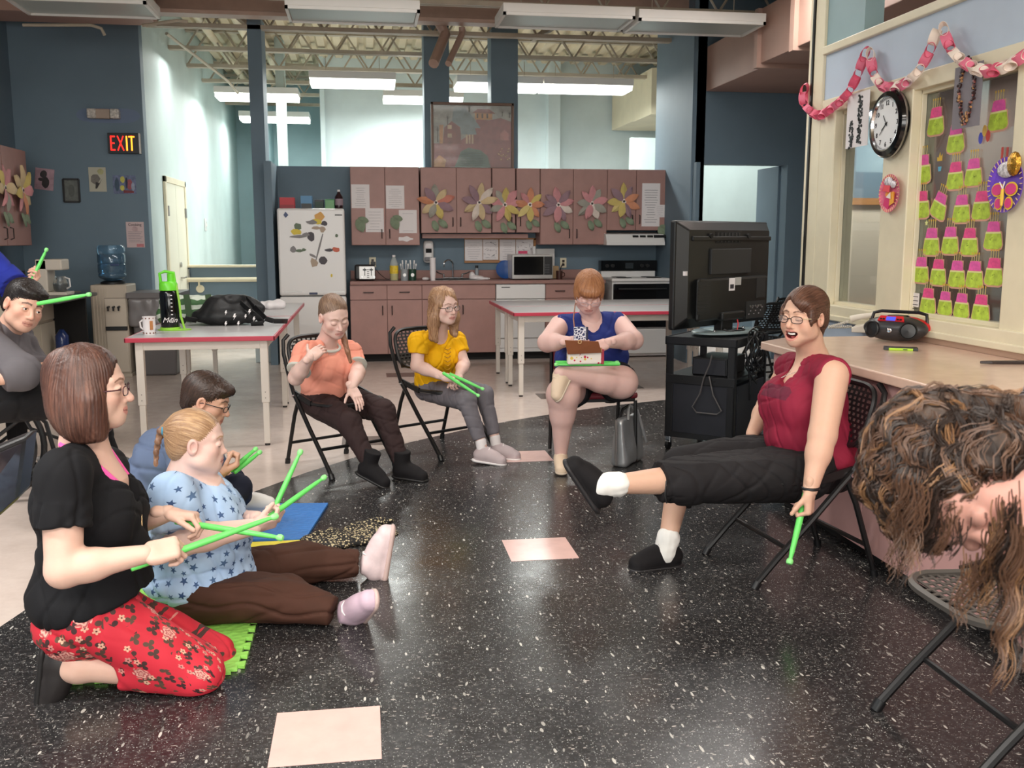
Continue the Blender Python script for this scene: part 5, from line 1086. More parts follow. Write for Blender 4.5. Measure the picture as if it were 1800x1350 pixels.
def cart():
    A=Vector((1.98,6.17,0));B=Vector((2.34,5.86,0)); ang=math.atan2(B.y-A.y,B.x-A.x); W=(B-A).length; D=.64; t=thing('tv_cart','black metal rolling cart with an enclosed cabinet under the television','cart',A,ang); L=dict(parent=t,local=True); g=mat('cart_metal',(30,31,34),.42,.1,bump=.1,bs=200); g2=mat('cart_panel',(38,40,48),.5); z=.765
    obj('top_shelf',MB().box(-.01,W+.01,0,D,z-.055,z-.045).box(-.01,W+.01,0,.012,z-.055,z).box(-.01,W+.01,D-.012,D,z-.055,z).box(-.01,.002,0,D,z-.055,z).box(W-.002,W+.01,0,D,z-.055,z),g,bevel=.002,**L)
    obj('top_board',MB().box(0,W,.01,D-.01,z-.045,z-.004),M_black,**L)
    for x in (0,W-.05):
        for y in (.0,D-.03): obj('post',MB().box(x,x+.05,y,y+.012,.10,z-.05).box((x if x==0 else x+.04),(x+.01 if x==0 else x+.05),y,y+.04,.10,z-.05),g,bevel=.002,**L)
    obj('middle_shelf',MB().box(0,W,0,D,.50,.512).box(0,W,-.002,.01,.455,.512),g,bevel=.002,**L)
    obj('cabinet',MB().box(.045,W-.045,.012,D-.02,.11,.455),g2,**L); obj('cabinet_side',MB().box(W-.004,W+.004,.05,D-.05,.11,.455),g2,**L); obj('bottom_shelf',MB().box(0,W,0,D,.09,.105).box(0,W,-.002,.008,.09,.125),g,**L)
    for x in (.12,.34): obj('rivet',MB().cyl((x,-.005,.485),(x,.0,.485),.006,n=8),M_dark,**L)
    for x in (.02,W-.02):
        for y in (.02,D-.03): 
            c=obj('caster',MB().box(x-.018,x+.018,y-.012,y+.012,.045,.09),M_chrome,bevel=.003,**L); obj('wheel',MB().cyl((x-.012,y,.033),(x+.012,y,.033),.033,n=18),M_black,c,local=True,smooth=True)
    t2=thing('video_player','black box player on the middle shelf of the cart','player',A,ang); obj('case',MB().box(.16,.40,.06,.42,.513,.63),M_black,parent=t2,local=True,bevel=.006); obj('face',MB().box(.17,.39,.055,.061,.52,.62),g2,parent=t2,local=True)
    t3=thing('cables','tangle of black cables hanging from the side of the cart','cable',A,ang); L=dict(parent=t3,local=True)
    random.seed(3)
    for k in range(9):
        x=W+.03+.02*(k%3); r_=random.uniform(.09,.17); yc=random.uniform(.12,.34); zc_=random.uniform(.62,.72); pts=[(x+.02*math.sin(3*q+k),yc+r_*.7*math.cos(q),zc_-.02+r_*math.sin(q)*1.1) for q in [2*math.pi*i/20 for i in range(17+k%4)]]; obj('cable',MB().tube(pts,.0055,6),M_black,smooth=True,**L)
    obj('cable',MB().tube([(W+.03,.1,.70),(W+.06,.12,.5),(W+.05,.16,.36),(W+.04,.2,.5),(W+.05,.3,.6),(W+.05,.4,.62)],.006,6),M_black,smooth=True,**L)
    obj('white_plug',MB().box(W+.05,W+.08,.28,.32,.68,.70),M_pap,**L)
    one_=tag(obj('power_cord',MB().tube([tuple(Matrix.Rotation(ang,3,'Z')@Vector(p)+A) for p in ((.32,-.01,.66),(.31,-.015,.60),(.27,-.015,.50),(.25,-.02,.40),(.20,-.02,.31),(.23,-.02,.275),(.37,-.02,.275),(.40,-.02,.30),(.34,-.02,.40),(.31,-.02,.52))],.005,6),mat('cord_grey',(90,88,88),.4),smooth=True),'long looped cord hanging in front of the cart','cord')
cart()
# ================================================================ left wall: cupboards, counter, cooler
def leftside():
    XF=-3.24; z0=PX(0,433,XF).z; z1=PX(0,255,XF).z; z0=1.335;z1=2.25
    t=thing('wall_cupboard','mauve wall cupboard with paper flowers at the far left','cabinet',(-3.4,9.8,z0)); obj('body',MB().box(XL+.005,XF-.02,8.6,10.28,z0,z1),M_mauve2,t)
    for y0,y1 in ((9.62,10.28),(8.95,9.61),(8.6,8.94)): obj('door',MB().box(XF-.02,XF,y0+.004,y1-.004,z0+.004,z1-.004),M_mauve,t,bevel=.002)
    for y in (9.70,9.54): obj('handle',MB().tube([(XF,y,z0+.06),(XF+.03,y,z0+.07),(XF+.03,y,z0+.16),(XF,y,z0+.17)],.006,6),M_hand,t,smooth=True)
    for y,cols,l in ((10.02,'typtopyt','yellow and pink paper flower on the far left cupboard'),(9.55,'pptpgpty','pink paper flower on the far left cupboard')):
        flower(Vector((XF+.01,y,1.86)),.23,cols,l,(0,1,0),(0,0,1),(1,0,0),rot=.1,leafs=((-.5,-1.3,0),(.4,-1.4,.6)),wf=.5)
    # counter
    t=thing('side_counter','dark topped counter with cream cupboard and open bay at the far left','counter',(-3.0,9.8,0)); cx1=-2.57
    obj('worktop',MB().box(XL+.004,cx1,8.68,9.95,.855,.885),mat('dark_top',(60,58,58),.3),t,bevel=.004); obj('cupboard',MB().box(XL+.004,-2.98,8.7,10.9,.05,.85),mat('cupboard_cream',(190,180,162),.5),t,bevel=.004)
    obj('door',MB().box(-2.98,-2.962,8.75,9.45,.08,.62),mat('cupboard_cream2',(202,192,174),.5),t,bevel=.003); obj('door',MB().box(-2.98,-2.962,9.47,10.2,.08,.62),mat('cupboard_cream2',(202,192,174)),t,bevel=.003); obj('drawer_front',MB().box(-2.98,-2.962,8.75,10.2,.64,.83),mat('cupboard_cream2',(202,192,174)),t,bevel=.003)
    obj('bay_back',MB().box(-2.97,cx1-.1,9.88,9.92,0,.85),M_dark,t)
    for x,z in ((-2.85,.2),(-2.72,.2),(-2.85,.48)): 
        o=thing('water_jug','blue water bottle stored in the dark bay under the counter','bottle',(x,9.7,z-.1),group='spare water bottles'); o['label']={(-2.85,.2):'blue water jug at the bottom left of the dark bay',(-2.72,.2):'blue water jug at the bottom right of the dark bay',(-2.85,.48):'blue water jug on top in the dark bay'}[(x,z)]
        obj('jug',MB().lathe([(.05,0),(.06,.02),(.06,.2),(.02,.26)],(x,9.7,z-.19)),mat('jug_blue',(34,52,100),.15),o,smooth=True)
    # coffee maker
    a=PY(100,525,9.55); x=a.x; zc_=.885; y=9.55; pl=mat('coffee_cream',(206,196,182),.4); t=thing('coffee_maker','cream drip coffee maker with glass pot on the dark counter','coffee maker',(x,y,zc_))
    obj('base',MB().box(x-.14,x+.12,y-.1,y+.14,zc_,zc_+.03),pl,t,bevel=.006); obj('tower',MB().box(x-.14,x-.04,y-.1,y+.14,zc_+.03,zc_+.33),pl,t,bevel=.01); obj('brew_head',MB().box(x-.14,x+.09,y-.1,y+.14,zc_+.23,zc_+.33),pl,t,bevel=.012)
    g=obj('carafe',MB().lathe([(.05,0),(.062,.02),(.066,.07),(.045,.13),(.048,.14)],(x+.05,y-.03,zc_+.035)),mat('carafe_glass',(200,205,205),.05,trans=.85),t,smooth=True); obj('coffee',MB().lathe([(.046,.004),(.058,.02),(.062,.068),(0,.068)],(x+.05,y-.03,zc_+.035)),M_blackg,g,smooth=True); obj('handle',MB().tube([(x+.095,y-.05,zc_+.165),(x+.14,y-.07,zc_+.15),(x+.145,y-.07,zc_+.08),(x+.11,y-.05,zc_+.06)],.008,6),M_wht,g,smooth=True)
    obj('switch',MB().box(x-.13,x-.05,y-.103,y-.1,zc_+.005,zc_+.02),M_black,t)
    # water cooler
    x0=PY(160,500,10.35).x; x1=PY(224,500,10.35).x; xm=(x0+x1)/2+.02; zt_=.94; t=thing('water_cooler','tan ribbed water cooler stand with a blue bottle on top','water cooler',(xm,10.5,0)); bg=mat('cooler_tan',(186,174,158),.45)
    obj('cabinet',MB().box(x0,x1,10.3,10.72,.03,zt_),bg,t,bevel=.012); obj('base',MB().box(x0-.01,x1+.01,10.29,10.73,0,.035),bg,t,bevel=.004)
    for k in range(9): obj('rib',MB().box(x0-.006,x0+.004,10.33+.042*k,10.345+.042*k,.08,zt_-.03),bg,t)
    xr=x0+(x1-x0)*.38
    for k in range(5): obj('rib',MB().box(x0+.02+.03*k,x0+.03+.03*k,10.292,10.302,.08,zt_-.04),bg,t)
    obj('front_panel',MB().box(xr,x1-.01,10.288,10.302,.05,zt_-.14),mat('cooler_tan2',(196,184,168),.45),t,bevel=.004); obj('tap_recess',MB().box(xr,x1-.01,10.29,10.302,zt_-.30,zt_-.13),mat('cooler_shade',(150,140,128),.5),t,bevel=.003); obj('drip_tray',MB().box(xr,x1-.01,10.27,10.30,.48,.52),M_black,t,bevel=.003)
    for k in range(3): obj('tap',MB().cyl((xr+.04+.05*k,10.3,zt_-.22),(xr+.04+.05*k,10.24,zt_-.225),.012,n=8).cyl((xr+.04+.05*k,10.25,zt_-.22),(xr+.04+.05*k,10.25,zt_-.26),.009,n=8),M_black,t,smooth=True)
    obj('collar',MB().lathe([(.12,0),(.12,.02),(.09,.035)],(xm-.02,10.5,zt_)),M_black,t,smooth=True)
    b=mat('bottle_blue',(140,180,206),.08,trans=.8); pr=[(.05,.03),(.12,.06),(.136,.08),(.136,.10),(.13,.11),(.137,.12),(.137,.20),(.128,.21),(.137,.22),(.137,.30),(.13,.31),(.137,.32),(.136,.37),(.12,.395),(.0,.40)]
    obj('bottle',MB().lathe(pr,(xm-.02,10.5,zt_)),b,t,smooth=True,label='clear blue water bottle'); obj('water',MB().lathe([(.045,.032),(.118,.064),(.128,.10),(.128,.30),(0,.30)],(xm-.02,10.5,zt_)),mat('water_blue',(130,168,196),.05,trans=.75),t,smooth=True); obj('bottle_print',MB().box(xm-.0,xm+.08,10.362,10.366,zt_+.19,zt_+.21),mat('print_navy',(40,60,100),.4),t)
    # covered bin
    x0=PY(238,520,10.6).x;x1=PY(322,520,10.6).x; t=thing('waste_bin','large grey waste bin with a plastic liner beside the cooler','bin',((x0+x1)/2,10.6,0)); gm=mat('bin_grey',(104,100,100),.45)
    m=MB(); m.add([(x0+.06,10.35,0),(x1-.06,10.35,0),(x1-.06,10.8,0),(x0+.06,10.8,0),(x0,10.28,.83),(x1,10.28,.83),(x1,10.86,.83),(x0,10.86,.83)],[(3,2,1,0),(4,5,6,7),(0,1,5,4),(1,2,6,5),(2,3,7,6),(3,0,4,7)]); obj('bin',m,gm,t,bevel=.02)
    sdf('liner',[([BOX(((x0+x1)/2,10.57,.66),((x1-x0)/2+.012,.31,.15),rd=.03)],.012)],mat('liner_grey',(120,116,116),.25),t,disp=lambda P:.010*sines(P,28,4)); obj('rim',MB().box(x0-.02,x1+.02,10.26,10.88,.80,.86),gm,t,bevel=.01)
leftside()
YW=10.998
def pic(pa,pb,label,cat='picture',frame=None,cols=(),rot=0,base=None,kind=0):
    x0,x1,z0,z1=rect(pa,pb,YW); c=Vector(((x0+x1)/2,YW,(z0+z1)/2)); t=thing('wall_picture',label,cat,(c.x,YW,z0),group='pictures on the blue wall'); R=Matrix.Rotation(rot,3,'Y'); w2,h2=(x1-x0)/2,(z1-z0)/2
    def P(a,b,k): return c+R@Vector((a*w2,-.0052-k*.0012,b*h2))
    m=MB(); m.bx(c+Vector((0,-.002,0)),(w2,.002,h2),R); obj('sheet',m,base or M_pap,t)
    if frame: 
        m=MB(); 
        for a,b,cc,d in ((-1,-1,1,-1),(1,-1,1,1),(1,1,-1,1),(-1,1,-1,-1)): m.bar(P(a,b,6),P(cc,d,6),.018,.016,(0,1,0))
        obj('frame',m,frame,t)
    for i,(pts,cc) in enumerate(cols):
        m=MB(); vs=[P(a,b,i+1) for a,b in pts]; n=len(vs); m.add(vs+[v+Vector((0,.0009,0)) for v in vs],[tuple(range(n)),tuple(range(2*n-1,n-1,-1))]+[(j,n+j,n+(j+1)%n,(j+1)%n) for j in range(n)]); obj('painted_area',m,mat('pic_%d_%d_%d'%cc,cc,.6,var=.1,vs=30),t)
    return t,c,w2,h2
def ov(a,b,rx,ry,n=12,j=.12): return [(a+rx*math.cos(2*math.pi*i/n)*(1+random.uniform(-j,j)),b+ry*math.sin(2*math.pi*i/n)*(1+random.uniform(-j,j))) for i in range(n)][::-1]
random.seed(21)
pic((60,296),(96,334),'tilted pastel picture with two dark seated shapes, nearest the cupboard',base=mat('pic_pastel',(170,140,150),.7,var=.12,vs=14),cols=[(ov(-.1,.45,.38,.38),(56,50,52)),(ov(.15,-.3,.4,.5),(50,44,46)),(ov(-.35,-.05,.3,.15),(60,52,54))],rot=.12)
pic((111,315),(141,355),'black framed grey picture on the blue wall',frame=M_black,base=mat('pic_grey',(96,100,96),.5,var=.15,vs=18),cols=[(ov(0,.0,.4,.55),(84,88,84))])
pic((155,294),(188,337),'pale picture with a large grey shell shape',base=mat('pic_cream',(182,180,164),.7),cols=[(ov(-.25,.05,.55,.42),(112,108,102)),([(-.3,-.75),(-.2,-.2),(.2,-.3),(.55,.05),(.2,-.4),(-.1,-.75)],(44,42,42)),(ov(.4,.65,.35,.25),(166,164,120))])
pic((198,308),(240,341),'abstract painting in blue, yellow and red patches near the corner',base=mat('pic_blue',(100,110,140),.6,var=.2,vs=20),cols=[(ov(-.15,.55,.22,.35),(190,186,90)),(ov(-.2,-.35,.2,.3),(196,190,90)),(ov(.45,.0,.25,.6),(150,80,90)),(ov(-.65,.0,.2,.7),(60,80,100)),([(-.1,-.9),(.8,-.9),(.8,-.65),(-.1,-.6)],(120,50,56)),(ov(.75,-.2,.15,.5),(150,160,180)),(ov(.2,.2,.1,.6),(40,44,70))])
t,c,w2,h2=pic((221,390),(255,435),'pink and white printed notice low beside the corner',base=mat('notice_pink',(206,184,184),.7),cols=[([(.1,-.95),(.9,-.95),(.9,-.72),(.1,-.72)],(190,120,124)),(ov(0,.45,.35,.2),(186,160,162))]); text('title','Cooking',.04,M_ink,(c.x,YW-.006,c.z+h2*.78),(1,0,0),(0,0,1),t)
m=MB()
for i in range(7): m.box(c.x-w2*.8,c.x+w2*(.8-.3*(i%3)*.5),YW-.006,YW-.0045,c.z+h2*(.2-.13*i),c.z+h2*(.23-.13*i))
obj('writing',m,M_inkg,t)
# emergency light and exit sign
a=PY(185,201,YW); t=thing('emergency_light','beige emergency light with two lamp heads high on the blue wall','light',a); bg=mat('beige_plastic',(168,150,136),.5)
obj('housing',MB().box(a.x-.09,a.x+.06,YW-.07,YW,a.z-.05,a.z+.05),bg,t,bevel=.01)
for s,x in ((-1,a.x-.12),(1,a.x+.11)): obj('lamp_head',MB().box(x-.045,x+.045,YW-.09,YW,a.z-.05,a.z+.05),mat('lamp_glass',(190,184,176),.2,var=.2,vs=60),t,bevel=.012)
one('paint_patch',MB().prism([(.32*math.cos(q),.085*math.sin(q)+.01*math.sin(3*q)) for q in [2*math.pi*i/28 for i in range(28)]],(a.x+.03,YW-.0,a.z-.01),(1,0,0),(0,0,1),.001),mat('patch_blue',(108,124,150),.7),'lighter touched-up paint patch around the emergency light','paint patch')
a=PY(217,252,YW-.05); t=thing('exit_sign','black EXIT sign with glowing red letters near the corner','sign',a); Wd,Hd=.155,.105
obj('housing',MB().box(a.x-Wd,a.x+Wd,YW-.06,YW,a.z-Hd,a.z+Hd),M_black,t,bevel=.004); obj('side_trim',MB().box(a.x+Wd,a.x+Wd+.012,YW-.05,YW,a.z-Hd,a.z+Hd),M_fixt,t)
eg=mat('exit_red',(200,20,20),.4,emit=(255,40,28),es=1.3); eo=mat('exit_orange',(255,120,20),.4,emit=(255,130,30),es=3.0)
for nm,x,mm,bars in (('E',-.098,eg,((-.024,-.075,-.024,.075),(-.026,.068,.018,.068),(-.026,.0,.012,.0),(-.026,-.068,.018,-.068))),('X',-.026,eg,((-.030,-.075,.030,.075),(-.030,.075,.030,-.075))),('I',.036,eo,((0,-.075,0,.075),)),('T',.086,eo,((0,-.075,0,.075),(-.030,.068,.030,.068)))):
    m=MB()
    for b0,q0,b1,q1 in bars: m.bar((a.x+x+b0,YW-.062,a.z+q0),(a.x+x+b1,YW-.062,a.z+q1),.012 if b0!=b1 and q0!=q1 else .014,.006,(0,1,0))
    obj('letter',m,mm,t)
# small frame and bottle behind the blue sleeve
a=PY(36,490,9.8); t=thing('photo_frame','black photo frame standing on the far left counter','frame',(a.x,9.8,.885)); obj('frame',MB().box(a.x-.06,a.x+.04,9.8,9.82,.885,1.10),M_black,t); obj('photo',MB().box(a.x-.045,a.x+.025,9.796,9.8,.90,1.08),mat('pic_grey',(96,100,96)),t)
# ================================================================ things on the left table
TZ=.76
a=PZ(263,588,TZ); t=thing('paper_mug','white cup with brown printed figures at the table corner','cup',(a.x,a.y,TZ)); r=.042
obj('cup',MB().lathe([(.036,0),(.037,.03),(.041,.05),(.041,.115),(.044,.122),(.040,.122),(.035,.02)],(a.x,a.y,TZ),n=24),M_pap,t,smooth=True); obj('handle',MB().tube([(a.x-.04,a.y,TZ+.10),(a.x-.058,a.y,TZ+.085),(a.x-.055,a.y,TZ+.05),(a.x-.038,a.y,TZ+.035)],.006,6),M_pap,t,smooth=True)
for z,n_ in ((.012,10),(.112,10)):
    for k in range(n_): q=2*math.pi*k/n_; obj('print_dot',MB().bx((a.x+r*.92*math.cos(q),a.y+r*.92*math.sin(q),TZ+z),(.004,.004,.004)),mat('print_brown',(120,80,66),.6),t)
obj('print',MB().bx((a.x+.022,a.y-.036,TZ+.065),(.010,.003,.03),Matrix.Rotation(.5,3,'Z')),mat('print_tan',(180,120,70),.6),t)
# jug
a=PZ(300,580,TZ); t=thing('drink_jug','tall black drink jug with lime green lid and strap','bottle',(a.x,a.y,TZ)); lime=mat('lime_plastic',(110,214,50),.35); r=.064
obj('bottle',MB().lathe([(r*.9,0),(r,.012),(r,.26),(r*.86,.285),(r*.75,.29)],(a.x,a.y,TZ),n=28),M_blackg,t,smooth=True); obj('lid',MB().lathe([(r*.98,.282),(r*.98,.33),(r*.8,.345),(0,.345)],(a.x,a.y,TZ),n=28),lime,t,smooth=True)
obj('carry_loop',MB().tube([(a.x-.05,a.y,TZ+.33),(a.x-.055,a.y,TZ+.40),(a.x-.02,a.y,TZ+.415),(a.x+.04,a.y,TZ+.405),(a.x+.045,a.y,TZ+.34)],.011,8),lime,t,smooth=True); obj('spout_cap',MB().cyl((a.x+.02,a.y,TZ+.34),(a.x+.02,a.y,TZ+.40),.026,n=14),lime,t,smooth=True)
st=mat('lime_strap',(150,206,70),.5); obj('strap',MB().tube([(a.x+r*.9,a.y-.02,TZ+.32),(a.x+r+.01,a.y-.03,TZ+.2),(a.x+r+.016,a.y-.03,TZ+.1),(a.x+r+.035,a.y-.02,TZ+.012)],.008,6),st,t,smooth=True); obj('boot',MB().lathe([(r+.002,0),(r+.006,.002),(r+.006,.02),(r+.002,.022)],(a.x,a.y,TZ),n=28),st,t,smooth=True)
for k in range(8): q=-1.15; obj('scale_mark',MB().bx((a.x+r*math.cos(q),a.y+r*math.sin(q),TZ+.06+.027*k),(.006,.002,.003)),M_pap,t)
text('lettering','Mein',.05,M_pap,(a.x+.01,a.y-r-.001,TZ+.075),(1,.12,0),(0,0,1),t,shear=.35)
m=MB(); m.lathe([(.075,0),(.078,.006),(.03,.010)],(a.x+.03,a.y-.01,TZ),sx=1.5,n=24); one('lime_mat',m,st,'lime green strap loop lying under the drink jug','strap',org=(a.x+.03,a.y,TZ))
# green striped tote behind
a=PZ(330,568,TZ); t=thing('striped_tote','green and white striped tote bag behind the drink jug','bag',(a.x,a.y,TZ)); n1=NT('tote_stripes'); o=n1.obj(); sp=n1.n('ShaderNodeSeparateXYZ'); n1.l(o,sp.inputs[0]); wv=n1.math('SINE',n1.math('ADD',n1.math('MULTIPLY',sp.outputs[2],90),n1.math('MULTIPLY',n1.noise(o,8,2),6))); n1.base(n1.ramp(n1.math('MULTIPLY_ADD',wv,.5,.5),[(.45,(64,104,60)),(.55,(206,214,200))])); n1.set(Roughness=.6)
sdf('tote_body',[([BOX((a.x+.04,a.y+.1,TZ+.10),(.26,.09,.105),rd=.04,k=.03),ELL((a.x+.2,a.y+.08,TZ+.03),(.1,.08,.035),k=.03),ELL((a.x-.15,a.y+.06,TZ+.06),(.09,.08,.07),k=.03)],.009)],n1.m,t,disp=lambda P:.009*sines(P,32,8)); dg=mat('tote_strap',(52,78,44),.6)
for dx in (-.12,.0,.16): obj('strap',MB().bar((a.x+dx,a.y-.0,TZ+.22),(a.x+dx+.02,a.y-.01,TZ+.01),.045,.01,(0,1,0)),dg,t)
# black sports bag
a=PZ(400,572,TZ); bk=mat('black_nylon',(24,24,26),.55,bump=.3,bs=40); t=thing('sports_bag','slouched black bag with white lightning marks on the table','bag',(a.x,a.y,TZ)); X_,Y_=a.x,a.y
sdf('bag_body',[([ELL((X_-.02,Y_+.08,TZ+.07),(.25,.15,.075),k=.06),ELL((X_+.05,Y_+.12,TZ+.15),(.15,.10,.08),k=.05),ELL((X_-.08,Y_+.1,TZ+.13),(.10,.10,.09),k=.05),ELL((X_+.16,Y_+.1,TZ+.12),(.11,.08,.06),k=.05),CAP((X_+.05,Y_+.05,TZ+.16),(X_+.17,Y_+.03,TZ+.04),.03,.03,k=.04),sub(HALF((0,0,TZ+.002),(0,0,-1))),sub(ELL((X_+.05,Y_+.05,TZ+.20),(.07,.05,.035)),.03)],.008)],bk,t,disp=lambda P:.008*sines(P,26,5)+.004*sines(P,60,6))
for pts in ([(X_+.14,Y_+.05,TZ+.20),(X_+.20,Y_-.02,TZ+.14),(X_+.28,Y_-.03,TZ+.05),(X_+.34,Y_-.02,TZ+.03),(X_+.44,Y_+.01,TZ+.025)],[(X_-.22,Y_,TZ+.04),(X_-.3,Y_-.03,TZ+.06),(X_-.33,Y_-.02,TZ+.02)],[(X_+.1,Y_+.0,TZ+.17),(X_+.2,Y_-.06,TZ+.09),(X_+.27,Y_-.07,TZ+.02),(X_+.18,Y_-.08,TZ+.01)]):
    m=MB(); 
    for i in range(len(pts)-1): m.bar(pts[i],pts[i+1],.045,.006,(0,.8,.6))
    obj('strap',m,M_black,t)
bolt=[(0,.02),(.012,.02),(.006,.006),(.016,.006),(-.004,-.02),(.002,-.002),(-.008,-.002)]
for dx,dz,s in ((.17,.105,1),(.06,.07,1.1),(.0,.02,.9),(.09,.02,.9),(.14,.07,.8),(.2,.05,.9),(-.0,.10,.8)):
    yy=Y_-.085 if dz<.05 else Y_-.055; obj('lightning_mark',MB().prism([(p*s,q*s) for p,q in bolt],(X_+dx,yy-.02,TZ+dz),(1,0,.2),(0,.2,1),.002),M_pap,t)
# white cloth on the rear table
a=PZ(477,543,TZ); t=thing('white_cloth','crumpled white paper bag at the far table edge','bag',(a.x,a.y,TZ)); sdf('cloth',[([ELL((a.x,a.y,TZ+.035),(.10,.07,.045),k=.03),ELL((a.x+.07,a.y+.02,TZ+.04),(.06,.05,.05),k=.03),ELL((a.x-.09,a.y,TZ+.03),(.03,.04,.04),k=.02)],.008)],M_pap,t,disp=lambda P:.010*sines(P,40,9))
# ================================================================ foam mats, scarf, silver bag
def foam(name,corners,m_,label,teeth):
    """jigsaw foam mat from four floor corners; teeth on listed sides"""
    P=[]; n=len(corners)
    for i in range(n):
        a=Vector(corners[i]);b=Vector(corners[(i+1)%n]); d=(b-a); L=d.length; d.normalize(); nr=Vector((d.y,-d.x)); P.append(a)
        if i in teeth:
            k=int(L/.075)
            for j in range(k):
                s=L*(j+.5)/k; w_=L/k*.28
                for ds,o in ((-w_*.7,0),(-w_,.022),(w_,.022),(w_*.7,0)): P.append(a+d*(s+ds)+nr*o)
    m=MB(); m.prism([(p.x,p.y) for p in P],(0,0,.001),(1,0,0),(0,1,0),.013); return one(name,m,m_,label,'mat',group='foam floor mats',bevel=.002)
def fmat(name,c):
    t=NT(name); o=t.obj(); t.base(c); v=t.n('ShaderNodeTexVoronoi'); v.inputs['Scale'].default_value=38; t.l(o,v.inputs['Vector']); t.bump(v.outputs['Distance'],.8,.006); t.set(Roughness=.55); return t.m
B0=PZ(400,890);B1=PZ(577,888);B2=PZ(537,951);B3=PZ(330,955)
foam('foam_mat',[(B0.x,B0.y),(B1.x,B1.y),(B2.x,B2.y),(B3.x,B3.y)][::-1],fmat('foam_blue',(58,124,200)),'blue foam mat in front of the crouching person',())
Y1=PZ(533,952);Y2=PZ(500,982);Y3=PZ(540,948)
foam('foam_mat',[(B3.x,B2.y-.02),(-.31,B2.y-.02),(-.36,3.95),(-1.0,3.95)][::-1],fmat('foam_yellow',(238,220,70)),'yellow foam mat behind the brown trousers',(3,))
G=PZ(443,1088);G2=PZ(408,1165)
foam('foam_mat',[(-1.05,4.0-.06),(-.44,3.93),(-.44,3.10),(-1.05,3.10)][::-1],fmat('foam_green',(150,216,96)),'green foam mat under the person in the star print scrubs',(0,1,2))
t=thing('patterned_scarf','black and cream speckled scarf heaped on the floor','scarf',(-.12,4.5,0)); n1=NT('scarf_print'); o=n1.obj((1,1,1)); v=n1.n('ShaderNodeTexVoronoi'); v.inputs['Scale'].default_value=85; n1.l(o,v.inputs['Vector']); n1.base(n1.ramp(v.outputs['Distance'],[(.25,(214,200,160)),(.40,(110,96,76)),(.5,(26,24,24))])); n1.set(Roughness=.8)
random.seed(31)
pr_=[]
for k in range(16):
    p=PZ(552+7.2*k,966-2.1*k+random.uniform(-16,12)); an=random.uniform(0,3.1); pr_.append(ELL((p.x,p.y,.010),(random.uniform(.05,.10),random.uniform(.022,.04),random.uniform(.018,.045)),[[math.cos(an),-math.sin(an),0],[math.sin(an),math.cos(an),0],[0,0,1]],.02))
for k in range(5): p=PZ(560+26*k,964-6*k); pr_.append(ELL((p.x,p.y,.006),(.10,.075,.016),None,.03))
sdf('cloth',[(pr_+[HALF((0,0,.001),(0,0,-1))],.006)],n1.m,t,disp=lambda P:np.where(P[:,2]>.006,.007*sines(P,60,2)+.004*sines(P,130,5),0))
# silver tote
A=PZ(1085,822);B=PZ(1132,808); t=thing('silver_tote','silver leather tote bag standing on the floor by the maroon chair','bag',(A.x+.1,A.y+.1,0)); sv=mat('silver_leather',(176,178,180),.35,.6,bump=.25,bs=70); Bk=Vector((A.x+.22,A.y+.26,0))
U_=(Bk-A).normalized(); m=MB(); th=.05
def tp(s,h): return A+U_*s+Vector((0,0,h))
R_=Matrix(((U_.x,-U_.y,0),(U_.y,U_.x,0),(0,0,1)))
sdf('bag_body',[([BOX(A+U_*.15+Vector((0,0,.15)),(.15,.055,.155),R=[list(r) for r in R_],rd=.035,k=.01),sub(HALF((0,0,.002),(0,0,-1))),HALF(A+Vector((U_.y*.022,-U_.x*.022,.30)),(U_.y,-U_.x,.13),k=.01),HALF(A-Vector((U_.y*.022,-U_.x*.022,-.30)),(-U_.y,U_.x,.13),k=.01)],.007)],sv,t,disp=lambda P:.006*sines(P,22,3)-.10*0)
obj('zip_panel',MB().bar(A+Vector((-.012,-.002,.02)),A+Vector((-.012,-.002,.30)),.008,.03,(0,1,0)),M_alu,t)
nn=Vector((-U_.y,U_.x,0))
for s,c_ in ((-1,sv),(1,M_black)):
    obj('strap',MB().tube([A+U_*.08+nn*s*.03+Vector((0,0,.29)),A+U_*.11+nn*s*.02+Vector((0,0,.35)),A+U_*.16+nn*s*.0+Vector((0,0,.37)),A+U_*.22+nn*s*.03+Vector((0,0,.33)),A+U_*.24+nn*s*.05+Vector((0,0,.24)),A+U_*.28+nn*s*.07+Vector((0,0,.12))],.009,8),c_,t,smooth=True)
# ================================================================ glossy box at the left edge and wheelchair
c=PY(48,762,3.3); t=thing('floor_monitor','dark television lying tilted at the left edge of the floor','television',(c.x-.4,3.4,.3))
bz=mat('bezel_dark',(50,50,52),.3); gl=mat('dark_screen',(70,66,74),.08)
a0=PY(47,768,3.45);a1=PY(33,878,3.40);b0=PY(-150,850,2.95);b1=PY(-150,1040,2.90)
vs=[a0,a1,b1,b0]; nb=Vector((.0,.12,.012))
obj('casing',MB().add([tuple(v) for v in vs]+[tuple(v+nb) for v in vs],[(0,1,2,3),(7,6,5,4),(0,4,5,1),(1,5,6,2),(2,6,7,3),(3,7,4,0)]),bz,t,bevel=.01)
ce=sum((Vector(v) for v in vs),Vector())/4; n_=(Vector(vs[1])-Vector(vs[0])).cross(Vector(vs[3])-Vector(vs[0])).normalized(); n_=n_ if n_.y<0 else -n_
q=[Vector(v).lerp(ce,.12)+n_*.003 for v in vs]; obj('screen',MB().add([tuple(v) for v in q]+[tuple(v-n_*.004) for v in q],[(0,1,2,3),(7,6,5,4),(0,4,5,1),(1,5,6,2),(2,6,7,3),(3,7,4,0)]),gl,t)
obj('foot',MB().bar(Vector(b1)+nb*.5,Vector((b1.x,b1.y,0)),.12,.05),bz,t)
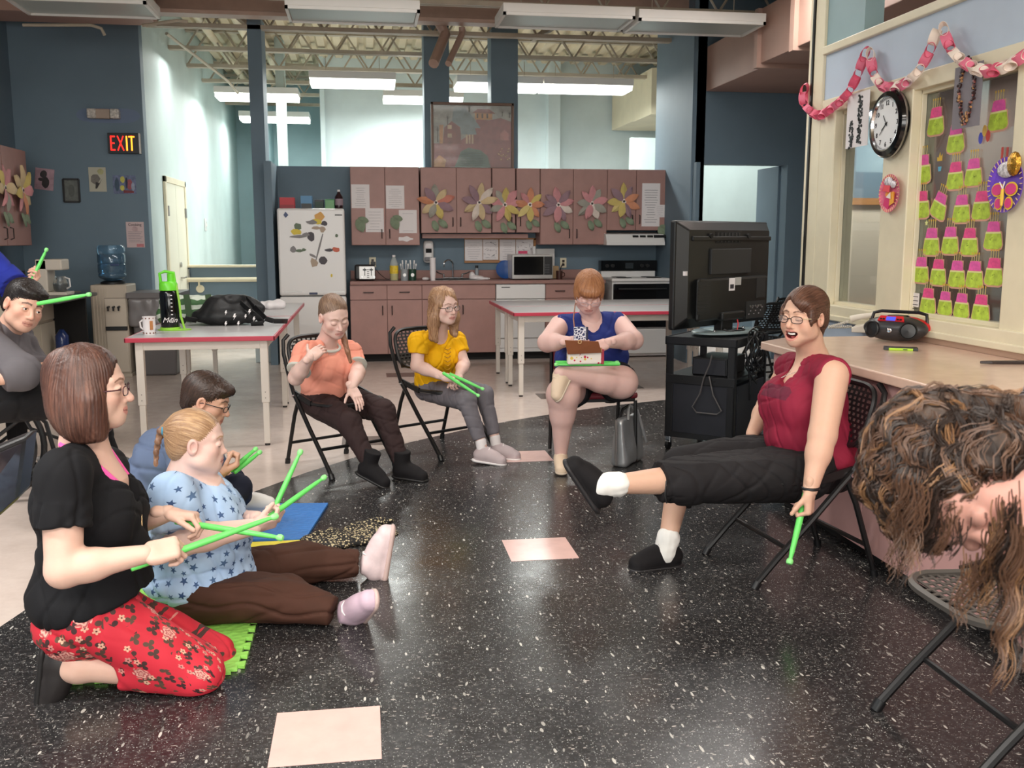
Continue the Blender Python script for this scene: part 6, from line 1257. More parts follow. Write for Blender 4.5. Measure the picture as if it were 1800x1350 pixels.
def wheelchair():
    C=PZ(-28,785,.31); C=Vector((C.x,C.y+.3,0)); t=thing('wheelchair','black manual wheelchair at the left edge','wheelchair',C); ru=M_black; r=.31
    for s,x in ((1,C.x+.29),(-1,C.x-.29)):
        cc=(x,C.y,r); w=obj('wheel',MB().tube([(x,C.y+r*math.cos(q)*.965,r+r*.965*math.sin(q)) for q in [2*math.pi*i/40 for i in range(40)]],.017,8,closed=True),ru,t,smooth=True,label='large wheel')
        obj('hand_rim',MB().tube([(x+s*.035,C.y+r*.86*math.cos(q),r+r*.86*math.sin(q)) for q in [2*math.pi*i/36 for i in range(36)]],.009,6,closed=True),mat('rim_dark',(60,60,62),.3,.5),w,smooth=True)
        for k in range(6): q=math.pi*k/3+.4; obj('spoke',MB().tube([(x,C.y,r),(x,C.y+r*.94*math.cos(q),r+r*.94*math.sin(q))],.010,6),M_blackm,w,smooth=True)
        obj('hub',MB().cyl((x-.03,C.y,r),(x+.03,C.y,r),.03,n=14),M_alu,w,smooth=True)
        obj('side_frame',MB().tube([(x-s*.05,C.y+.25,.90),(x-s*.05,C.y+.22,.50),(x-s*.05,C.y-.22,.50),(x-s*.05,C.y-.30,.42),(x-s*.05,C.y-.36,.12)],.012,8),M_blackm,t,smooth=True)
        obj('armrest',MB().box(x-s*.05-.03,x-s*.05+.03,C.y-.16,C.y+.20,.70,.73),M_black,t,bevel=.01); obj('side_guard',MB().box(x-s*.05-.008,x-s*.05+.008,C.y-.14,C.y+.2,.46,.70),M_black,t,bevel=.006)
        obj('arm_bracket',MB().tube([(x-s*.05,C.y-.15,.71),(x-s*.05,C.y-.20,.64),(x-s*.05,C.y-.30,.63),(x-s*.05,C.y-.34,.60),(x-s*.05,C.y-.35,.50)],.010,8),M_chrome,t,smooth=True)
        cs=obj('front_caster',MB().cyl((x-s*.07,C.y-.30,.10),(x-s*.04,C.y-.30,.10),.10,n=20),ru,t,smooth=True); obj('caster_fork',MB().bar((x-s*.03,C.y-.30,.10),(x-s*.03,C.y-.26,.24),.02,.03),M_alu,cs)
        obj('footrest',MB().box(x-s*.20,x-s*.04,C.y-.52,C.y-.36,.09,.11),M_black,t,bevel=.006)
    obj('seat',MB().box(C.x-.23,C.x+.23,C.y-.22,C.y+.22,.48,.53),M_black,t,bevel=.015); obj('back_sling',MB().box(C.x-.23,C.x+.23,C.y+.22,C.y+.25,.50,.90),M_black,t,bevel=.01)
    obj('bag_badge',MB().lathe([(.0,0),(.05,0),(.05,.004),(0,.005)],(C.x+.305,C.y-.02,.63),(1,0,0),sx=.5,sy=1,n=24),mat('badge_grey',(150,150,156),.4),t); obj('pouch',MB().box(C.x+.2,C.x+.30,C.y-.10,C.y+.08,.55,.70),M_black,t,bevel=.02)
    t.rotation_euler=(0,0,math.pi/2)
wheelchair()
# ================================================================ people: builders
def V3(*a): return Vector(a)
def frame(F,U):
    F=Vector(F).normalized(); U=Vector(U); U=(U-F*U.dot(F)).normalized(); R=F.cross(U); return R,F,U
def Rm(R,F,U): return [[R.x,F.x,U.x],[R.y,F.y,U.y],[R.z,F.z,U.z]]
def skin_mat():
    t=NT('skin'); a=t.attr('col','Color'); n=t.noise(t.obj(),55,3,.6); t.base(t.mix(t.math('MULTIPLY',n,.09),a,(150,76,66))); t.set(Roughness=.48); t.b.inputs['Specular IOR Level'].default_value=.35
    t.b.inputs['Subsurface Weight'].default_value=.12; t.b.inputs['Subsurface Radius'].default_value=(.012,.005,.003); t.b.inputs['Subsurface Scale'].default_value=1.0
    t.bump(t.noise(t.obj(),220,2),.08,.002); return t.m
M_skin=skin_mat(); M_eye=mat('eye_white',(232,228,224),.2); M_pupil=mat('pupil',(20,16,16),.1); M_teeth=mat('teeth',(240,236,226),.25); M_lash=mat('lash',(50,34,30),.6)
def hair_mat(name,dark,lite,rough=.38):
    t=NT(name); a=t.attr('hv'); n=t.noise(a,1,4,.65); b=t.noise(t.obj(),7,2); t.base(t.ramp(t.math('ADD',t.math('MULTIPLY',n,.75),t.math('MULTIPLY',b,.25)),[(.32,dark),(.5,tuple((p+q)//2 for p,q in zip(dark,lite))),(.68,lite)])); t.set(Roughness=rough); t.b.inputs['Specular IOR Level'].default_value=.45; t.bump(n,.55,.004); return t.m
def cloth_mat(name,c,rough=.8,var=.06,knit=0):
    t=NT(name); o=t.obj(); a=tuple(int(k*(1-var)) for k in c); b=tuple(min(255,int(k*(1+var))) for k in c); t.base(t.ramp(t.noise(o,5,4),[(.35,a),(.65,b)])); t.set(Roughness=rough); t.b.inputs['Specular IOR Level'].default_value=.25
    t.bump(t.noise(o,260 if not knit else knit,2),.12,.002); return t.m
class Head:
    def __init__(s,c,F,U=(0,0,1),sc=1.,mouth='neutral',eyes='open',look=(0,1,0),lip=(196,112,104),brow=(110,80,62),iris=(92,110,112),male=False,flatface=0,heavy=0,nose=1.0):
        s.c=Vector(c); s.R,s.F,s.U=frame(F,U); s.s=sc; s.mouth=mouth; s.eyes=eyes; s.look=Vector(look); s.lip=lip; s.brow=brow; s.iris=iris; s.male=male; s.ff=flatface; s.heavy=heavy; s.nose=nose
    def p(s,x,y,z): return s.c+(s.R*x+s.F*y+s.U*z)*s.s
    def M(s): return Rm(s.R,s.F,s.U)
    def e(s,c,r,k=.012,op='u'): return ELL(s.p(*c),[q*s.s for q in r],s.M(),k*s.s,op)
    def cp(s,a,b,r1,r2=None,k=.008,op='u'): return CAP(s.p(*a),s.p(*b),r1*s.s,(r1 if r2 is None else r2)*s.s,k*s.s,op)
    def prims(s,neck,nr=.052):
        h=s.heavy; n=s.nose; L=[s.e((0,-.016,.036),(.074,.094,.080),.02),s.e((0,.020,.012),(.064,.066,.080),.02),s.e((0,.030,-.050),(.054+.01*h,.054,.052),.03),
          s.e((0,.066,-.090),(.022+.004*h,.020,.018),.028),s.e((0,.045,-.078),(.040+.012*h,.036,.026+.006*h),.03)]
        for q in (-1,1):
            L+= [s.e((q*.040,.052,-.024),(.026,.026,.026),.022),s.e((q*.050,.015,-.062),(.020+.008*h,.034,.026),.03),s.cp((q*.012,.079,.026),(q*.044,.064,.026),.0095,.008,.014)]
            L+= [s.e((q*.077,-.006,-.006),(.010,.020,.031),.008),s.e((q*.083,-.002,-.004),(.006,.011,.018),.004,'s')]
        L+= [s.e((0,.078,-.050),(.026,.016,.030),.016)]
        for q in (-1,1): L+=[s.e((q*.031,.094,.003),(.018,.014,.012),.016,'s')]
        # nose
        L+=[s.cp((0,.078,.012),(0,.094+.010*n,-.026),.0078,.0100*n,.010),s.e((0,.094+.011*n,-.031),(.0105,.0105,.0095),.006)]
        for q in (-1,1): L+=[s.e((q*.0115,.090,-.034),(.0078,.0095,.0075),.006),s.e((q*.0065,.096,-.0425),(.0035,.005,.0032),.002,'s')]
        # lids
        for q in (-1,1):
            L.append(s.e((q*.031,.0765,.002),(.0165,.0130,.0130),.005))
            if s.eyes=='open': L.append(s.e((q*.031,.090,.001),(.0135,.0105,.0052),.002,'s'))
            elif s.eyes=='down': L.append(s.e((q*.031,.092,-.007),(.0130,.009,.0022),.002,'s'))
        # mouth
        if s.mouth=='open': 
            L+=[s.cp((-.024,.078,-.050),(0,.085,-.051),.0055,k=.006),s.cp((.024,.078,-.050),(0,.085,-.051),.0055,k=.006),s.cp((-.015,.082,-.088),(.015,.082,-.088),.0072,k=.008),s.e((0,.092,-.069),(.0240,.034,.0140),.004,'s'),s.e((.018,.090,-.062),(.011,.034,.0075),.004,'s'),s.e((-.018,.090,-.062),(.011,.034,.0075),.004,'s'),s.e((.046,.050,-.040),(.018,.020,.018),.02),s.e((-.046,.050,-.040),(.018,.020,.018),.02),s.e((0,.060,-.105),(.02,.02,.014),.02)]
        else:
            z0=-.058; sm=.004 if s.mouth=='smile' else 0
            for q in (-1,1):
                L+=[s.cp((0,.0905,z0),(q*.022,.080,z0-.002+sm),.0055,.0028,.004),s.cp((0,.0890,z0-.0105),(q*.019,.0795,z0-.008+sm),.0068,.003,.004)]
                L+=[s.cp((0,.0975,z0-.0050),(q*.024,.0815,z0-.0048+sm),.0012,k=.002,op='s')]
        L.append(CAP(s.p(0,-.022,-.045),neck,nr*s.s,nr*1.05,.022)); L.append(CAP(s.p(0,.012,-.072),Vector(neck)+s.F*.01,nr*.62,nr*.8,.03))
        return L
    def col(s,P,base):
        M=np.array(s.M()); q=(P-np.array(s.c))@M/s.s; x,y,z=q[:,0],q[:,1],q[:,2]; C=np.repeat(np.array([base]),len(P),0); nr=(np.linalg.norm(q,axis=1)<.16)
        def put(m,c,a=1.): 
            w_=(m*a)[:,None]; C[:]=C*(1-w_)+np.array([c])*w_
        sm=lambda v,a,b: np.clip((v-a)/(b-a),0,1)
        rose=(base[0]*.93,base[1]*.66,base[2]*.64)
        for k in (-1,1): put(np.exp(-(((x-k*.043)/.020)**2+((z+.028)/.017)**2))*(y>.02)*nr,rose,.55)
        put(np.exp(-((x/.012)**2+((z+.032)/.012)**2))*(y>.08)*nr,rose,.45)
        for k in (-1,1): put(np.exp(-(((x-k*.078)/.012)**2+((z+.006)/.028)**2))*nr*(abs(x)>.06),rose,.5)
        zc=-.0585 if s.mouth!='open' else -.055; sm_=.004 if s.mouth=='smile' else 0
        d=np.abs(x)/.0245
        if s.mouth=='open': m=(((x/.031)**2+((z+.068)/.0245)**2)<1)&(y>.060)&nr; put(m.astype(float),lin(s.lip),.6); m=(((x/.0270)**2+((z+.068)/.0165)**2)<1)&(y<.083)&(y>.03)&nr; put(m.astype(float),lin((86,28,30)))
        else:
            zz=z-sm_*d; m=(d<1)&(zz<zc+.0068*(1-d**2*.7))&(zz>zc-.0185+.009*d**2)&(y>.066)&nr; put(m.astype(float),lin(s.lip),.6); m=(d<1)&(np.abs(zz-(zc-.0048))<.0013)&(y>.066)&nr; put(m.astype(float),lin((110,50,48)),.8)
        for k in (-1,1):
            xx=x*k; zb=.0265+.004*np.sin(np.clip((xx-.012)/.036,0,1)*math.pi)-.003*sm(xx,.03,.05); th_=.0034 if not s.male else .0046
            m=(xx>.010)&(xx<.050)&(np.abs(z-zb)<th_*(1-.5*sm(xx,.03,.05)))&(y>.035)&nr; put(m.astype(float),lin(s.brow),.8)
            if s.eyes!='open': m=(np.abs(xx-.031)<.0145)&(np.abs(z-(-.0065+.002*((xx-.031)/.014)**2))<.0014)&(y>.06)&nr; put(m.astype(float),lin((70,44,38)),.85)
            else: m=(np.abs(xx-.031)<.0155)&(np.abs(z-(.0068-4*(xx-.031)**2*3.5))<.0012)&(y>.06)&nr; put(m.astype(float),lin((70,44,38)),.75)
        return C
    def eyeballs(s,t):
        if s.eyes=='closed': return
        for k in (-1,1):
            c=s.p(k*.031,.0735,.001); m=MB(); m.ball((0,0,0),.0123*s.s,14,10); m.v=[tuple(Vector(v)+c) for v in m.v]; L=s.look.normalized(); d=(s.R*L.x+s.F*L.y+s.U*L.z).normalized()
            e=obj('eye',m,M_eye,t,smooth=True); obj('iris',MB().lathe([(.0055*s.s,.0112*s.s),(.0030*s.s,.0122*s.s),(0,.0124*s.s)],c,d,n=14),mat('iris_%d'%s.iris[0],s.iris,.15),e,smooth=True); obj('pupil',MB().lathe([(.0024*s.s,.0124*s.s),(0,.0128*s.s)],c,d,n=10),M_pupil,e)
    def glasses(s,t,m_,w_=.023,h_=.0145,z=-.003,temple=None,r=.0017):
        g=obj('glasses',MB().tube([s.p(-.008,.101,z+.004),s.p(0,.103,z+.006),s.p(.008,.101,z+.004)],r*s.s,6),m_,t,smooth=True,label=None)
        for k in (-1,1):
            pts=[]
            for i in range(24):
                q=2*math.pi*i/24; cx_=math.copysign(abs(math.cos(q))**.7,math.cos(q)); sy=math.copysign(abs(math.sin(q))**.7,math.sin(q)); x=k*.0325+w_*cx_; pts.append(s.p(x,.101-.5*max(0,abs(x)-.02)**1.0*.45,z+h_*sy))
            obj('rim',MB().tube(pts,r*s.s,6,closed=True),m_,g,smooth=True)
            m=MB(); m.add([tuple(p) for p in pts],[tuple(range(24))]); obj('lens',m,mat('lens',(240,245,248),.03,alpha=.10),g)
            obj('temple',MB().tube([s.p(k*(.0325+w_),.088,z+.006),s.p(k*.073,.070,z+.006),s.p(k*.079,.0,z+.002),s.p(k*.078,-.022,-.012)],r*1.25*s.s,6),temple or m_,g,smooth=True)
        return g
    def hv(s,ax='vert',K=60,tie=None):
        M=np.array(s.M()); c=np.array(s.c)
        def f(P):
            q=(P-c)@M/s.s
            if tie is not None:
                T=np.array(tie); T=T/np.linalg.norm(T); a=q@T; e1=np.cross(T,[0,0,1.] if abs(T[2])<.9 else [1.,0,0]); e1/=np.linalg.norm(e1); e2=np.cross(T,e1); az=np.arctan2(q@e1,q@e2); return np.stack([az*14,a*14,np.zeros(len(q))],1)
            az=np.arctan2(q[:,0],q[:,1]+.02); return np.stack([az*K/4.2,q[:,2]*11,q[:,1]*9],1)
        return f
def strand_disp(H,amp=.0022,tie=None,f=70):
    g=H.hv(tie=tie)
    def d(P): v=g(P); return amp*(np.sin(v[:,0]*5+1.2*np.sin(v[:,1]*.5))*.6+np.sin(v[:,0]*11.3+v[:,1]*.35)*.4)
    return d
def hand(W,D,N,side,sc=1.,curl=(30,40,25),thumb=(.55,.75,.35),tc=20,spread=1.,fc=None):
    """prims of a hand: W wrist, D along the fingers, N where the palm faces, side 'R'/'L'"""
    W=Vector(W); D=Vector(D).normalized(); N=Vector(N); N=(N-D*N.dot(D)).normalized(); S=D.cross(N) if side=='R' else N.cross(D); q=sc
    M=[[S.x,D.x,N.x],[S.y,D.y,N.y],[S.z,D.z,N.z]]
    L=[CAP(W-D*.035*q,W+D*.018*q,.0265*q,.025*q,.015,flat=(N,1.25)),BOX(W+D*.050*q,(.039*q,.046*q,.0145*q),M,rd=.013*q,k=.018),ELL(W+D*.03*q+S*.024*q+N*.008*q,(.018*q,.028*q,.015*q),M,.012),ELL(W+D*.035*q-S*.026*q+N*.006*q,(.014*q,.030*q,.013*q),M,.012)]
    ln=[(.041,.025,.021),(.045,.029,.022),(.042,.027,.021),(.032,.020,.019)]; off=(.0295,.0100,-.0100,-.0285)
    for i in range(4):
        p=W+D*(.090-.003*abs(i-1)-.004*(i==3))*q+S*off[i]*q; a=0; r=.0088*q if i<3 else .0078*q; cc=(fc[i] if fc else curl); sp=(off[i]*2.2)*spread; L.append(CAP(p-D*.03*q,p,r*1.05,r,.008))
        for j in range(3):
            a+=math.radians(cc[j]); d=(D*math.cos(a)+N*math.sin(a)+S*sp*math.cos(a)*.6).normalized(); e=p+d*ln[i][j]*q; L.append(CAP(p,e,r,r*.92,.004)); p=e; r*=.93
    p=W+D*.020*q+S*.026*q+N*.006*q; d=(D*thumb[0]+S*thumb[1]+N*thumb[2]).normalized(); r=.0115*q
    for j,l in enumerate((.040,.030,.024)):
        e=p+d*l*q; L.append(CAP(p,e,r,r*.9,.008 if j==0 else .004)); p=e; r*=.9; a=math.radians(tc); ax=(D*.8-S*.35+N*.5).normalized(); d=(d*math.cos(a)+ax*math.sin(a)).normalized()
    return L
def torso(P,W,C,N,SL,SR,F,dim,off=0.,k=.05):
    """dim: hip(w,d) waist(w,d) chest(w,d) shoulder r"""
    P,W,C,N,SL,SR,F=[Vector(v) for v in (P,W,C,N,SL,SR,F)]; (hw,hd),(ww,wd),(cw,cd),sr=dim
    def fr(a,b): 
        u=(Vector(b)-Vector(a)).normalized(); f=(F-u*F.dot(u)).normalized(); r=f.cross(u); return [[r.x,f.x,u.x],[r.y,f.y,u.y],[r.z,f.z,u.z]]
    l1=(W-P).length; l2=(C-W).length
    L=[ELL(P,(hw+off,hd+off,max(.10,l1*.9)+off*.5),fr(P,W),k),ELL(W,(ww+off,wd+off,max(.12,(l1+l2)*.55)),fr(P,C),k),ELL(C,(cw+off,cd+off,max(.13,l2*.9)),fr(W,N),k)]
    u=(N-C).normalized(); mid=(SL+SR)/2
    L+= [CAP(SL,SR,sr+off,sr+off,k,flat=(F,1.15)),CAP(N-u*.02,SL-u*.0,sr*.72+off*.8,sr*.85+off*.8,.045),CAP(N-u*.02,SR,sr*.72+off*.8,sr*.85+off*.8,.045),CAP(C,mid,cd*.8+off,sr+off,k)]
    return L
def bust(C,F,R,sep,out,r,off=0,k=.04,down=0.): return [ELL(Vector(C)+Vector(F)*out+Vector(R)*q*sep-Vector((0,0,down)),(r+off,r+off,r+off),None,k) for q in (-1,1)]
def arm(S,E,W,r=(.050,.042,.036,.026),k=.02): 
    S,E,W=[Vector(v) for v in (S,E,W)]; return [CAP(S,E,r[0],r[1],k),CAP(E,E.lerp(W,.35),r[1]*.95,r[2]*1.08,k),CAP(E.lerp(W,.3),W,r[2]*1.06,r[3],k)]
def sleeve(S,E,W=None,fr=.6,r=(.058,.056),off=.012,k=.03):
    S,E=Vector(S),Vector(E)
    if W is None: e=S.lerp(E,fr); return [CAP(S,e,r[0]+off,r[1]+off,k,ends=True)]
    W=Vector(W); return [CAP(S,E,r[0]+off,r[1]+off,k),CAP(E,E.lerp(W,fr),r[1]+off,(r[2] if len(r)>2 else r[1]*.8)+off,k,ends=True)]
def leg(H,K,A,r=(.088,.060,.050,.036),k=.03,fr=1.,ends=False):
    H,K,A=[Vector(v) for v in (H,K,A)]; B=K.lerp(A,fr); return [CAP(H,K,r[0],r[1],k),CAP(K,K.lerp(A,min(.35,fr*.6)),r[1]*.97,r[2]*1.02,k),CAP(K.lerp(A,min(.28,fr*.4)),B,r[2]*1.04,r[3],k,ends=ends)]
def shoe(t,A,T,U,m_up,m_sole,sc=1.,high=0.,lace=None,label=None,name='shoe'):
    A=Vector(A); S,T,U=frame(T,U); q=sc; M=Rm(S,T,U)
    L=[CAP(A-T*.030*q-U*.042*q,A+T*.126*q-U*.060*q,.041*q,.040*q,.03,flat=(U,1.12)),CAP(A-U*.016*q+T*.004*q,A+T*.088*q-U*.048*q,.038*q,.034*q,.02),CAP(A-T*.036*q-U*.085*q,A+T*.128*q-U*.085*q,.040*q,.040*q,.02,flat=(U,2.2)),ELL(A+T*.04*q-U*.035*q,(.037*q,.075*q,.036*q),M,.03),CAP(A-U*.045*q-T*.012*q,A+U*(.012+high)*q-T*.008*q,(.042+high*.08)*q,(.037+high*.22)*q,.02,ends=True),HALF(A-U*.079*q,-U)]
    o=sdf(name,[(L,.0048)],m_up,t,label=label)
    sdf('sole',[([CAP(A-T*.037*q-U*.084*q,A+T*.129*q-U*.084*q,.0435*q,.0425*q,.01,flat=(U,2.6)),HALF(A-U*.097*q,-U)],.0048)],m_sole,o)
    if lace is not None:
        for i in range(4): c=A+T*(.040+.020*i)*q+U*(.014-.0125*i)*q; obj('lace',MB().tube([c-S*.026*q-U*.010,c-S*.01*q+U*.001*q,c+S*.01*q+U*.001*q,c+S*.026*q-U*.010],.0036*q,5),lace,o,smooth=True)
    return o
def wr(P,seed,a=.005,f=24): return a*sines(P,f,seed)+a*.35*sines(P,f*2.7,seed+1)
def fold(P,seed,a=.006,f=22):
    r=np.random.RandomState(seed); o=np.zeros(len(P))
    for i in range(4):
        d=r.normal(size=3); d/=np.linalg.norm(d); s=np.sin((P@d)*f*(1.0+.45*i)+2.6*sines(P,f*.45,seed+i)+r.rand()*6)
        o-=np.exp(-(s/.26)**2)*np.clip(.45+1.3*sines(P,f*.32,seed+20+i),0,1)
    return np.maximum(-.0095,a*(.25+o*.85+.5*sines(P,f*.7,seed+5)+.15*sines(P,f*2.6,seed+9)))
def grip(W,D,N,sc,B,back=.12,al=.072,dn=.026):
    W=Vector(W); D=Vector(D).normalized(); N=Vector(N); N=(N-D*N.dot(D)).normalized(); G=W+D*al*sc+N*dn*sc; d=(Vector(B)-G).normalized(); return G-d*back
def stick(A,B,label,r=.0082,holder=None):
    """green cardio drum stick from butt A to rounded tip B"""
    A=Vector(A);B=Vector(B); d=(B-A).normalized(); L=(B-A).length; g=mat('stick_green',(104,218,104),.35,var=.05,vs=20); g2=mat('stick_green2',(140,230,136),.35)
    t=thing('drum_stick',label,'drum stick',A,group='bright green drum sticks'); obj('shaft',MB().lathe([(0,0),(r*1.15,.002),(r*1.25,.02),(r*1.25,L*.55),(r*.95,L*.86),(r*.75,L-.03),(r*.75,L-.022)],A,d,n=14),g,t,smooth=True)
    obj('tip',MB().lathe([(r*.75,L-.024),(r*1.25,L-.018),(r*1.35,L-.008),(r*1.0,L-.001),(0,L+.001)],A,d,n=14),g2,t,smooth=True); obj('band',MB().lathe([(r*.86,L-.075),(r*.86,L-.055)],A,d,n=14),M_pap,t,smooth=True); return t
SK=lambda c:lin(c)
FAIR=(222,184,166); PALE=(228,194,182); TAN=(212,168,144)
def body(t,groups,base,H=None): 
    return sdf('body',groups,M_skin,t,col=(lambda P:H.col(P,SK(base))) if H else (lambda P:np.repeat([SK(base)],len(P),0)))
# ================================================================ P1 kneeling woman, black T-shirt, red floral trousers
def star_mat():
    t=NT('star_print'); a=t.attr('hv'); v=t.n('ShaderNodeTexVoronoi'); v.voronoi_dimensions='2D'; v.inputs['Scale'].default_value=1; v.inputs['Randomness'].default_value=.55; t.l(a,v.inputs['Vector'])
    sb=t.n('ShaderNodeVectorMath'); sb.operation='SUBTRACT'; t.l(a,sb.inputs[0]); t.l(v.outputs['Position'],sb.inputs[1]); sp=t.n('ShaderNodeSeparateXYZ'); t.l(sb.outputs[0],sp.inputs[0]); sc=t.n('ShaderNodeSeparateColor'); t.l(v.outputs['Color'],sc.inputs[0])
    r=t.math('SQRT',t.math('ADD',t.math('MULTIPLY',sp.outputs[0],sp.outputs[0]),t.math('MULTIPLY',sp.outputs[1],sp.outputs[1]))); th=t.math('ADD',t.math('ARCTAN2',sp.outputs[1],sp.outputs[0]),t.math('MULTIPLY',sc.outputs[0],6.28))
    q=t.math('MODULO',t.math('ADD',th,31.4159),1.2566); q=t.math('ABSOLUTE',t.math('SUBTRACT',q,.6283))   # 0 at point .. .628 at valley (in angle from mid)
    q=t.math('SUBTRACT',.6283,q); lim=t.math('DIVIDE',.30,t.math('ADD',1.0,t.math('MULTIPLY',q,2.4))); lim=t.math('MULTIPLY',lim,t.math('MULTIPLY_ADD',sc.outputs[1],.5,.75)); s=t.math('LESS_THAN',r,lim)
    n=t.noise(t.obj(),6,3); base=t.ramp(n,[(.35,(160,188,222)),(.65,(184,208,236))]); dk=t.mix(sc.outputs[2],(44,72,118),(84,112,150)); t.base(t.mix(s,base,dk)); t.set(Roughness=.8); t.bump(t.noise(t.obj(),240,2),.1,.002); return t.m
def floral_mat():
    t=NT('red_floral'); a=t.attr('hv')
    def cells(scale,rnd):
        v=t.n('ShaderNodeTexVoronoi'); v.voronoi_dimensions='2D'; v.inputs['Scale'].default_value=scale; v.inputs['Randomness'].default_value=rnd; t.l(a,v.inputs['Vector'])
        m=t.n('ShaderNodeVectorMath'); m.operation='SCALE'; m.inputs['Scale'].default_value=1; t.l(a,m.inputs[0]); sb=t.n('ShaderNodeVectorMath'); sb.operation='SUBTRACT'; t.l(m.outputs[0],sb.inputs[0]); t.l(v.outputs['Position'],sb.inputs[1]); sp=t.n('ShaderNodeSeparateXYZ'); t.l(sb.outputs[0],sp.inputs[0]); sc=t.n('ShaderNodeSeparateColor'); t.l(v.outputs['Color'],sc.inputs[0])
        r=t.math('SQRT',t.math('ADD',t.math('MULTIPLY',sp.outputs[0],sp.outputs[0]),t.math('MULTIPLY',sp.outputs[1],sp.outputs[1]))); th=t.math('ARCTAN2',sp.outputs[1],sp.outputs[0]); return t.math('MULTIPLY',r,scale),th,sc
    base=t.ramp(t.noise(t.obj(),4,2),[(.35,(196,34,52)),(.65,(212,44,62))])
    # stems and leaves in the neighbourhood of bigger blossoms
    r1,th1,c1=cells(1.0,.8); r2,th2,c2=cells(2.6,.9)
    near=t.math('LESS_THAN',r1,t.math('MULTIPLY_ADD',c1.outputs[0],.35,.36))
    leaf=t.math('MULTIPLY',near,t.math('LESS_THAN',r2,t.math('MULTIPLY_ADD',t.math('ABSOLUTE',t.math('SINE',t.math('MULTIPLY',th2,1.5))),.34,.10)))
    lc=t.mix(c2.outputs[1],(56,28,34),(96,72,56)); col=t.mix(leaf,base,lc)
    r3,th3,c3=cells(3.4,.9); sel=t.math('GREATER_THAN',c3.outputs[0],.70); pet=t.math('LESS_THAN',r3,t.math('MULTIPLY_ADD',t.math('ABSOLUTE',t.math('SINE',t.math('MULTIPLY',th3,2.5))),.16,.17)); m3=t.math('MULTIPLY',sel,pet)
    col=t.mix(m3,col,t.mix(c3.outputs[1],(226,180,150),(206,120,120))); col=t.mix(t.math('MULTIPLY',m3,t.math('LESS_THAN',r3,.08)),col,(90,50,44))
    big=t.math('LESS_THAN',r1,t.math('MULTIPLY_ADD',t.math('ABSOLUTE',t.math('SINE',t.math('ADD',t.math('MULTIPLY',th1,3.5),t.math('MULTIPLY',r1,22)))),.08,.16)); bsel=t.math('MULTIPLY',big,t.math('GREATER_THAN',c1.outputs[1],.35))
    ring=t.math('MULTIPLY_ADD',t.math('SINE',t.math('ADD',t.math('MULTIPLY',r1,60),t.math('MULTIPLY',t.math('SINE',t.math('MULTIPLY',th1,5)),1.6))),.5,.5)
    col=t.mix(bsel,col,t.mix(ring,(170,70,76),(232,176,160))); t.base(col); t.set(Roughness=.75); t.bump(t.noise(t.obj(),200,2),.1,.002); return t.m
def wrapvec(c,ax,F,s=1,kr=.19):
    """uv-like coordinates: around axis ax through c, and along it"""
    c=np.array(c);ax=np.array(Vector(ax).normalized());F=np.array(Vector(F).normalized()); F=F-ax*F.dot(ax); F/=np.linalg.norm(F); S=np.cross(ax,F)
    def f(P): q=P-c; az=np.arctan2(q@S,q@F); return np.stack([az*kr*s,(q@ax)*s,np.zeros(len(P))],1)
    return f
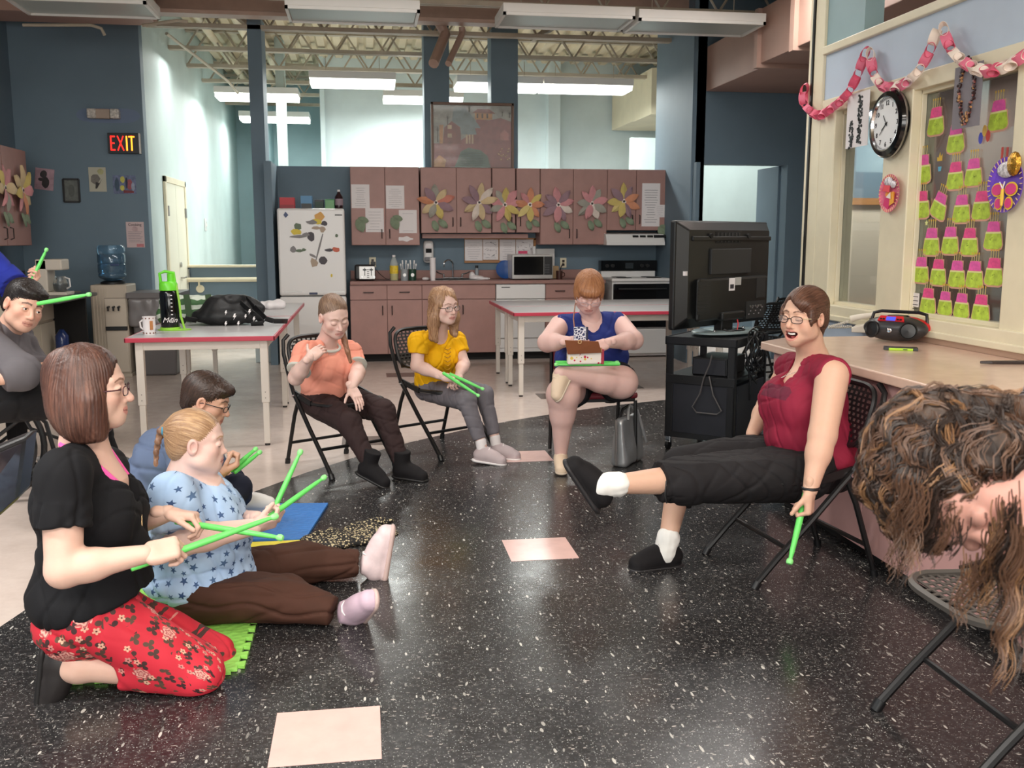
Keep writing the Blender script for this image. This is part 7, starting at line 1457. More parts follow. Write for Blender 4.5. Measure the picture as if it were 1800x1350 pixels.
def p1():
    yc=3.07; t=thing('person','kneeling person in a black T-shirt and red floral trousers with a brown bob and glasses','person',(-.85,3.07,0))
    H=Head(PY(158,683,3.05),(.96,.10,-.02),(0.02,0,1),1.08,mouth='smile',look=(0,1,.05),lip=(206,116,110),brow=(112,76,56)); N=PY(146,782,3.08)
    SR=PY(110,838,2.86); SL=PY(184,826,3.28); ER=PY(112,1002,2.80); WR=PY(256,974,2.83); EL=PY(196,935,3.33); WL=PY(296,902,3.20)
    P=PY(158,1052,3.08); W=PY(166,975,3.08); C=PY(150,885,3.08); F=V3(1,.05,0); dim=((.175,.15),(.145,.135),(.150,.135),.058)
    KR=PY(348,1180,3.0); KL=PY(372,1156,3.22); HR=PY(165,1072,2.99); HL=PY(168,1062,3.17); AR=PY(136,1168,3.0); AL=PY(156,1160,3.2)
    hr=hand(WR,V3(.93,.25,.10),V3(-.15,.55,-.8),'R',.98,curl=(62,75,45),thumb=(.75,.35,.35),tc=18)
    hl=hand(WL,V3(.95,-.15,-.12),V3(-.05,-.2,-.95),'L',.98,curl=(50,60,35),thumb=(.8,.3,.3),tc=14)
    body(t,[(H.prims(N,.052)+[CAP(N,C+V3(.03,0,.06),.06,.10,.05)],.0024),(torso(P,W,C,N,SL,SR,F,dim,-.012)+arm(SR,ER,WR,(.060,.050,.043,.0275))+arm(SL,EL,WL,(.056,.047,.040,.0275))+leg(KR,AR,AR+V3(-.02,0,-.0),(.055,.05,.045,.036))+leg(KL,AL,AL+V3(-.02,0,0),(.055,.05,.045,.036)),.006),(hr,.0026),(hl,.0026)],FAIR,H)
    H.eyeballs(t); H.glasses(t,mat('glasses_maroon',(70,34,40),.25),w_=.021,h_=.013)
    blk=cloth_mat('black_tee',(22,22,25),.85)
    up=[k for k in torso(P+V3(.01,0,.01),W,C,N,SL,SR,F,((.19,.182),(.158,.156),(.155,.143),.057),.012)]+bust(C+V3(.0,0,-.03),F,V3(0,-1,0),.075,.085,.075,.008,.05)+sleeve(SR,ER,fr=.55,r=(.064,.064),off=.012)+sleeve(SL,EL,fr=.55,r=(.058,.058),off=.012)
    up+=[sub(CAP(N+V3(-.035,0,.02),N+V3(.085,0,-.055),.084,.080),.012),sub(CAP(N+V3(.06,0,-.03),C+V3(.145,0,.035),.066,.030),.012),HALF(P+V3(-.1,0,-.04),V3(.30,0,-1))]
    sdf('shirt',[(up,.006)],blk,t,disp=lambda Q:fold(Q,3,.010,19)*(1-.5*(Q[:,2]>N.z-.1)))
    # pink strap top under the shirt
    pk=cloth_mat('pink_strap',(240,96,170),.7); M_=[]
    for s in (-1,1): obj('strap',MB().tube([N+V3(-.050,s*.045,.012),N+V3(-.005,s*.088,.000),N+V3(.05,s*.092,-.035),C+V3(.115,s*.055,.07)],.010,8),pk,t,smooth=True)
    fl=floral_mat(); tr=[ELL(P+V3(0,0,-.02),(.135,.155,.12),None,.06),ELL(P+V3(-.045,0,-.075),(.125,.17,.11),None,.06)]
    for h,k_,a in ((HR,KR,AR),(HL,KL,AL)):
        tr+=[CAP(h+V3(0,0,-.02),k_,.108,.082,.05),CAP(k_+V3(-.02,0,-.006),k_.lerp(a,.62),.070,.066,.035,ends=True)]
    tr+=[HALF((0,0,.004),(0,0,-1)),HALF(P+V3(0,0,.12),(0,0,1))]
    sdf('trousers',[(tr,.0065)],fl,t,disp=lambda Q:fold(Q,9,.010,17)*(Q[:,2]>.02),vec=wrapvec(P,KR-P+V3(0,0,.0),V3(0,-.7,.7),8.6,.16))
    # bob hair
    hm=hair_mat('brown_bob',(48,30,26),(118,80,66))
    tie=(0,.1,-1.); e=H.e
    hp=[e((0,-.020,.040),(.084,.104,.089),.02),e((0,-.050,-.03),(.080,.068,.105),.03)]
    for q in (-1,1): hp+=[e((q*.052,-.018,-.045),(.046,.072,.105),.03),H.cp((q*.070,.010,-.02),(q*.060,.022,-.125),.034,.026,.03)]
    hp+=[e((0,.090,-.035),(.075,.068,.098),.012,'s'),e((0,.125,.04),(.07,.055,.05),.02,'s'),HALF(H.p(0,0,-.150),tuple(-H.U+H.F*.28),.02)]
    sdf('hair',[(hp,.0035)],hm,t,disp=lambda Q:strand_disp(H,.0016)(Q)+.004*sines(Q*np.array([1,1,.35]),46,7),vec=H.hv(K=60))
    # necklaces
    gd=mat('gold_chain',(190,160,120),.3,.8); lo=C+V3(.165,-.01,-.10)
    obj('necklace',MB().tube([N+V3(-.02,-.07,.0),C+V3(.10,-.075,.05),C+V3(.155,-.05,-.02),lo,C+V3(.158,.03,-.01),C+V3(.10,.075,.05),N+V3(-.02,.07,.0)],.0024,5),gd,t,smooth=True)
    pd=obj('pendant',MB().ball((lo.x,lo.y,lo.z-.02),(.005,.007,.016),8,6),gd,t,smooth=True)
    obj('necklace',MB().tube([N+V3(0,-.055,.01),N+V3(.055,-.03,-.06),C+V3(.10,0,.055),N+V3(.055,.03,-.06),N+V3(0,.055,.01)],.0014,5),gd,t,smooth=True)
    sh=mat('dark_sneaker',(38,34,34),.5); so=mat('dark_sole',(28,26,26),.6)
    shoe(t,AR+V3(-.015,0,.0),V3(-.16,0,-1),V3(1,0,-.1),sh,so,.98,lace=mat('lace_dark',(60,56,54),.6)); shoe(t,AL+V3(-.015,0,.0),V3(-.2,.1,-1),V3(1,0,-.1),sh,so,.98)
    obj('ring',MB().tube([WR+V3(.085,.0,-.01)+V3(0,.010*math.cos(q),.010*math.sin(q)) for q in [math.pi*i/5 for i in range(10)]],.0018,5,closed=True),mat('ring_dark',(60,50,60),.2,.6),t)
    B_=PY(489,906,2.99); stick(grip(WR,V3(.93,.25,.10),V3(-.15,.55,-.8),.98,B_),B_,'drum stick in the near hand of the kneeling person, pointing up to the right')
    B_=PY(498,946,3.04); stick(grip(WL,V3(.95,-.15,-.12),V3(-.05,-.2,-.95),.98,B_,.05),B_,'drum stick in the far hand of the kneeling person, crossing under the other one')
p1()
# ================================================================ P2 floor-sitting person in star scrubs
def p2():
    t=thing('person','person in blue star print scrubs sitting on the floor with legs stretched out','person',(-.55,3.62,0))
    H=Head(PY(347,776,3.62),(.97,.02,-.10),(.0,0,1),1.0,mouth='neutral',eyes='closed',lip=(206,124,116),brow=(190,150,110),heavy=1.2,nose=.45); N=PY(328,846,3.64)
    SR=PY(302,872,3.44); SL=PY(362,862,3.86); ER=PY(318,952,3.36); WR=PY(446,926,3.45); EL=PY(405,920,3.84); WL=PY(452,912,3.62)
    P=PY(350,1010,3.66); W=PY(350,955,3.65); C=PY(338,893,3.65); F=V3(1,0,0)
    HR=PY(362,1040,3.55); HL=PY(372,1020,3.78); KR=PY(500,1052,3.50); KL=PY(535,990,3.92); AR=PY(594,1076,3.44); AL=PY(634,990,3.93)
    hr=hand(WR,V3(.93,.35,.12),V3(-.2,.6,.6),'R',.88,curl=(60,70,45),thumb=(.7,.3,.5)); hl=hand(WL,V3(.85,-.45,.05),V3(.1,.2,.9),'L',.88,curl=(60,70,45),thumb=(.7,.3,.5))
    body(t,[(H.prims(N,.062)+[CAP(N,C+V3(.03,0,.05),.07,.10,.05)],.0026),(torso(P,W,C,N,SL,SR,F,((.19,.17),(.17,.16),(.17,.15),.06),-.012)+arm(SR,ER,WR,(.06,.052,.046,.030))+arm(SL,EL,WL,(.06,.052,.046,.030)),.0065),(hr,.0028),(hl,.0028)],PALE,H)
    H.eyeballs(t)
    top=torso(P+V3(0,0,.01),W,C,N,SL,SR,F,((.21,.20),(.19,.185),(.18,.155),.060),.010)+bust(C+V3(0,0,-.05),F,V3(0,-1,0),.085,.10,.075,.01,.05)+sleeve(SR,ER,fr=.86,r=(.070,.082),off=.012)+sleeve(SL,EL,fr=.8,r=(.068,.075),off=.012)
    top+=[sub(CAP(N+V3(-.04,0,.03),N+V3(.05,0,-.02),.066,.062),.012),sub(CAP(N+V3(.05,0,.0),C+V3(.15,0,.05),.050,.012),.010),HALF(P+V3(0,0,-.075),V3(-.25,0,-1)),HALF((0,0,.018),(0,0,-1))]
    sdf('scrub_top',[(top,.006)],star_mat(),t,disp=lambda Q:fold(Q,12,.009,20),vec=wrapvec(C,(0,0,1),F,21,.20))
    br=cloth_mat('brown_trousers',(72,46,36),.8)
    tr=[ELL(P+V3(.02,0,-.06),(.17,.20,.12),None,.06)]
    for h,k_,a,fr in ((HR,KR,AR,.90),(HL,KL,AL,.95)): tr+=[CAP(h,k_,.112,.088,.05),CAP(k_,k_.lerp(a,fr),.082,.055,.03,ends=True)]
    tr+=[HALF((0,0,.004),(0,0,-1)),HALF(P+V3(0,0,.03),(0,0,1))]
    sdf('trousers',[(tr,.0065)],br,t,disp=lambda Q:fold(Q,5,.011,19)*(Q[:,2]>.02))
    hm=hair_mat('sandy_hair',(120,84,60),(214,178,136)); tie=(0,-1,.25); e=H.e
    sdf('hair',[([e((0,-.020,.038),(.080,.100,.084),.02),e((0,-.06,-.02),(.070,.050,.060),.03),e((0,.088,-.02),(.070,.066,.092),.010,'s'),e((.08,.02,-.035),(.022,.050,.050),.008,'s'),e((-.08,.02,-.035),(.022,.050,.050),.008,'s'),H.cp((0,-.105,.045),(0,-.125,.035),.018,.014,.02),HALF(H.p(0,0,-.075),tuple(-H.U))],.0035)],hm,t,disp=strand_disp(H,.0014,tie=tie),vec=H.hv(tie=tie))
    c=H.p(0,-.122,.035); br_=[]
    for i in range(7): 
        q=i/6; p=H.p(.004*(-1)**i,-.130-.012*math.sin(q*2),.030-.120*q); br_.append(ELL(p,(.015-.006*q,.013-.004*q,.015),None,.006))
    sdf('braid',[(br_,.003)],hair_mat('braid_hair',(88,58,44),(170,130,100)),t,vec=H.hv(tie=(0,0,1)),label='short dark blond braid')
    obj('hair_tie',MB().tube([H.p(.017*math.cos(q),-.120,.036+.017*math.sin(q)) for q in [2*math.pi*i/12 for i in range(12)]],.006,7,closed=True),mat('hair_tie_blue',(60,160,200),.6),t,smooth=True,label='turquoise hair tie')
    pkw=mat('pink_white_shoe',(228,206,208),.55,var=.05,vs=18); sl=mat('sole_pinkish',(206,180,174),.6)
    shoe(t,AR+V3(.02,0,0),V3(.25,-.75,.60),V3(-.95,-.2,.1),mat('lilac_shoe',(206,180,196),.55),sl,1.0,lace=M_pap); shoe(t,AL+V3(.02,0,0),V3(.18,.02,1),V3(-1,0,.1),pkw,sl,1.05,lace=M_pap)
    G=PY(476,914,3.55); B_=PY(530,790,3.68); stick(grip(WL,V3(.85,-.45,.05),V3(.1,.2,.9),.88,B_,.05),B_,'drum stick standing steeply in the hands of the person in star scrubs'); B_=PY(573,837,3.66); stick(grip(WR,V3(.93,.35,.12),V3(-.2,.6,.6),.88,B_,.05),B_,'drum stick slanting to the right in the hands of the person in star scrubs')
p2()
# ================================================================ P3 crouching person behind
def p3():
    t=thing('person','person in a slate blue shirt and glasses crouching on the floor, looking down','person',(-1.0,4.7,0))
    H=Head(PY(364,704,4.45),(.92,-.10,-.36),(.36,0,.93),1.0,mouth='neutral',eyes='down',brow=(54,40,34),lip=(196,120,108),male=True,look=(0,1,-.5)); N=PY(336,752,4.5)
    SR=PY(318,780,4.32); SL=PY(352,776,4.68); ER=PY(330,850,4.25); WR=PY(388,832,4.4); EL=PY(385,840,4.72); WL=PY(400,838,4.62)
    P=PY(268,880,4.6); W=PY(275,850,4.57); C=PY(300,806,4.53); F=V3(.85,0,-.5)
    hr=hand(WR,V3(.85,.1,.45),V3(-.4,.1,.75),'R',.95,curl=(55,70,45),thumb=(.7,.3,.5))
    body(t,[(H.prims(N,.056),.0028),(torso(P,W,C,N,SL,SR,F,((.17,.14),(.16,.14),(.17,.14),.06),-.012)+arm(SR,ER,WR)+arm(SL,EL,WL),.008),(hr,.003)],TAN,H)
    H.eyeballs(t); H.glasses(t,M_blackm,w_=.023,h_=.013)
    sl=cloth_mat('slate_shirt',(98,112,140),.85)
    sdf('shirt',[(torso(P,W,C,N,SL,SR,F,((.19,.16),(.18,.155),(.18,.15),.062),.012)+sleeve(SR,ER,WR,fr=.55,r=(.062,.056,.046))+sleeve(SL,EL,WL,fr=.5,r=(.062,.056,.046))+[sub(CAP(N+V3(.02,0,-.01),N+V3(.06,0,.05),.06,.07),.012),HALF((0,0,.02),(0,0,-1))],.0075)],sl,t,disp=lambda Q:fold(Q,15,.012,16))
    nv=cloth_mat('navy_trousers',(34,38,56),.8); HR=P+V3(.02,-.1,-.03); HL=P+V3(.02,.1,-.03); KR=PY(415,860,4.52); KL=PY(405,846,4.85); AR=PY(425,880,4.85); AL=PY(340,885,4.6)
    sdf('trousers',[([ELL(P+V3(0,0,-.04),(.15,.18,.10),None,.05),CAP(HR,KR,.09,.07,.04),CAP(KR,PY(425,872,4.70),.062,.05,.03,ends=True),CAP(HL,KL,.09,.07,.04),CAP(KL,AL,.06,.05,.03),HALF((0,0,.004),(0,0,-1))],.008)],nv,t,disp=lambda Q:fold(Q,7,.008,20)*(Q[:,2]>.02))
    shoe(t,PY(430,872,4.78),V3(.95,-.25,.05),V3(-.1,-.5,.85),mat('white_sneaker',(226,224,222),.55),M_pap,.86,lace=M_pap)
    hm=hair_mat('dark_brown_hair',(34,24,20),(82,60,50)); e=H.e
    sdf('hair',[([e((0,-.022,.042),(.084,.104,.088),.02),e((0,-.07,-.025),(.070,.040,.050),.03),e((0,.062,.075),(.062,.040,.028),.03),e((0,.098,-.030),(.072,.060,.085),.010,'s'),e((.082,.018,-.03),(.022,.038,.040),.008,'s'),e((-.082,.018,-.03),(.022,.038,.040),.008,'s'),HALF(H.p(0,0,-.07),tuple(-H.U))],.004)],hm,t,disp=strand_disp(H,.003,tie=(0,.2,1)),vec=H.hv(tie=(0,.2,1)))
    for dx,l in ((0,'upper'),(.018,'lower')): stick(PY(404,828,4.40)+V3(dx,0,-dx*.5),PY(452,787,4.5)+V3(dx,0,-dx*.9),f'{l} of two short looking drum sticks in the hand of the crouching person')
p3()
# ================================================================ P4 seated person in the peach shirt
def p4():
    t=thing('person','seated person in a peach T-shirt and dark trousers with head bowed and hand on chest','person',(-.2,6.0,0))
    H=Head(PY(587,556,5.78),(.38,-.80,-.42),(.05,-.35,.92),1.04,mouth='neutral',eyes='down',brow=(150,116,90),lip=(204,124,116),look=(.1,1,-.6)); N=PY(574,604,5.92)
    SR=PY(537,621,5.78); SL=PY(616,620,6.04); ER=PY(520,664,5.66); WR=PY(545,628,5.52); EL=PY(629,654,5.90); WL=PY(618,682,5.68)
    P=PY(578,694,6.06); W=PY(574,668,6.02); C=PY(576,636,5.98); F=V3(.50,-.86,0)
    hr=hand(WR,V3(.62,.55,.42),V3(.1,.75,-.3),'R',.84,curl=(18,25,15),thumb=(.55,.8,.2),tc=10); hl=hand(WL,V3(.40,-.55,-.62),V3(-.2,.45,-.8),'L',.84,curl=(12,18,12),thumb=(.6,.7,.2),tc=10)
    body(t,[(H.prims(N,.05)+[CAP(N,C+V3(.0,0,.06),.055,.08,.04)],.003),(torso(P,W,C,N,SL,SR,F,((.15,.13),(.13,.12),(.14,.12),.05),-.012)+arm(SR,ER,WR,(.05,.044,.040,.027))+arm(SL,EL,WL,(.05,.044,.038,.027)),.007),(hr,.003),(hl,.003)],PALE,H)
    H.eyeballs(t)
    pc=cloth_mat('peach_tee',(250,164,142),.85); top=torso(P+V3(0,0,.02),W,C,N,SL,SR,F,((.165,.145),(.15,.14),(.15,.13),.052),.012)+bust(C,F,V3(.86,.5,0),.065,.08,.06,.01,.05,.02)+sleeve(SR,ER,fr=.72,r=(.056,.058),off=.012)+sleeve(SL,EL,fr=.72,r=(.056,.058),off=.012)
    top+=[sub(CAP(N+V3(0,0,.03),N+V3(.03,-.06,-.02),.062,.05),.012),HALF(P+V3(0,0,-.04),V3(-.2,.3,-1))]
    sdf('shirt',[(top,.0065)],pc,t,disp=lambda Q:fold(Q,31,.008,22))
    gy=cloth_mat('grey_trim',(196,196,186),.85); nf=(N+V3(.02,-.05,-.015)); 
    for S_,E_,r in ((SR,ER,.0725),(SL,EL,.0725)): sdf('sleeve_band',[([CAP(S_.lerp(E_,.50),S_.lerp(E_,.74),r,r,.01,ends=True),HALF(S_.lerp(E_,.64),S_-E_)],.005)],gy,t)
    u1=V3(.86,.5,0); u2=V3(.25,-.45,.55).normalized(); obj('collar_band',MB().tube([nf+u1*.066*math.cos(q)+V3(.35,-.6,-.45).normalized()*(.050*math.sin(q)-.002)+V3(0,0,.002) for q in [math.pi*(-.12)+math.pi*1.24*i/14 for i in range(15)]],.008,7),gy,t,smooth=True)
    dk=cloth_mat('dark_brown_trousers',(50,36,36),.8); HR=P+V3(-.075,-.05,-.03); HL=P+V3(.085,.03,-.03); KR=PY(613,742,5.62); KL=PY(672,722,5.70); AR=PY(648,812,5.50); AL=PY(706,812,5.60)
    sdf('trousers',[([ELL(P+V3(0,0,-.02),(.165,.14,.11),None,.05)]+[q for h,k_,a in ((HR,KR,AR),(HL,KL,AL)) for q in (CAP(h,k_,.098,.072,.04),CAP(k_,k_.lerp(a,1),.068,.046,.03,ends=True))]+[HALF(P+V3(0,0,.06),(0,0,1))],.007)],dk,t,disp=lambda Q:fold(Q,17,.007,22))
    bt=cloth_mat('black_suede',(24,22,24),.8); hl_=mat('boot_heel',(30,28,28),.5)
    shoe(t,AR+V3(.01,-.01,-.01),V3(.75,-.55,-.32),V3(.25,-.1,.95),bt,hl_,.95,high=.07,name='ankle_boot'); shoe(t,AL+V3(.01,-.01,-.01),V3(.85,-.50,-.05),V3(.05,-.1,1),bt,hl_,.95,high=.07,name='ankle_boot')
    hm=hair_mat('ash_blond_hair',(88,66,54),(164,134,110)); tie=(.0,-.9,.5); e=H.e
    sdf('hair',[([e((0,-.020,.040),(.0775,.099,.0835),.02),e((0,-.06,-.02),(.066,.050,.055),.03),e((0,.102,-.012),(.063,.064,.096),.014,'s'),e((.082,.02,-.03),(.022,.045,.045),.008,'s'),e((-.082,.02,-.03),(.022,.045,.045),.008,'s'),HALF(H.p(0,0,-.075),tuple(-H.U)),H.cp((0,-.10,.05),(0,-.118,.055),.026,.02,.02)],.0038)],hm,t,disp=strand_disp(H,.0016,tie=tie),vec=H.hv(tie=tie))
    pn=PY(607,590,5.80); pts=[PY(600,578,5.84),PY(606,600,5.82),PY(611,618,5.80),PY(616,636,5.80)]
    sdf('ponytail',[([CAP(pts[i],pts[i+1],.020-.003*i,.020-.003*(i+1),.012) for i in range(3)],.004)],hair_mat('brown_tail',(96,62,46),(176,128,98)),t,vec=H.hv(tie=(0,0,1)),label='brown ponytail over the shoulder')
p4()
# ================================================================ P5 seated person in the yellow top
def p5():
    t=thing('person','seated person in a mustard yellow top and grey trousers with long hair and glasses','person',(.5,6.4,0))
    H=Head(PY(781,538,6.12),(.52,-.84,-.10),(.0,-.1,1),.97,mouth='neutral',eyes='open',brow=(130,92,70),lip=(196,116,110),look=(.5,1,-.05),iris=(80,76,70)); N=PY(770,585,6.24)
    SR=PY(736,600,6.14); SL=PY(802,600,6.34); ER=PY(733,643,6.12); WR=PY(778,662,5.98); EL=PY(815,640,6.28); WL=PY(806,661,6.04)
    P=PY(768,674,6.42); W=PY(765,650,6.38); C=PY(766,622,6.32); F=V3(.50,-.86,0)
    hr=hand(WR,V3(.85,-.3,-.1),V3(.1,.4,-.8),'R',.85,curl=(50,60,40),thumb=(.6,.5,.4)); hl=hand(WL,V3(-.35,-.75,-.2),V3(.2,.2,-.9),'L',.85,curl=(50,60,40),thumb=(.6,.5,.4))
    body(t,[(H.prims(N,.047)+[CAP(N,C+V3(.02,-.03,.05),.05,.08,.04)],.003),(torso(P,W,C,N,SL,SR,F,((.14,.12),(.11,.10),(.12,.10),.045),-.012)+arm(SR,ER,WR,(.045,.040,.036,.025))+arm(SL,EL,WL,(.045,.040,.036,.025)),.007),(hr,.003),(hl,.003)],PALE,H)
    H.eyeballs(t); H.glasses(t,M_blackm,w_=.024,h_=.016,r=.0014)
    ye=cloth_mat('mustard_top',(236,178,16),.8); top=torso(P+V3(0,0,.02),W,C,N,SL,SR,F,((.15,.13),(.125,.115),(.13,.115),.046),.010)+bust(C+V3(0,0,-.01),F,V3(.86,.5,0),.06,.075,.05,.01,.04,.02)+sleeve(SR,ER,fr=.5,r=(.052,.054),off=.010)+sleeve(SL,EL,fr=.5,r=(.052,.054),off=.010)+[sub(CAP(N+V3(0,0,.03),N+V3(.03,-.06,-.03),.062,.048),.010),HALF(P+V3(0,0,-.05),V3(0,0,-1))]
    sdf('top',[(top,.006)],ye,t,disp=lambda Q:fold(Q,41,.008,24))
    lc=mat('lace_mustard',(190,140,20),.7); f0=C+F*.135+V3(0,0,.05)
    for i in range(6): z=-.026*i; obj('lacing',MB().tube([f0+V3(-.022,-.012,z),f0+V3(0,-.006+.0,z-.012),f0+V3(.022,.012,z)],.003,5),lc,t,smooth=True)
    gy=cloth_mat('grey_trousers',(112,108,114),.85); HR=P+V3(-.06,-.04,-.03); HL=P+V3(.075,.03,-.03); KR=PY(820,706,5.98); KL=PY(850,692,6.10); AR=PY(848,784,5.92); AL=PY(872,778,6.04)
    sdf('trousers',[([ELL(P+V3(0,0,-.02),(.15,.13,.10),None,.05)]+[q for h,k_,a,fr in ((HR,KR,AR,.84),(HL,KL,AL,.82)) for q in (CAP(h,k_,.085,.060,.04),CAP(k_,k_.lerp(a,fr),.057,.042,.03,ends=True))]+[HALF(P+V3(0,0,.05),(0,0,1))],.0065)],gy,t,disp=lambda Q:fold(Q,47,.006,24))
    sk=M_pap; ln=mat('pinkgrey_shoe',(186,170,172),.6)
    for a,k_ in ((AR,KR),(AL,KL)):
        sdf('leg_skin',[([CAP(k_.lerp(a,.6),a,.036,.030,.02)],.005)],M_skin,t,col=lambda P_:np.repeat([SK(PALE)],len(P_),0)); sdf('sock',[([CAP(k_.lerp(a,.90),a+V3(0,0,-.03),.035,.034,.01)],.005)],M_pap,t)
    shoe(t,AR+V3(.01,0,-.02),V3(.92,-.38,-.10),V3(.1,0,1),ln,M_pap,.92,lace=M_pap); shoe(t,AL+V3(.01,0,-.02),V3(.95,-.25,-.05),V3(.1,0,1),ln,M_pap,.92,lace=M_pap)
    hm=hair_mat('light_brown_hair',(110,76,54),(206,166,128)); e=H.e
    hp=[e((0,-.020,.040),(.084,.104,.088),.02),e((0,-.05,-.05),(.085,.060,.12),.03)]
    for q,L_ in ((-1,.20),(1,.22)): hp+=[H.cp((q*.062,.02,.02),(q*.080,.0,-.09),.026,.034,.03),H.cp((q*.080,.0,-.08),(q*.085,-.01,-L_+.02),.036,.026,.03),H.cp((q*.095,-.01,-.12),(q*.075,.02,-L_),.022,.014,.02)]
    hp+=[e((.0,.098,-.04),(.060,.066,.105),.012,'s'),e((.012,.115,.035),(.045,.055,.045),.02,'s')]
    sdf('hair',[(hp,.004)],hm,t,disp=lambda Q:strand_disp(H,.003)(Q)+.006*sines(Q,38,2),vec=H.hv(K=50))
    stick(PY(778,655,5.90),PY(843,697,5.80),'drum stick on the lap of the person in the yellow top, lower of two'); stick(PY(790,657,5.97),PY(851,685,5.90),'drum stick on the lap of the person in the yellow top, upper of two')
p5()
# ================================================================ P6 red-haired person, navy top
def p6():
    t=thing('person','red-haired person in a navy sleeveless top bending over a small bag on a maroon seat','person',(1.45,6.05,0))
    H=Head(PY(1035,514,5.80),(-.10,-.74,-.66),(-.05,-.62,.78),1.02,mouth='neutral',eyes='down',brow=(190,140,100),lip=(206,130,124),look=(0,1,-.6),heavy=.8,nose=.8); N=PY(1037,556,5.94)
    SR=PY(984,572,5.92); SL=PY(1088,568,5.94); ER=PY(962,602,5.70); WR=PY(1000,600,5.52); EL=PY(1114,598,5.72); WL=PY(1068,603,5.52)
    P=PY(1040,664,6.05); W=PY(1040,628,6.02); C=PY(1037,592,5.98); F=V3(-.1,-1,0)
    hr=hand(WR,V3(.9,-.1,.15),V3(.0,.5,-.85),'R',.92,curl=(40,50,30),thumb=(.6,.5,.4)); hl=hand(WL,V3(-.85,-.1,-.25),V3(0,.6,-.6),'L',.92,curl=(45,50,30),thumb=(.6,.5,.4))
    HR=P+V3(-.10,-.03,-.03); HL=P+V3(.12,-.04,-.02); KR=PY(990,694,5.58); AR=PY(986,794,5.66); KL=PY(1092,672,5.66); AL=PY(985,656,5.50)
    body(t,[(H.prims(N,.055)+[CAP(N,C+V3(.0,-.03,.05),.06,.09,.04)],.003),(torso(P,W,C,N,SL,SR,F,((.20,.16),(.20,.16),(.18,.15),.056),-.012)+arm(SR,ER,WR,(.064,.058,.048,.030))+arm(SL,EL,WL,(.064,.058,.048,.030))+leg(HR,KR,AR,(.12,.098,.072,.040))+leg(HL,KL,AL,(.125,.098,.078,.040)),.007),(hr,.003),(hl,.003)],(226,188,180),H)
    H.eyeballs(t); H.glasses(t,mat('glasses_clear',(190,176,180),.2),w_=.023,h_=.013)
    nv=cloth_mat('navy_top',(38,52,120),.75); top=torso(P+V3(0,0,.0),W,C,N,SL,SR,F,((.235,.195),(.225,.19),(.19,.165),.050),.014)+bust(C+V3(0,0,-.05),F,V3(1,0,0),.085,.09,.075,.01,.05,.0)
    top+=[sub(CAP(N+V3(0,0,.03),N+V3(0,-.05,-.01),.068,.068),.010),sub(CAP(N+V3(0,-.08,-.01),C+V3(-.01,-.21,-.0),.070,.016),.010),HALF(P+V3(0,0,-.04),(0,0,-1))]
    for S_,sg in ((SR,-1),(SL,1)): top.append(HALF(S_+V3(sg*.012,0,0),(sg*1,0,.0),.01) if 0 else sub(CAP(S_+V3(sg*.06,0,.03),S_+V3(sg*.035,0,-.12),.052,.045),.012))
    sdf('top',[(top,.0065)],nv,t,disp=lambda Q:fold(Q,51,.008,22))
    bk=cloth_mat('black_shorts',(24,24,28),.8); sdf('shorts',[([ELL(P+V3(.03,0,-.04),(.21,.17,.10),None,.05),CAP(HR,HR.lerp(KR,.62),.135,.122,.04,ends=True),CAP(HL,HL.lerp(KL,.70),.140,.125,.04,ends=True)],.0075)],bk,t,disp=lambda Q:fold(Q,57,.006,22))
    cr=mat('cream_shoe',(226,202,176),.65); shoe(t,AR+V3(-.0,0,-.015),V3(-.15,-.95,-.1),V3(0,-.1,1),cr,mat('sole_cream',(214,196,176),.6),.90,lace=mat('lace_cream',(236,220,200),.7)); shoe(t,AL+V3(-.015,0,0),V3(-.45,-.35,-.75),V3(-.7,-.2,.6),cr,mat('sole_cream',(214,196,176)),.90,lace=mat('lace_cream',(236,220,200)))
    hm=hair_mat('copper_hair',(124,78,50),(204,146,102)); e=H.e
    sdf('hair',[([e((0,-.020,.042),(.088,.108,.090),.02),e((0,-.06,-.03),(.080,.050,.065),.03),e((0,.060,.070),(.066,.044,.034),.03),e((0,.108,-.040),(.072,.060,.080),.010,'s')]+[e((q*.068,.0,.0),(.022,.05,.05),.02) for q in (-1,1)]+[HALF(H.p(0,0,-.075),tuple(-H.U))],.0038)],hm,t,disp=strand_disp(H,.0028,tie=(0,-.3,1)),vec=H.hv(tie=(0,-.3,1)))
    # bag on the lap
    c=PY(1030,625,5.42); b=thing('wristlet_bag','small floral and tan flap purse on the lap of the red-haired person','purse',c); n1=NT('floral_canvas'); o=n1.obj(); v=n1.n('ShaderNodeTexVoronoi'); v.inputs['Scale'].default_value=48; n1.l(o,v.inputs['Vector']); sc=n1.n('ShaderNodeSeparateColor'); n1.l(v.outputs['Color'],sc.inputs[0]); n1.base(n1.mix(n1.math('LESS_THAN',v.outputs['Distance'],n1.math('MULTIPLY',sc.outputs[0],.5)),(236,226,216),n1.ramp(sc.outputs[1],[(.0,(196,30,70)),(.45,(226,120,130)),(.6,(130,150,80)),(.8,(220,190,90))],const=True)))
    q0=PY(999,618,5.42);q1=PY(1058,640,5.42); obj('pouch',MB().box(q0.x,q1.x,5.42,5.47,q1.z,q0.z+.01),n1.m,b,bevel=.008); obj('zip_edge',MB().box(q1.x-.004,q1.x+.012,5.415,5.475,q1.z,q0.z+.01),mat('zip_red',(170,50,70),.5),b,bevel=.003)
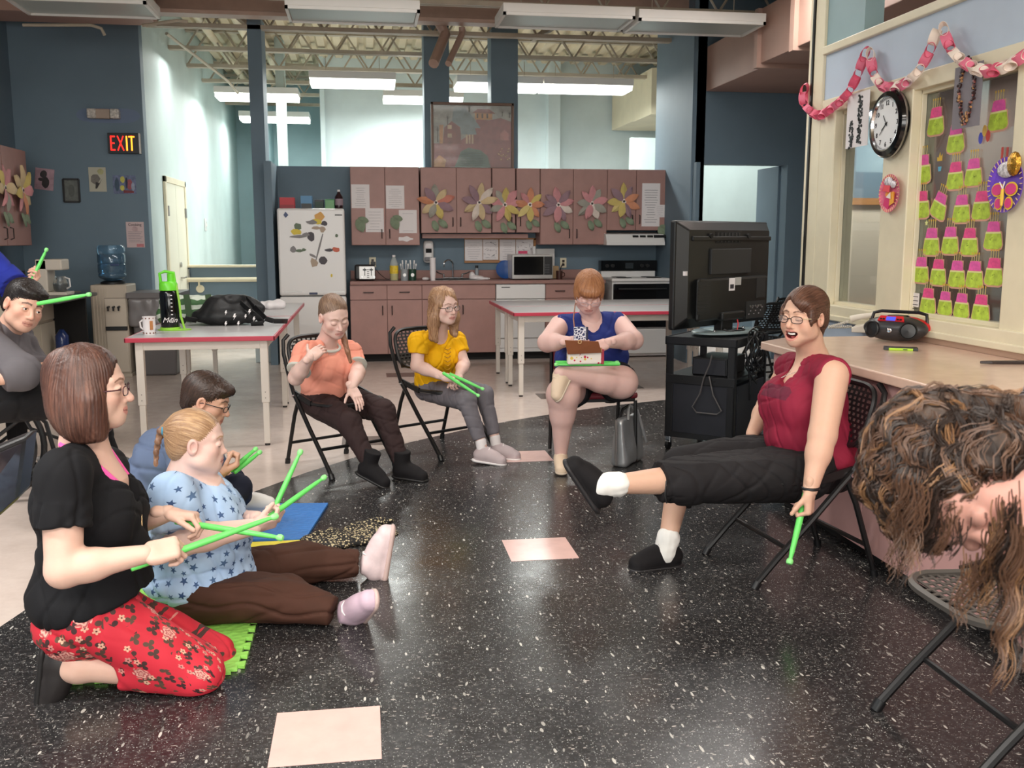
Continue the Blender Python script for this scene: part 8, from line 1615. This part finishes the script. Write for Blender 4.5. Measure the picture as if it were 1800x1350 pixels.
    f0=PY(993,598,5.36);f1=PY(1052,600,5.36); tanl=mat('tan_leather',(150,92,62),.45); m=MB(); m.add([tuple(f0),tuple(f1),tuple(PY(1058,620,5.40)),tuple(PY(998,623,5.40))],[(0,1,2,3)]); m.v=m.v+[tuple(Vector(v)+V3(0,.008,0)) for v in m.v]; m.f=[(3,2,1,0),(4,5,6,7),(0,1,5,4),(1,2,6,5),(2,3,7,6),(3,0,4,7)]; m.m=[0]*6; obj('flap',m,tanl,b,bevel=.002); obj('lining',MB().box(q0.x+.004,q1.x-.004,5.405,5.418,q0.z-.004,q0.z+.02),mat('tan_light',(190,140,100),.5),b)
    c2=PY(1019,601,5.35); obj('clasp',MB().lathe([(.006,0),(.012,.0),(.012,.003),(.006,.003),(.006,0)],c2,(0,-1,0),n=16),mat('brass',(220,180,130),.25,.8),b,smooth=True)
    obj('strap',MB().tube([PY(1012,595,5.5),PY(1008,560,5.62),PY(1011,535,5.78),PY(1018,528,5.95)],.004,6),tanl,b,smooth=True)
    p_=thing('phone_case','white and navy lattice patterned phone case behind the purse flap','phone',PY(1020,590,5.46)); a0=PY(1009,575,5.46);a1=PY(1030,598,5.46); n2=NT('lattice'); v=n2.n('ShaderNodeTexVoronoi'); v.feature='DISTANCE_TO_EDGE'; v.inputs['Scale'].default_value=60; n2.l(n2.obj(),v.inputs['Vector']); n2.base(n2.mix(n2.math('LESS_THAN',v.outputs['Distance'],.12),(44,52,96),(226,226,234))); obj('case',MB().box(a0.x,a1.x,5.455,5.470,a1.z,a0.z),n2.m,p_,bevel=.003); obj('phone_side',MB().box(a1.x,a1.x+.012,5.455,5.470,a1.z,a0.z),mat('navy_case',(30,36,66),.4),p_,bevel=.002)
    stick(PY(1090,640,5.44),PY(974,641,5.46),'drum stick across the lap of the red-haired person, front one') ; stick(PY(976,637,5.50),PY(1088,637,5.52),'drum stick across the lap of the red-haired person, rear one')
p6()
# ================================================================ P7 laughing person in maroon tank top
def p7():
    t=thing('person','laughing person in a maroon tank top and black capri trousers kicking one leg out','person',(1.85,3.85,0))
    H=Head(PY(1413,557,3.86),(-.86,-.51,-.03),(.05,0,1),1.02,mouth='open',eyes='down',brow=(84,54,40),lip=(206,110,108),look=(.1,1,0)); N=PY(1430,634,3.92)
    SL=PY(1463,660,3.66); SR=PY(1390,648,4.14); EL=PY(1446,765,3.54); WL=PY(1424,862,3.46); ER=PY(1350,712,4.22); WR=PY(1322,762,4.10)
    P=PY(1430,812,3.88); W=PY(1420,762,3.88); C=PY(1418,702,3.89); F=V3(-.97,-.22,0)
    HL=PY(1405,822,3.74); HR=PY(1395,800,4.0); KL=PY(1205,842,3.66); AL=PY(1072,852,3.60); KR=PY(1200,822,4.02); AR=PY(1172,958,3.90)
    hl=hand(WL,V3(-.05,-.1,-1),V3(-.75,.55,-.1),'L',.98,curl=(70,80,50),thumb=(.7,.35,.5),tc=20)
    body(t,[(H.prims(N,.056)+[CAP(N,C+V3(-.02,0,.05),.06,.09,.04)],.0026),(torso(P,W,C,N,SL,SR,F,((.17,.15),(.155,.15),(.155,.14),.056),-.012)+[ELL(SL+V3(.03,.05,-.05),(.06,.06,.07),None,.04)]+arm(SL,EL,WL,(.068,.055,.046,.029))+arm(SR,ER,WR,(.058,.05,.043,.028))+leg(KL,AL,AL+V3(-.01,0,0),(.064,.036,.032,.030))+leg(KR,AR,AR+V3(0,0,-.01),(.064,.036,.032,.030)),.006),(hl,.0026)],(220,178,154),H)
    H.eyeballs(t); H.glasses(t,mat('glasses_dark',(60,46,44),.25),w_=.024,h_=.014,temple=mat('temple_cream',(200,184,150),.4,var=.25,vs=90))
    obj('teeth',MB().tube([H.p(-.015,.078,-.0625),H.p(-.008,.0835,-.0635),H.p(0,.085,-.064),H.p(.008,.0835,-.0635),H.p(.015,.078,-.0625)],.0040*1.02,7),M_teeth,t,smooth=True); obj('tongue',MB().ball(tuple(H.p(0,.064,-.079)),(.012,.012,.006),10,6),mat('tongue',(190,90,90),.4),t,smooth=True)
    mr=cloth_mat('maroon_tank',(138,34,58),.75)
    tt=mr.node_tree; pb=tt.nodes['Principled BSDF']; ge=tt.nodes.new('ShaderNodeTexCoord'); sx=tt.nodes.new('ShaderNodeSeparateXYZ'); tt.links.new(ge.outputs['Object'],sx.inputs[0]); pc_=PY(1365,688,3.85)-Vector((1.85,3.85,0))
    def band(o,c,h):
        a=tt.nodes.new('ShaderNodeMath'); a.operation='SUBTRACT'; tt.links.new(sx.outputs[o],a.inputs[0]); a.inputs[1].default_value=c; b=tt.nodes.new('ShaderNodeMath'); b.operation='ABSOLUTE'; tt.links.new(a.outputs[0],b.inputs[0]); c_=tt.nodes.new('ShaderNodeMath'); c_.operation='LESS_THAN'; tt.links.new(b.outputs[0],c_.inputs[0]); c_.inputs[1].default_value=h; return c_.outputs[0]
    mu=tt.nodes.new('ShaderNodeMath'); mu.operation='MULTIPLY'; tt.links.new(band(1,pc_.y-.0,.085),mu.inputs[0]); tt.links.new(band(2,pc_.z,.026),mu.inputs[1]); m3=tt.nodes.new('ShaderNodeMath'); m3.operation='MULTIPLY'; tt.links.new(mu.outputs[0],m3.inputs[0]); tt.links.new(band(0,pc_.x-.13,.16),m3.inputs[1]); m4=tt.nodes.new('ShaderNodeMath'); m4.operation='MULTIPLY'; tt.links.new(m3.outputs[0],m4.inputs[0]); m4.inputs[1].default_value=.6
    mx=tt.nodes.new('ShaderNodeMix'); mx.data_type='RGBA'; old=pb.inputs['Base Color'].links[0].from_socket; tt.links.new(m4.outputs[0],mx.inputs[0]); tt.links.new(old,mx.inputs[6]); mx.inputs[7].default_value=(*lin((70,40,56)),1); tt.links.new(mx.outputs[2],pb.inputs['Base Color']); top=torso(P+V3(0,0,.02),W,C,N,SL,SR,F,((.180,.165),(.165,.165),(.165,.15),.054),.016)+bust(C+V3(0,0,-.03),F,V3(-.22,.97,0),.070,.085,.085,.010,.07)+[ELL(W+F*.05,(.13,.14,.09),None,.04)]
    top+=[sub(CAP(N+V3(.0,0,.03),N+V3(-.05,-.01,-.03),.066,.060),.010),sub(CAP(N+V3(-.07,-.015,-.02),C+V3(-.15,-.035,.07),.050,.012),.010),sub(CAP(SL+V3(-.01,-.075,.03),SL+V3(-.02,-.06,-.13),.066,.055),.012),sub(CAP(SR+V3(-.01,.075,.03),SR+V3(-.02,.06,-.12),.062,.05),.012),HALF(P+V3(0,0,.015),V3(-.25,0,-1))]
    sdf('tank_top',[(top,.0055)],mr,t,disp=lambda Q:fold(Q,61,.007,22))
    obj('bra_side',MB().tube([SL+V3(-.03,-.02,-.10),SL+V3(.0,-.022,-.16),SL+V3(.05,0.0,-.18)],.022,8),cloth_mat('black_bra',(24,22,24),.7),t,smooth=True) if 0 else None
    c=C+F*.235+V3(.01,0,-.035); 
    bl=cloth_mat('black_capri',(36,34,36),.8)
    sdf('trousers',[([ELL(P+V3(0,0,-.01),(.165,.17,.11),None,.05),ELL(P+V3(.06,0,-.03),(.13,.18,.10),None,.05),CAP(HL,KL,.145,.102,.05),CAP(KL,KL.lerp(AL,.36),.098,.084,.03,ends=True),CAP(HR,KR,.135,.092,.05),CAP(KR,KR.lerp(AR,.48),.082,.070,.03,ends=True),HALF(P+V3(0,0,.085),(0,0,1))],.0065)],bl,t,disp=lambda Q:fold(Q,67,.009,20))
    obj('drawstring',MB().tube([KL.lerp(AL,.34)+V3(0,-.078,.02),KL.lerp(AL,.36)+V3(0,-.085,-.03),KL.lerp(AL,.33)+V3(0,-.08,-.07)],.003,5),M_black,t,smooth=True)
    for a,b in ((AL,KL),(AR,KR)): d=(b-a).normalized(); sdf('sock',[([CAP(a+d*.034,a-d*.035,.050,.048,.01)],.005)],cloth_mat('white_sock',(236,234,230),.9),t,disp=lambda Q:.003*sines(Q,90,4))
    bk=cloth_mat('black_knit_shoe',(28,26,28),.8); so=mat('sole_black',(40,38,40),.55)
    shoe(t,AL+V3(-.01,0,0),V3(-.55,-.0,.84),V3(.72,-.15,.45),bk,so,1.06); shoe(t,AR+V3(0,0,-.005),V3(-.98,-.15,-.0),V3(0,0,1),bk,so,1.06,lace=M_black)
    hm=hair_mat('dark_auburn_hair',(56,36,28),(122,84,66)); tie=(0,-1,.15); e=H.e
    sdf('hair',[([e((0,-.020,.042),(.083,.106,.088),.02),e((0,-.06,-.02),(.072,.052,.06),.03),e((-.03,.060,.062),(.046,.036,.028),.03),e((-.070,.035,.005),(.013,.028,.045),.02),e((.070,.040,.005),(.012,.026,.045),.02),e((.012,.098,-.024),(.062,.062,.090),.012,'s'),e((.030,.10,.035),(.030,.05,.050),.02,'s'),e((.084,.015,-.035),(.020,.040,.036),.008,'s'),e((-.084,.015,-.035),(.020,.040,.036),.008,'s'),H.cp((0,-.10,.0),(0,-.13,-.02),.030,.026,.02),H.cp((0,-.125,-.02),(0,-.115,-.13),.028,.010,.02),HALF(H.p(0,0,-.14),tuple(-H.U))],.0036)],hm,t,disp=strand_disp(H,.0022,tie=tie),vec=H.hv(tie=tie))
    wb_=(WL-EL).normalized(); obj('wrist_band',MB().tube([WL-wb_*.01+V3(1,0,0)*.032*math.cos(q)+V3(0,1,0)*.030*math.sin(q) for q in [2*math.pi*i/18 for i in range(18)]],.006,7,closed=True),M_black,t,smooth=True); obj('necklace',MB().tube([N+V3(0,-.055,.0),C+V3(-.13,-.02,.10),N+V3(0,.055,0)],.0012,5),mat('silver',(200,200,200),.2,.9),t,smooth=True)
    G=WL+V3(-.02,.012,-.085); d=(PY(1388,992,3.30)-PY(1455,832,3.50)).normalized(); B_=PY(1387,992,3.36); stick(grip(WL,V3(-.05,-.1,-1),V3(-.75,.55,-.1),.98,B_,.15),B_,'drum stick pointing down in the hand of the laughing person',r=.0105)
p7()
# ================================================================ P8 near person with curly hair, bending forward
def p8():
    t=thing('person','person with long curly hair bending far forward at the right edge','person',(1.75,1.35,0))
    c_h=PY(1702,848,1.27); t_=(Vector((0,0,CAM_H))-c_h).normalized(); r_=Vector(cR); u_=t_.cross(r_); r_=u_.cross(t_)
    H=Head(c_h,-.82*u_+.50*t_+.10*r_,-.95*r_+.05*u_+.12*t_,1.05,mouth='neutral',eyes='closed',brow=(110,80,60),lip=(210,130,124)); N=H.p(.0,-.05,-.15)
    SL=N+V3(.10,-.16,.02); SR=N+V3(.12,.18,.02); C=N+V3(.24,.01,-.02); W=C+V3(.20,0,-.05); P=W+V3(.16,0,-.10); F=V3(-.1,0,-1)
    EL=SL+V3(.22,-.02,-.20); WL=EL+V3(.02,.05,-.24); ER=SR+V3(.22,.02,-.20); WR=ER+V3(.02,-.05,-.24)
    hr=hand(WR,V3(-.1,0,-1),V3(0,-1,0),'R',.9); hl=hand(WL,V3(-.1,0,-1),V3(0,1,0),'L',.9); KL=PZ(2150,1200,.5); 
    HR=P+V3(0,.1,0);HL=P+V3(0,-.1,0);KR=HR+V3(-.36,.02,.0);KL=HL+V3(-.36,-.02,.0)
    z=.42; 
    for v in (HR,HL): v.z=.56
    for v in (KR,KL): v.z=.53
    P.z=.62; W.z=.80; C.z=.92
    AR=Vector((KR.x+.02,KR.y,.09)); AL=Vector((KL.x+.02,KL.y,.09))
    body(t,[(H.prims(N,.05),.0026),(torso(P,W,C,N,SL,SR,F,((.16,.13),(.14,.12),(.15,.12),.055),-.012)+arm(SL,EL,WL)+arm(SR,ER,WR)+leg(HR,KR,AR)+leg(HL,KL,AL),.0085),(hr,.0035),(hl,.0035)],(196,148,134),H)
    gr=cloth_mat('grey_blouse',(120,116,120),.85); sdf('shirt',[(torso(P,W,C,N,SL,SR,F,((.17,.14),(.15,.13),(.16,.135),.058),.01)+sleeve(SL,EL,fr=.6)+sleeve(SR,ER,fr=.6),.009)],gr,t,disp=lambda Q:fold(Q,3,.008,20))
    sdf('trousers',[([ELL(P+V3(0,0,-.04),(.15,.17,.11),None,.05)]+[q for h,k_,a in ((HR,KR,AR),(HL,KL,AL)) for q in (CAP(h,k_,.095,.07,.04),CAP(k_,a,.066,.05,.03,ends=True))],.009)],cloth_mat('blue_denim',(56,66,92),.85),t)
    for a in (AR,AL): shoe(t,a,V3(-1,0,0),V3(0,0,1),mat('white_sneaker',(226,224,222)),M_pap,.95)
    hm=hair_mat('curly_hair',(34,25,21),(84,62,46),.6); e=H.e
    sdf('hair',[([e((0,-.024,.040),(.092,.112,.096),.02),e((0,-.07,-.03),(.086,.060,.10),.03),e((0,.118,-.020),(.072,.086,.098),.02,'s'),e((-.074,-.012,-.012),(.030,.045,.055),.02),e((.05,-.05,.05),(.05,.05,.05),.03),e((-.05,-.05,.05),(.05,.05,.05),.03)],.0045)],hm,t,disp=lambda Q:.009*sines(Q,50,3)+.006*sines(Q,130,5),vec=lambda Q:Q*45)
    # curls: locks of fine helical strands hanging from the hair mass, and loose waves over it
    ms=[mat('curl_dark',(44,32,26),.5),mat('curl_mid',(88,62,46),.5),mat('curl_light',(138,102,70),.5)]
    def lock(p0,L,n,amp,sd,k,r0=.0010):
        r=random.Random(sd); m=MB(); f0=r.uniform(70,100)
        for s_ in range(n):
            o=V3(r.gauss(0,.006),r.gauss(0,.006),r.gauss(0,.010)); ph=r.gauss(0,.9); pts=[]; L2=L*r.uniform(.7,1.05); am=amp*r.uniform(.6,1.2); N_=26
            for i in range(N_+1): q=i/N_; zz=L2*q; g=min(1,.35+q*2); pts.append(p0+o*(1-.4*q)+V3(am*g*math.sin(f0*zz+ph)-.015*q,am*g*math.cos(f0*zz+ph),-zz))
            m.tube(pts,[r0*(1-.6*i/N_) for i in range(N_+1)],3,caps=False)
        return obj('curl',m,ms[k],t,smooth=True)
    K=0
    for (px,py,y,L,n,k) in ((1592,850,1.22,.13,26,1),(1604,862,1.26,.15,26,0),(1616,870,1.18,.12,24,1),(1628,880,1.24,.10,22,2),(1586,830,1.28,.09,20,1),(1640,885,1.2,.07,22,0),(1708,985,1.10,.09,14,1),(1716,990,1.12,.08,12,2),(1783,900,1.05,.15,26,0),(1792,930,1.03,.21,26,1),(1803,940,1.04,.19,24,2),(1776,880,1.06,.10,20,1),(1815,920,1.05,.22,26,0),(1830,900,1.06,.22,24,1),(1850,900,1.06,.2,24,0),(1655,905,1.20,.07,20,0),(1668,912,1.16,.055,18,1),(1742,950,1.09,.09,18,1),(1756,930,1.09,.11,22,0),(1765,900,1.08,.14,22,2),(1690,930,1.15,.04,14,0)):
        lock(PY(px,py,y),L,n,.0065,K,k); K+=1
    from mathutils.kdtree import KDTree
    hm_=[o for o in t.children if o.name.startswith('hair')][0].data; Mw=WM[t.name]; vs_=[Mw@v.co for v in hm_.vertices]; ns_=[v.normal.copy() for v in hm_.vertices]; kd=KDTree(len(vs_)); [kd.insert(v,i) for i,v in enumerate(vs_)]; kd.balance()
    out=[i for i,v in enumerate(vs_) if (v-H.c).length>.098 and (v-H.p(0,.13,-.03)).length>.10]; r=random.Random(4); down=V3(0,0,-1)
    LH=[MB(),MB(),MB()]
    for b in range(520):
        i0=r.choice(out); p=vs_[i0].copy(); n_=ns_[i0]; ph=r.random()*6; f0=r.uniform(.5,.9); m=LH[0 if r.random()<.52 else (1 if r.random()<.72 else 2)]; path=[]; sd=V3(r.gauss(0,.4),r.gauss(0,.4),r.gauss(0,.3)); lift=r.uniform(.001,.010)
        for q in range(15):
            d=down*.75-r_*.30+sd*.5; d=(d-n_*d.dot(n_)); d=d.normalized() if d.length>.05 else n_.orthogonal(); s_=n_.cross(d); path.append((p+n_*(lift+.003*math.sin(q*.9+ph)),s_.copy(),n_.copy())); p=p+d*.0085+s_*.0075*math.sin(q*f0+ph); co,ix,dist=kd.find(p); p=co.copy(); n_=ns_[ix]
        for k_ in range(8):
            o=r.gauss(0,.0045); o2=r.uniform(-.002,.003); m.tube([a+s2*(o+.002*math.sin(q*1.3+k_))+n2*o2 for q,(a,s2,n2) in enumerate(path)],[.0012*(1-.65*abs(2*q/14-1)) for q in range(15)],3,caps=False)
    for k_ in range(3): obj('loose_hair',LH[k_],ms[k_],t,smooth=True)['kind']='stuff'
    ch=copy_tree(c0,label='folding chair of the bending person with curly hair, beside the empty grey seated one'); place(ch,(P.x-.02,P.y,0),math.pi)
p8()
# ================================================================ P10 man in the wheelchair, P9 navy sleeve
def p10():
    y=4.9; t=thing('person','person with short black hair and a grey sweater leaning sideways in the wheelchair','person',(-1.85,4.9,0))
    H=Head(PY(42,538,y),(.62,-.74,-.22),(.45,-.05,.89),1.02,mouth='neutral',eyes='open',brow=(40,30,28),lip=(186,116,104),male=True,look=(-.25,1,.1),iris=(60,44,36)); N=PY(14,580,y+.06)
    SR=PY(-30,600,y-.12); SL=PY(30,600,y+.22); ER=PY(38,655,y-.28); WR=PY(-5,668,y-.34); EL=PY(55,640,y+.25); WL=PY(85,650,y+.05); P=PY(-40,690,y+.05); W=PY(-30,655,y+.05); C=PY(-12,620,y+.05); F=V3(.8,-.5,-.1)
    hr=hand(WR,V3(-.6,-.3,-.3),V3(0,0,-1),'R',.95)
    body(t,[(H.prims(N,.056),.003),(torso(P,W,C,N,SL,SR,F,((.17,.14),(.16,.14),(.17,.14),.06),-.012)+arm(SR,ER,WR)+arm(SL,EL,WL),.008),(hr,.0035),(hand(WL,V3(.6,-.4,-.2),V3(0,0,-1),'L',.95),.0035)],(222,176,154),H); H.eyeballs(t)
    gs=cloth_mat('grey_sweater',(98,94,98),.9); sdf('sweater',[(torso(P,W,C,N,SL,SR,F,((.19,.16),(.18,.16),(.19,.16),.066),.014)+sleeve(SR,ER,WR,fr=.8,r=(.070,.066,.05))+sleeve(SL,EL,WL,fr=.7,r=(.066,.06,.05)),.0075)],gs,t,disp=lambda Q:fold(Q,71,.010,16))
    dk=cloth_mat('black_trousers',(26,25,27),.85); HR=P+V3(.05,-.12,-.03);HL=P+V3(.05,.12,-.03);KR=HR+V3(.42,-.02,.0);KL=HL+V3(.42,.02,.02); AR=KR+V3(.08,0,-.36);AL=KL+V3(.08,0,-.36)
    sdf('trousers',[([ELL(P+V3(.03,0,-.03),(.17,.18,.11),None,.05)]+[q for h,k_,a in ((HR,KR,AR),(HL,KL,AL)) for q in (CAP(h,k_,.105,.080,.04),CAP(k_,a,.070,.05,.03,ends=True))],.009)],dk,t,disp=lambda Q:fold(Q,73,.008,18))
    for a in (AR,AL): shoe(t,a,V3(1,-.1,0),V3(0,0,1),M_black,M_black,.95)
    hm=hair_mat('black_hair',(20,16,16),(52,42,38)); e=H.e
    sdf('hair',[([e((0,-.022,.044),(.083,.103,.086),.02),e((0,-.07,-.02),(.070,.040,.050),.03),e((0,.056,.080),(.064,.036,.024),.03),e((0,.096,-.035),(.072,.060,.088),.010,'s'),e((.082,.018,-.03),(.022,.042,.042),.008,'s'),e((-.082,.018,-.03),(.022,.042,.042),.008,'s'),HALF(H.p(0,0,-.06),tuple(-H.U))],.004)],hm,t,disp=strand_disp(H,.003,tie=(0,.2,1)),vec=H.hv(tie=(0,.2,1)))
    # person behind, mostly outside the frame
    y=6.1; t=thing('person','person in a royal blue shirt cut off by the left edge, raising a drum stick','person',(-2.5,6.1,0)); b=cloth_mat('royal_blue_shirt',(36,48,140),.8)
    H=Head(PY(-75,400,y),(.8,-.5,-.1),(0,0,1),1.0,brow=(60,44,36)); N=PY(-70,450,y); SR=PY(-110,478,y-.15); SL=PY(-20,462,y+.1); EL=PY(34,512,y-.05); WL=PY(46,498,y-.2); C=PY(-70,500,y); W=PY(-75,560,y); P=PY(-80,620,y); ER=PY(-120,560,y-.2); WR=PY(-90,600,y-.3); F=V3(.7,-.7,0)
    hl=hand(WL,V3(.75,-.2,.35),V3(-.3,-.3,.8),'L',.9,curl=(60,70,45),thumb=(.7,.3,.5))
    HR=P+V3(-.06,-.06,-.03);HL=P+V3(.08,.06,-.03)
    AR=Vector((HR.x+.25,HR.y-.25,.09)); AL=Vector((HL.x+.28,HL.y-.2,.09)); KR=Vector((HR.x+.28,HR.y-.3,P.z-.03)); KL=Vector((HL.x+.30,HL.y-.26,P.z-.03))
    body(t,[(H.prims(N,.054),.004),(torso(P,W,C,N,SL,SR,F,((.16,.13),(.15,.13),(.17,.13),.06),-.012)+arm(SR,ER,WR)+arm(SL,EL,WL),.009),(hl,.0035)],(222,176,154),H); H.eyeballs(t)
    sdf('shirt',[(torso(P,W,C,N,SL,SR,F,((.18,.15),(.17,.15),(.18,.15),.066),.012)+sleeve(SR,ER,fr=.8,r=(.07,.07))+sleeve(SL,EL,fr=.86,r=(.075,.08)),.008)],b,t,disp=lambda Q:fold(Q,83,.008,18))
    sdf('trousers',[([ELL(P+V3(0,0,-.03),(.16,.16,.11),None,.05)]+[q for h,k_,a in ((HR,KR,AR),(HL,KL,AL)) for q in (CAP(h,k_,.095,.075,.04),CAP(k_,a,.066,.05,.03,ends=True))],.010)],dk,t)
    for a in (AR,AL): shoe(t,a,V3(.7,-.7,0),V3(0,0,1),M_black,M_black,.95)
    sdf('hair',[([e_ for e_ in (H.e((0,-.022,.044),(.083,.103,.086),.02),H.e((0,.096,-.035),(.072,.060,.088),.010,'s'))],.005)],hm,t,vec=H.hv())
    c=P+V3(.03,.0,0); ch=copy_tree(c0,label='folding chair of the person in the royal blue shirt, cut off by the left edge'); place(ch,(P.x+.08,P.y-.02,0),math.radians(-45))
    stick(PY(54,497,5.86),PY(83,436,5.9),'drum stick raised upright by the person in the royal blue shirt'); stick(PY(66,534,4.78),PY(160,517,4.7),'drum stick pointing right beside the head of the person in the wheelchair')
p10()
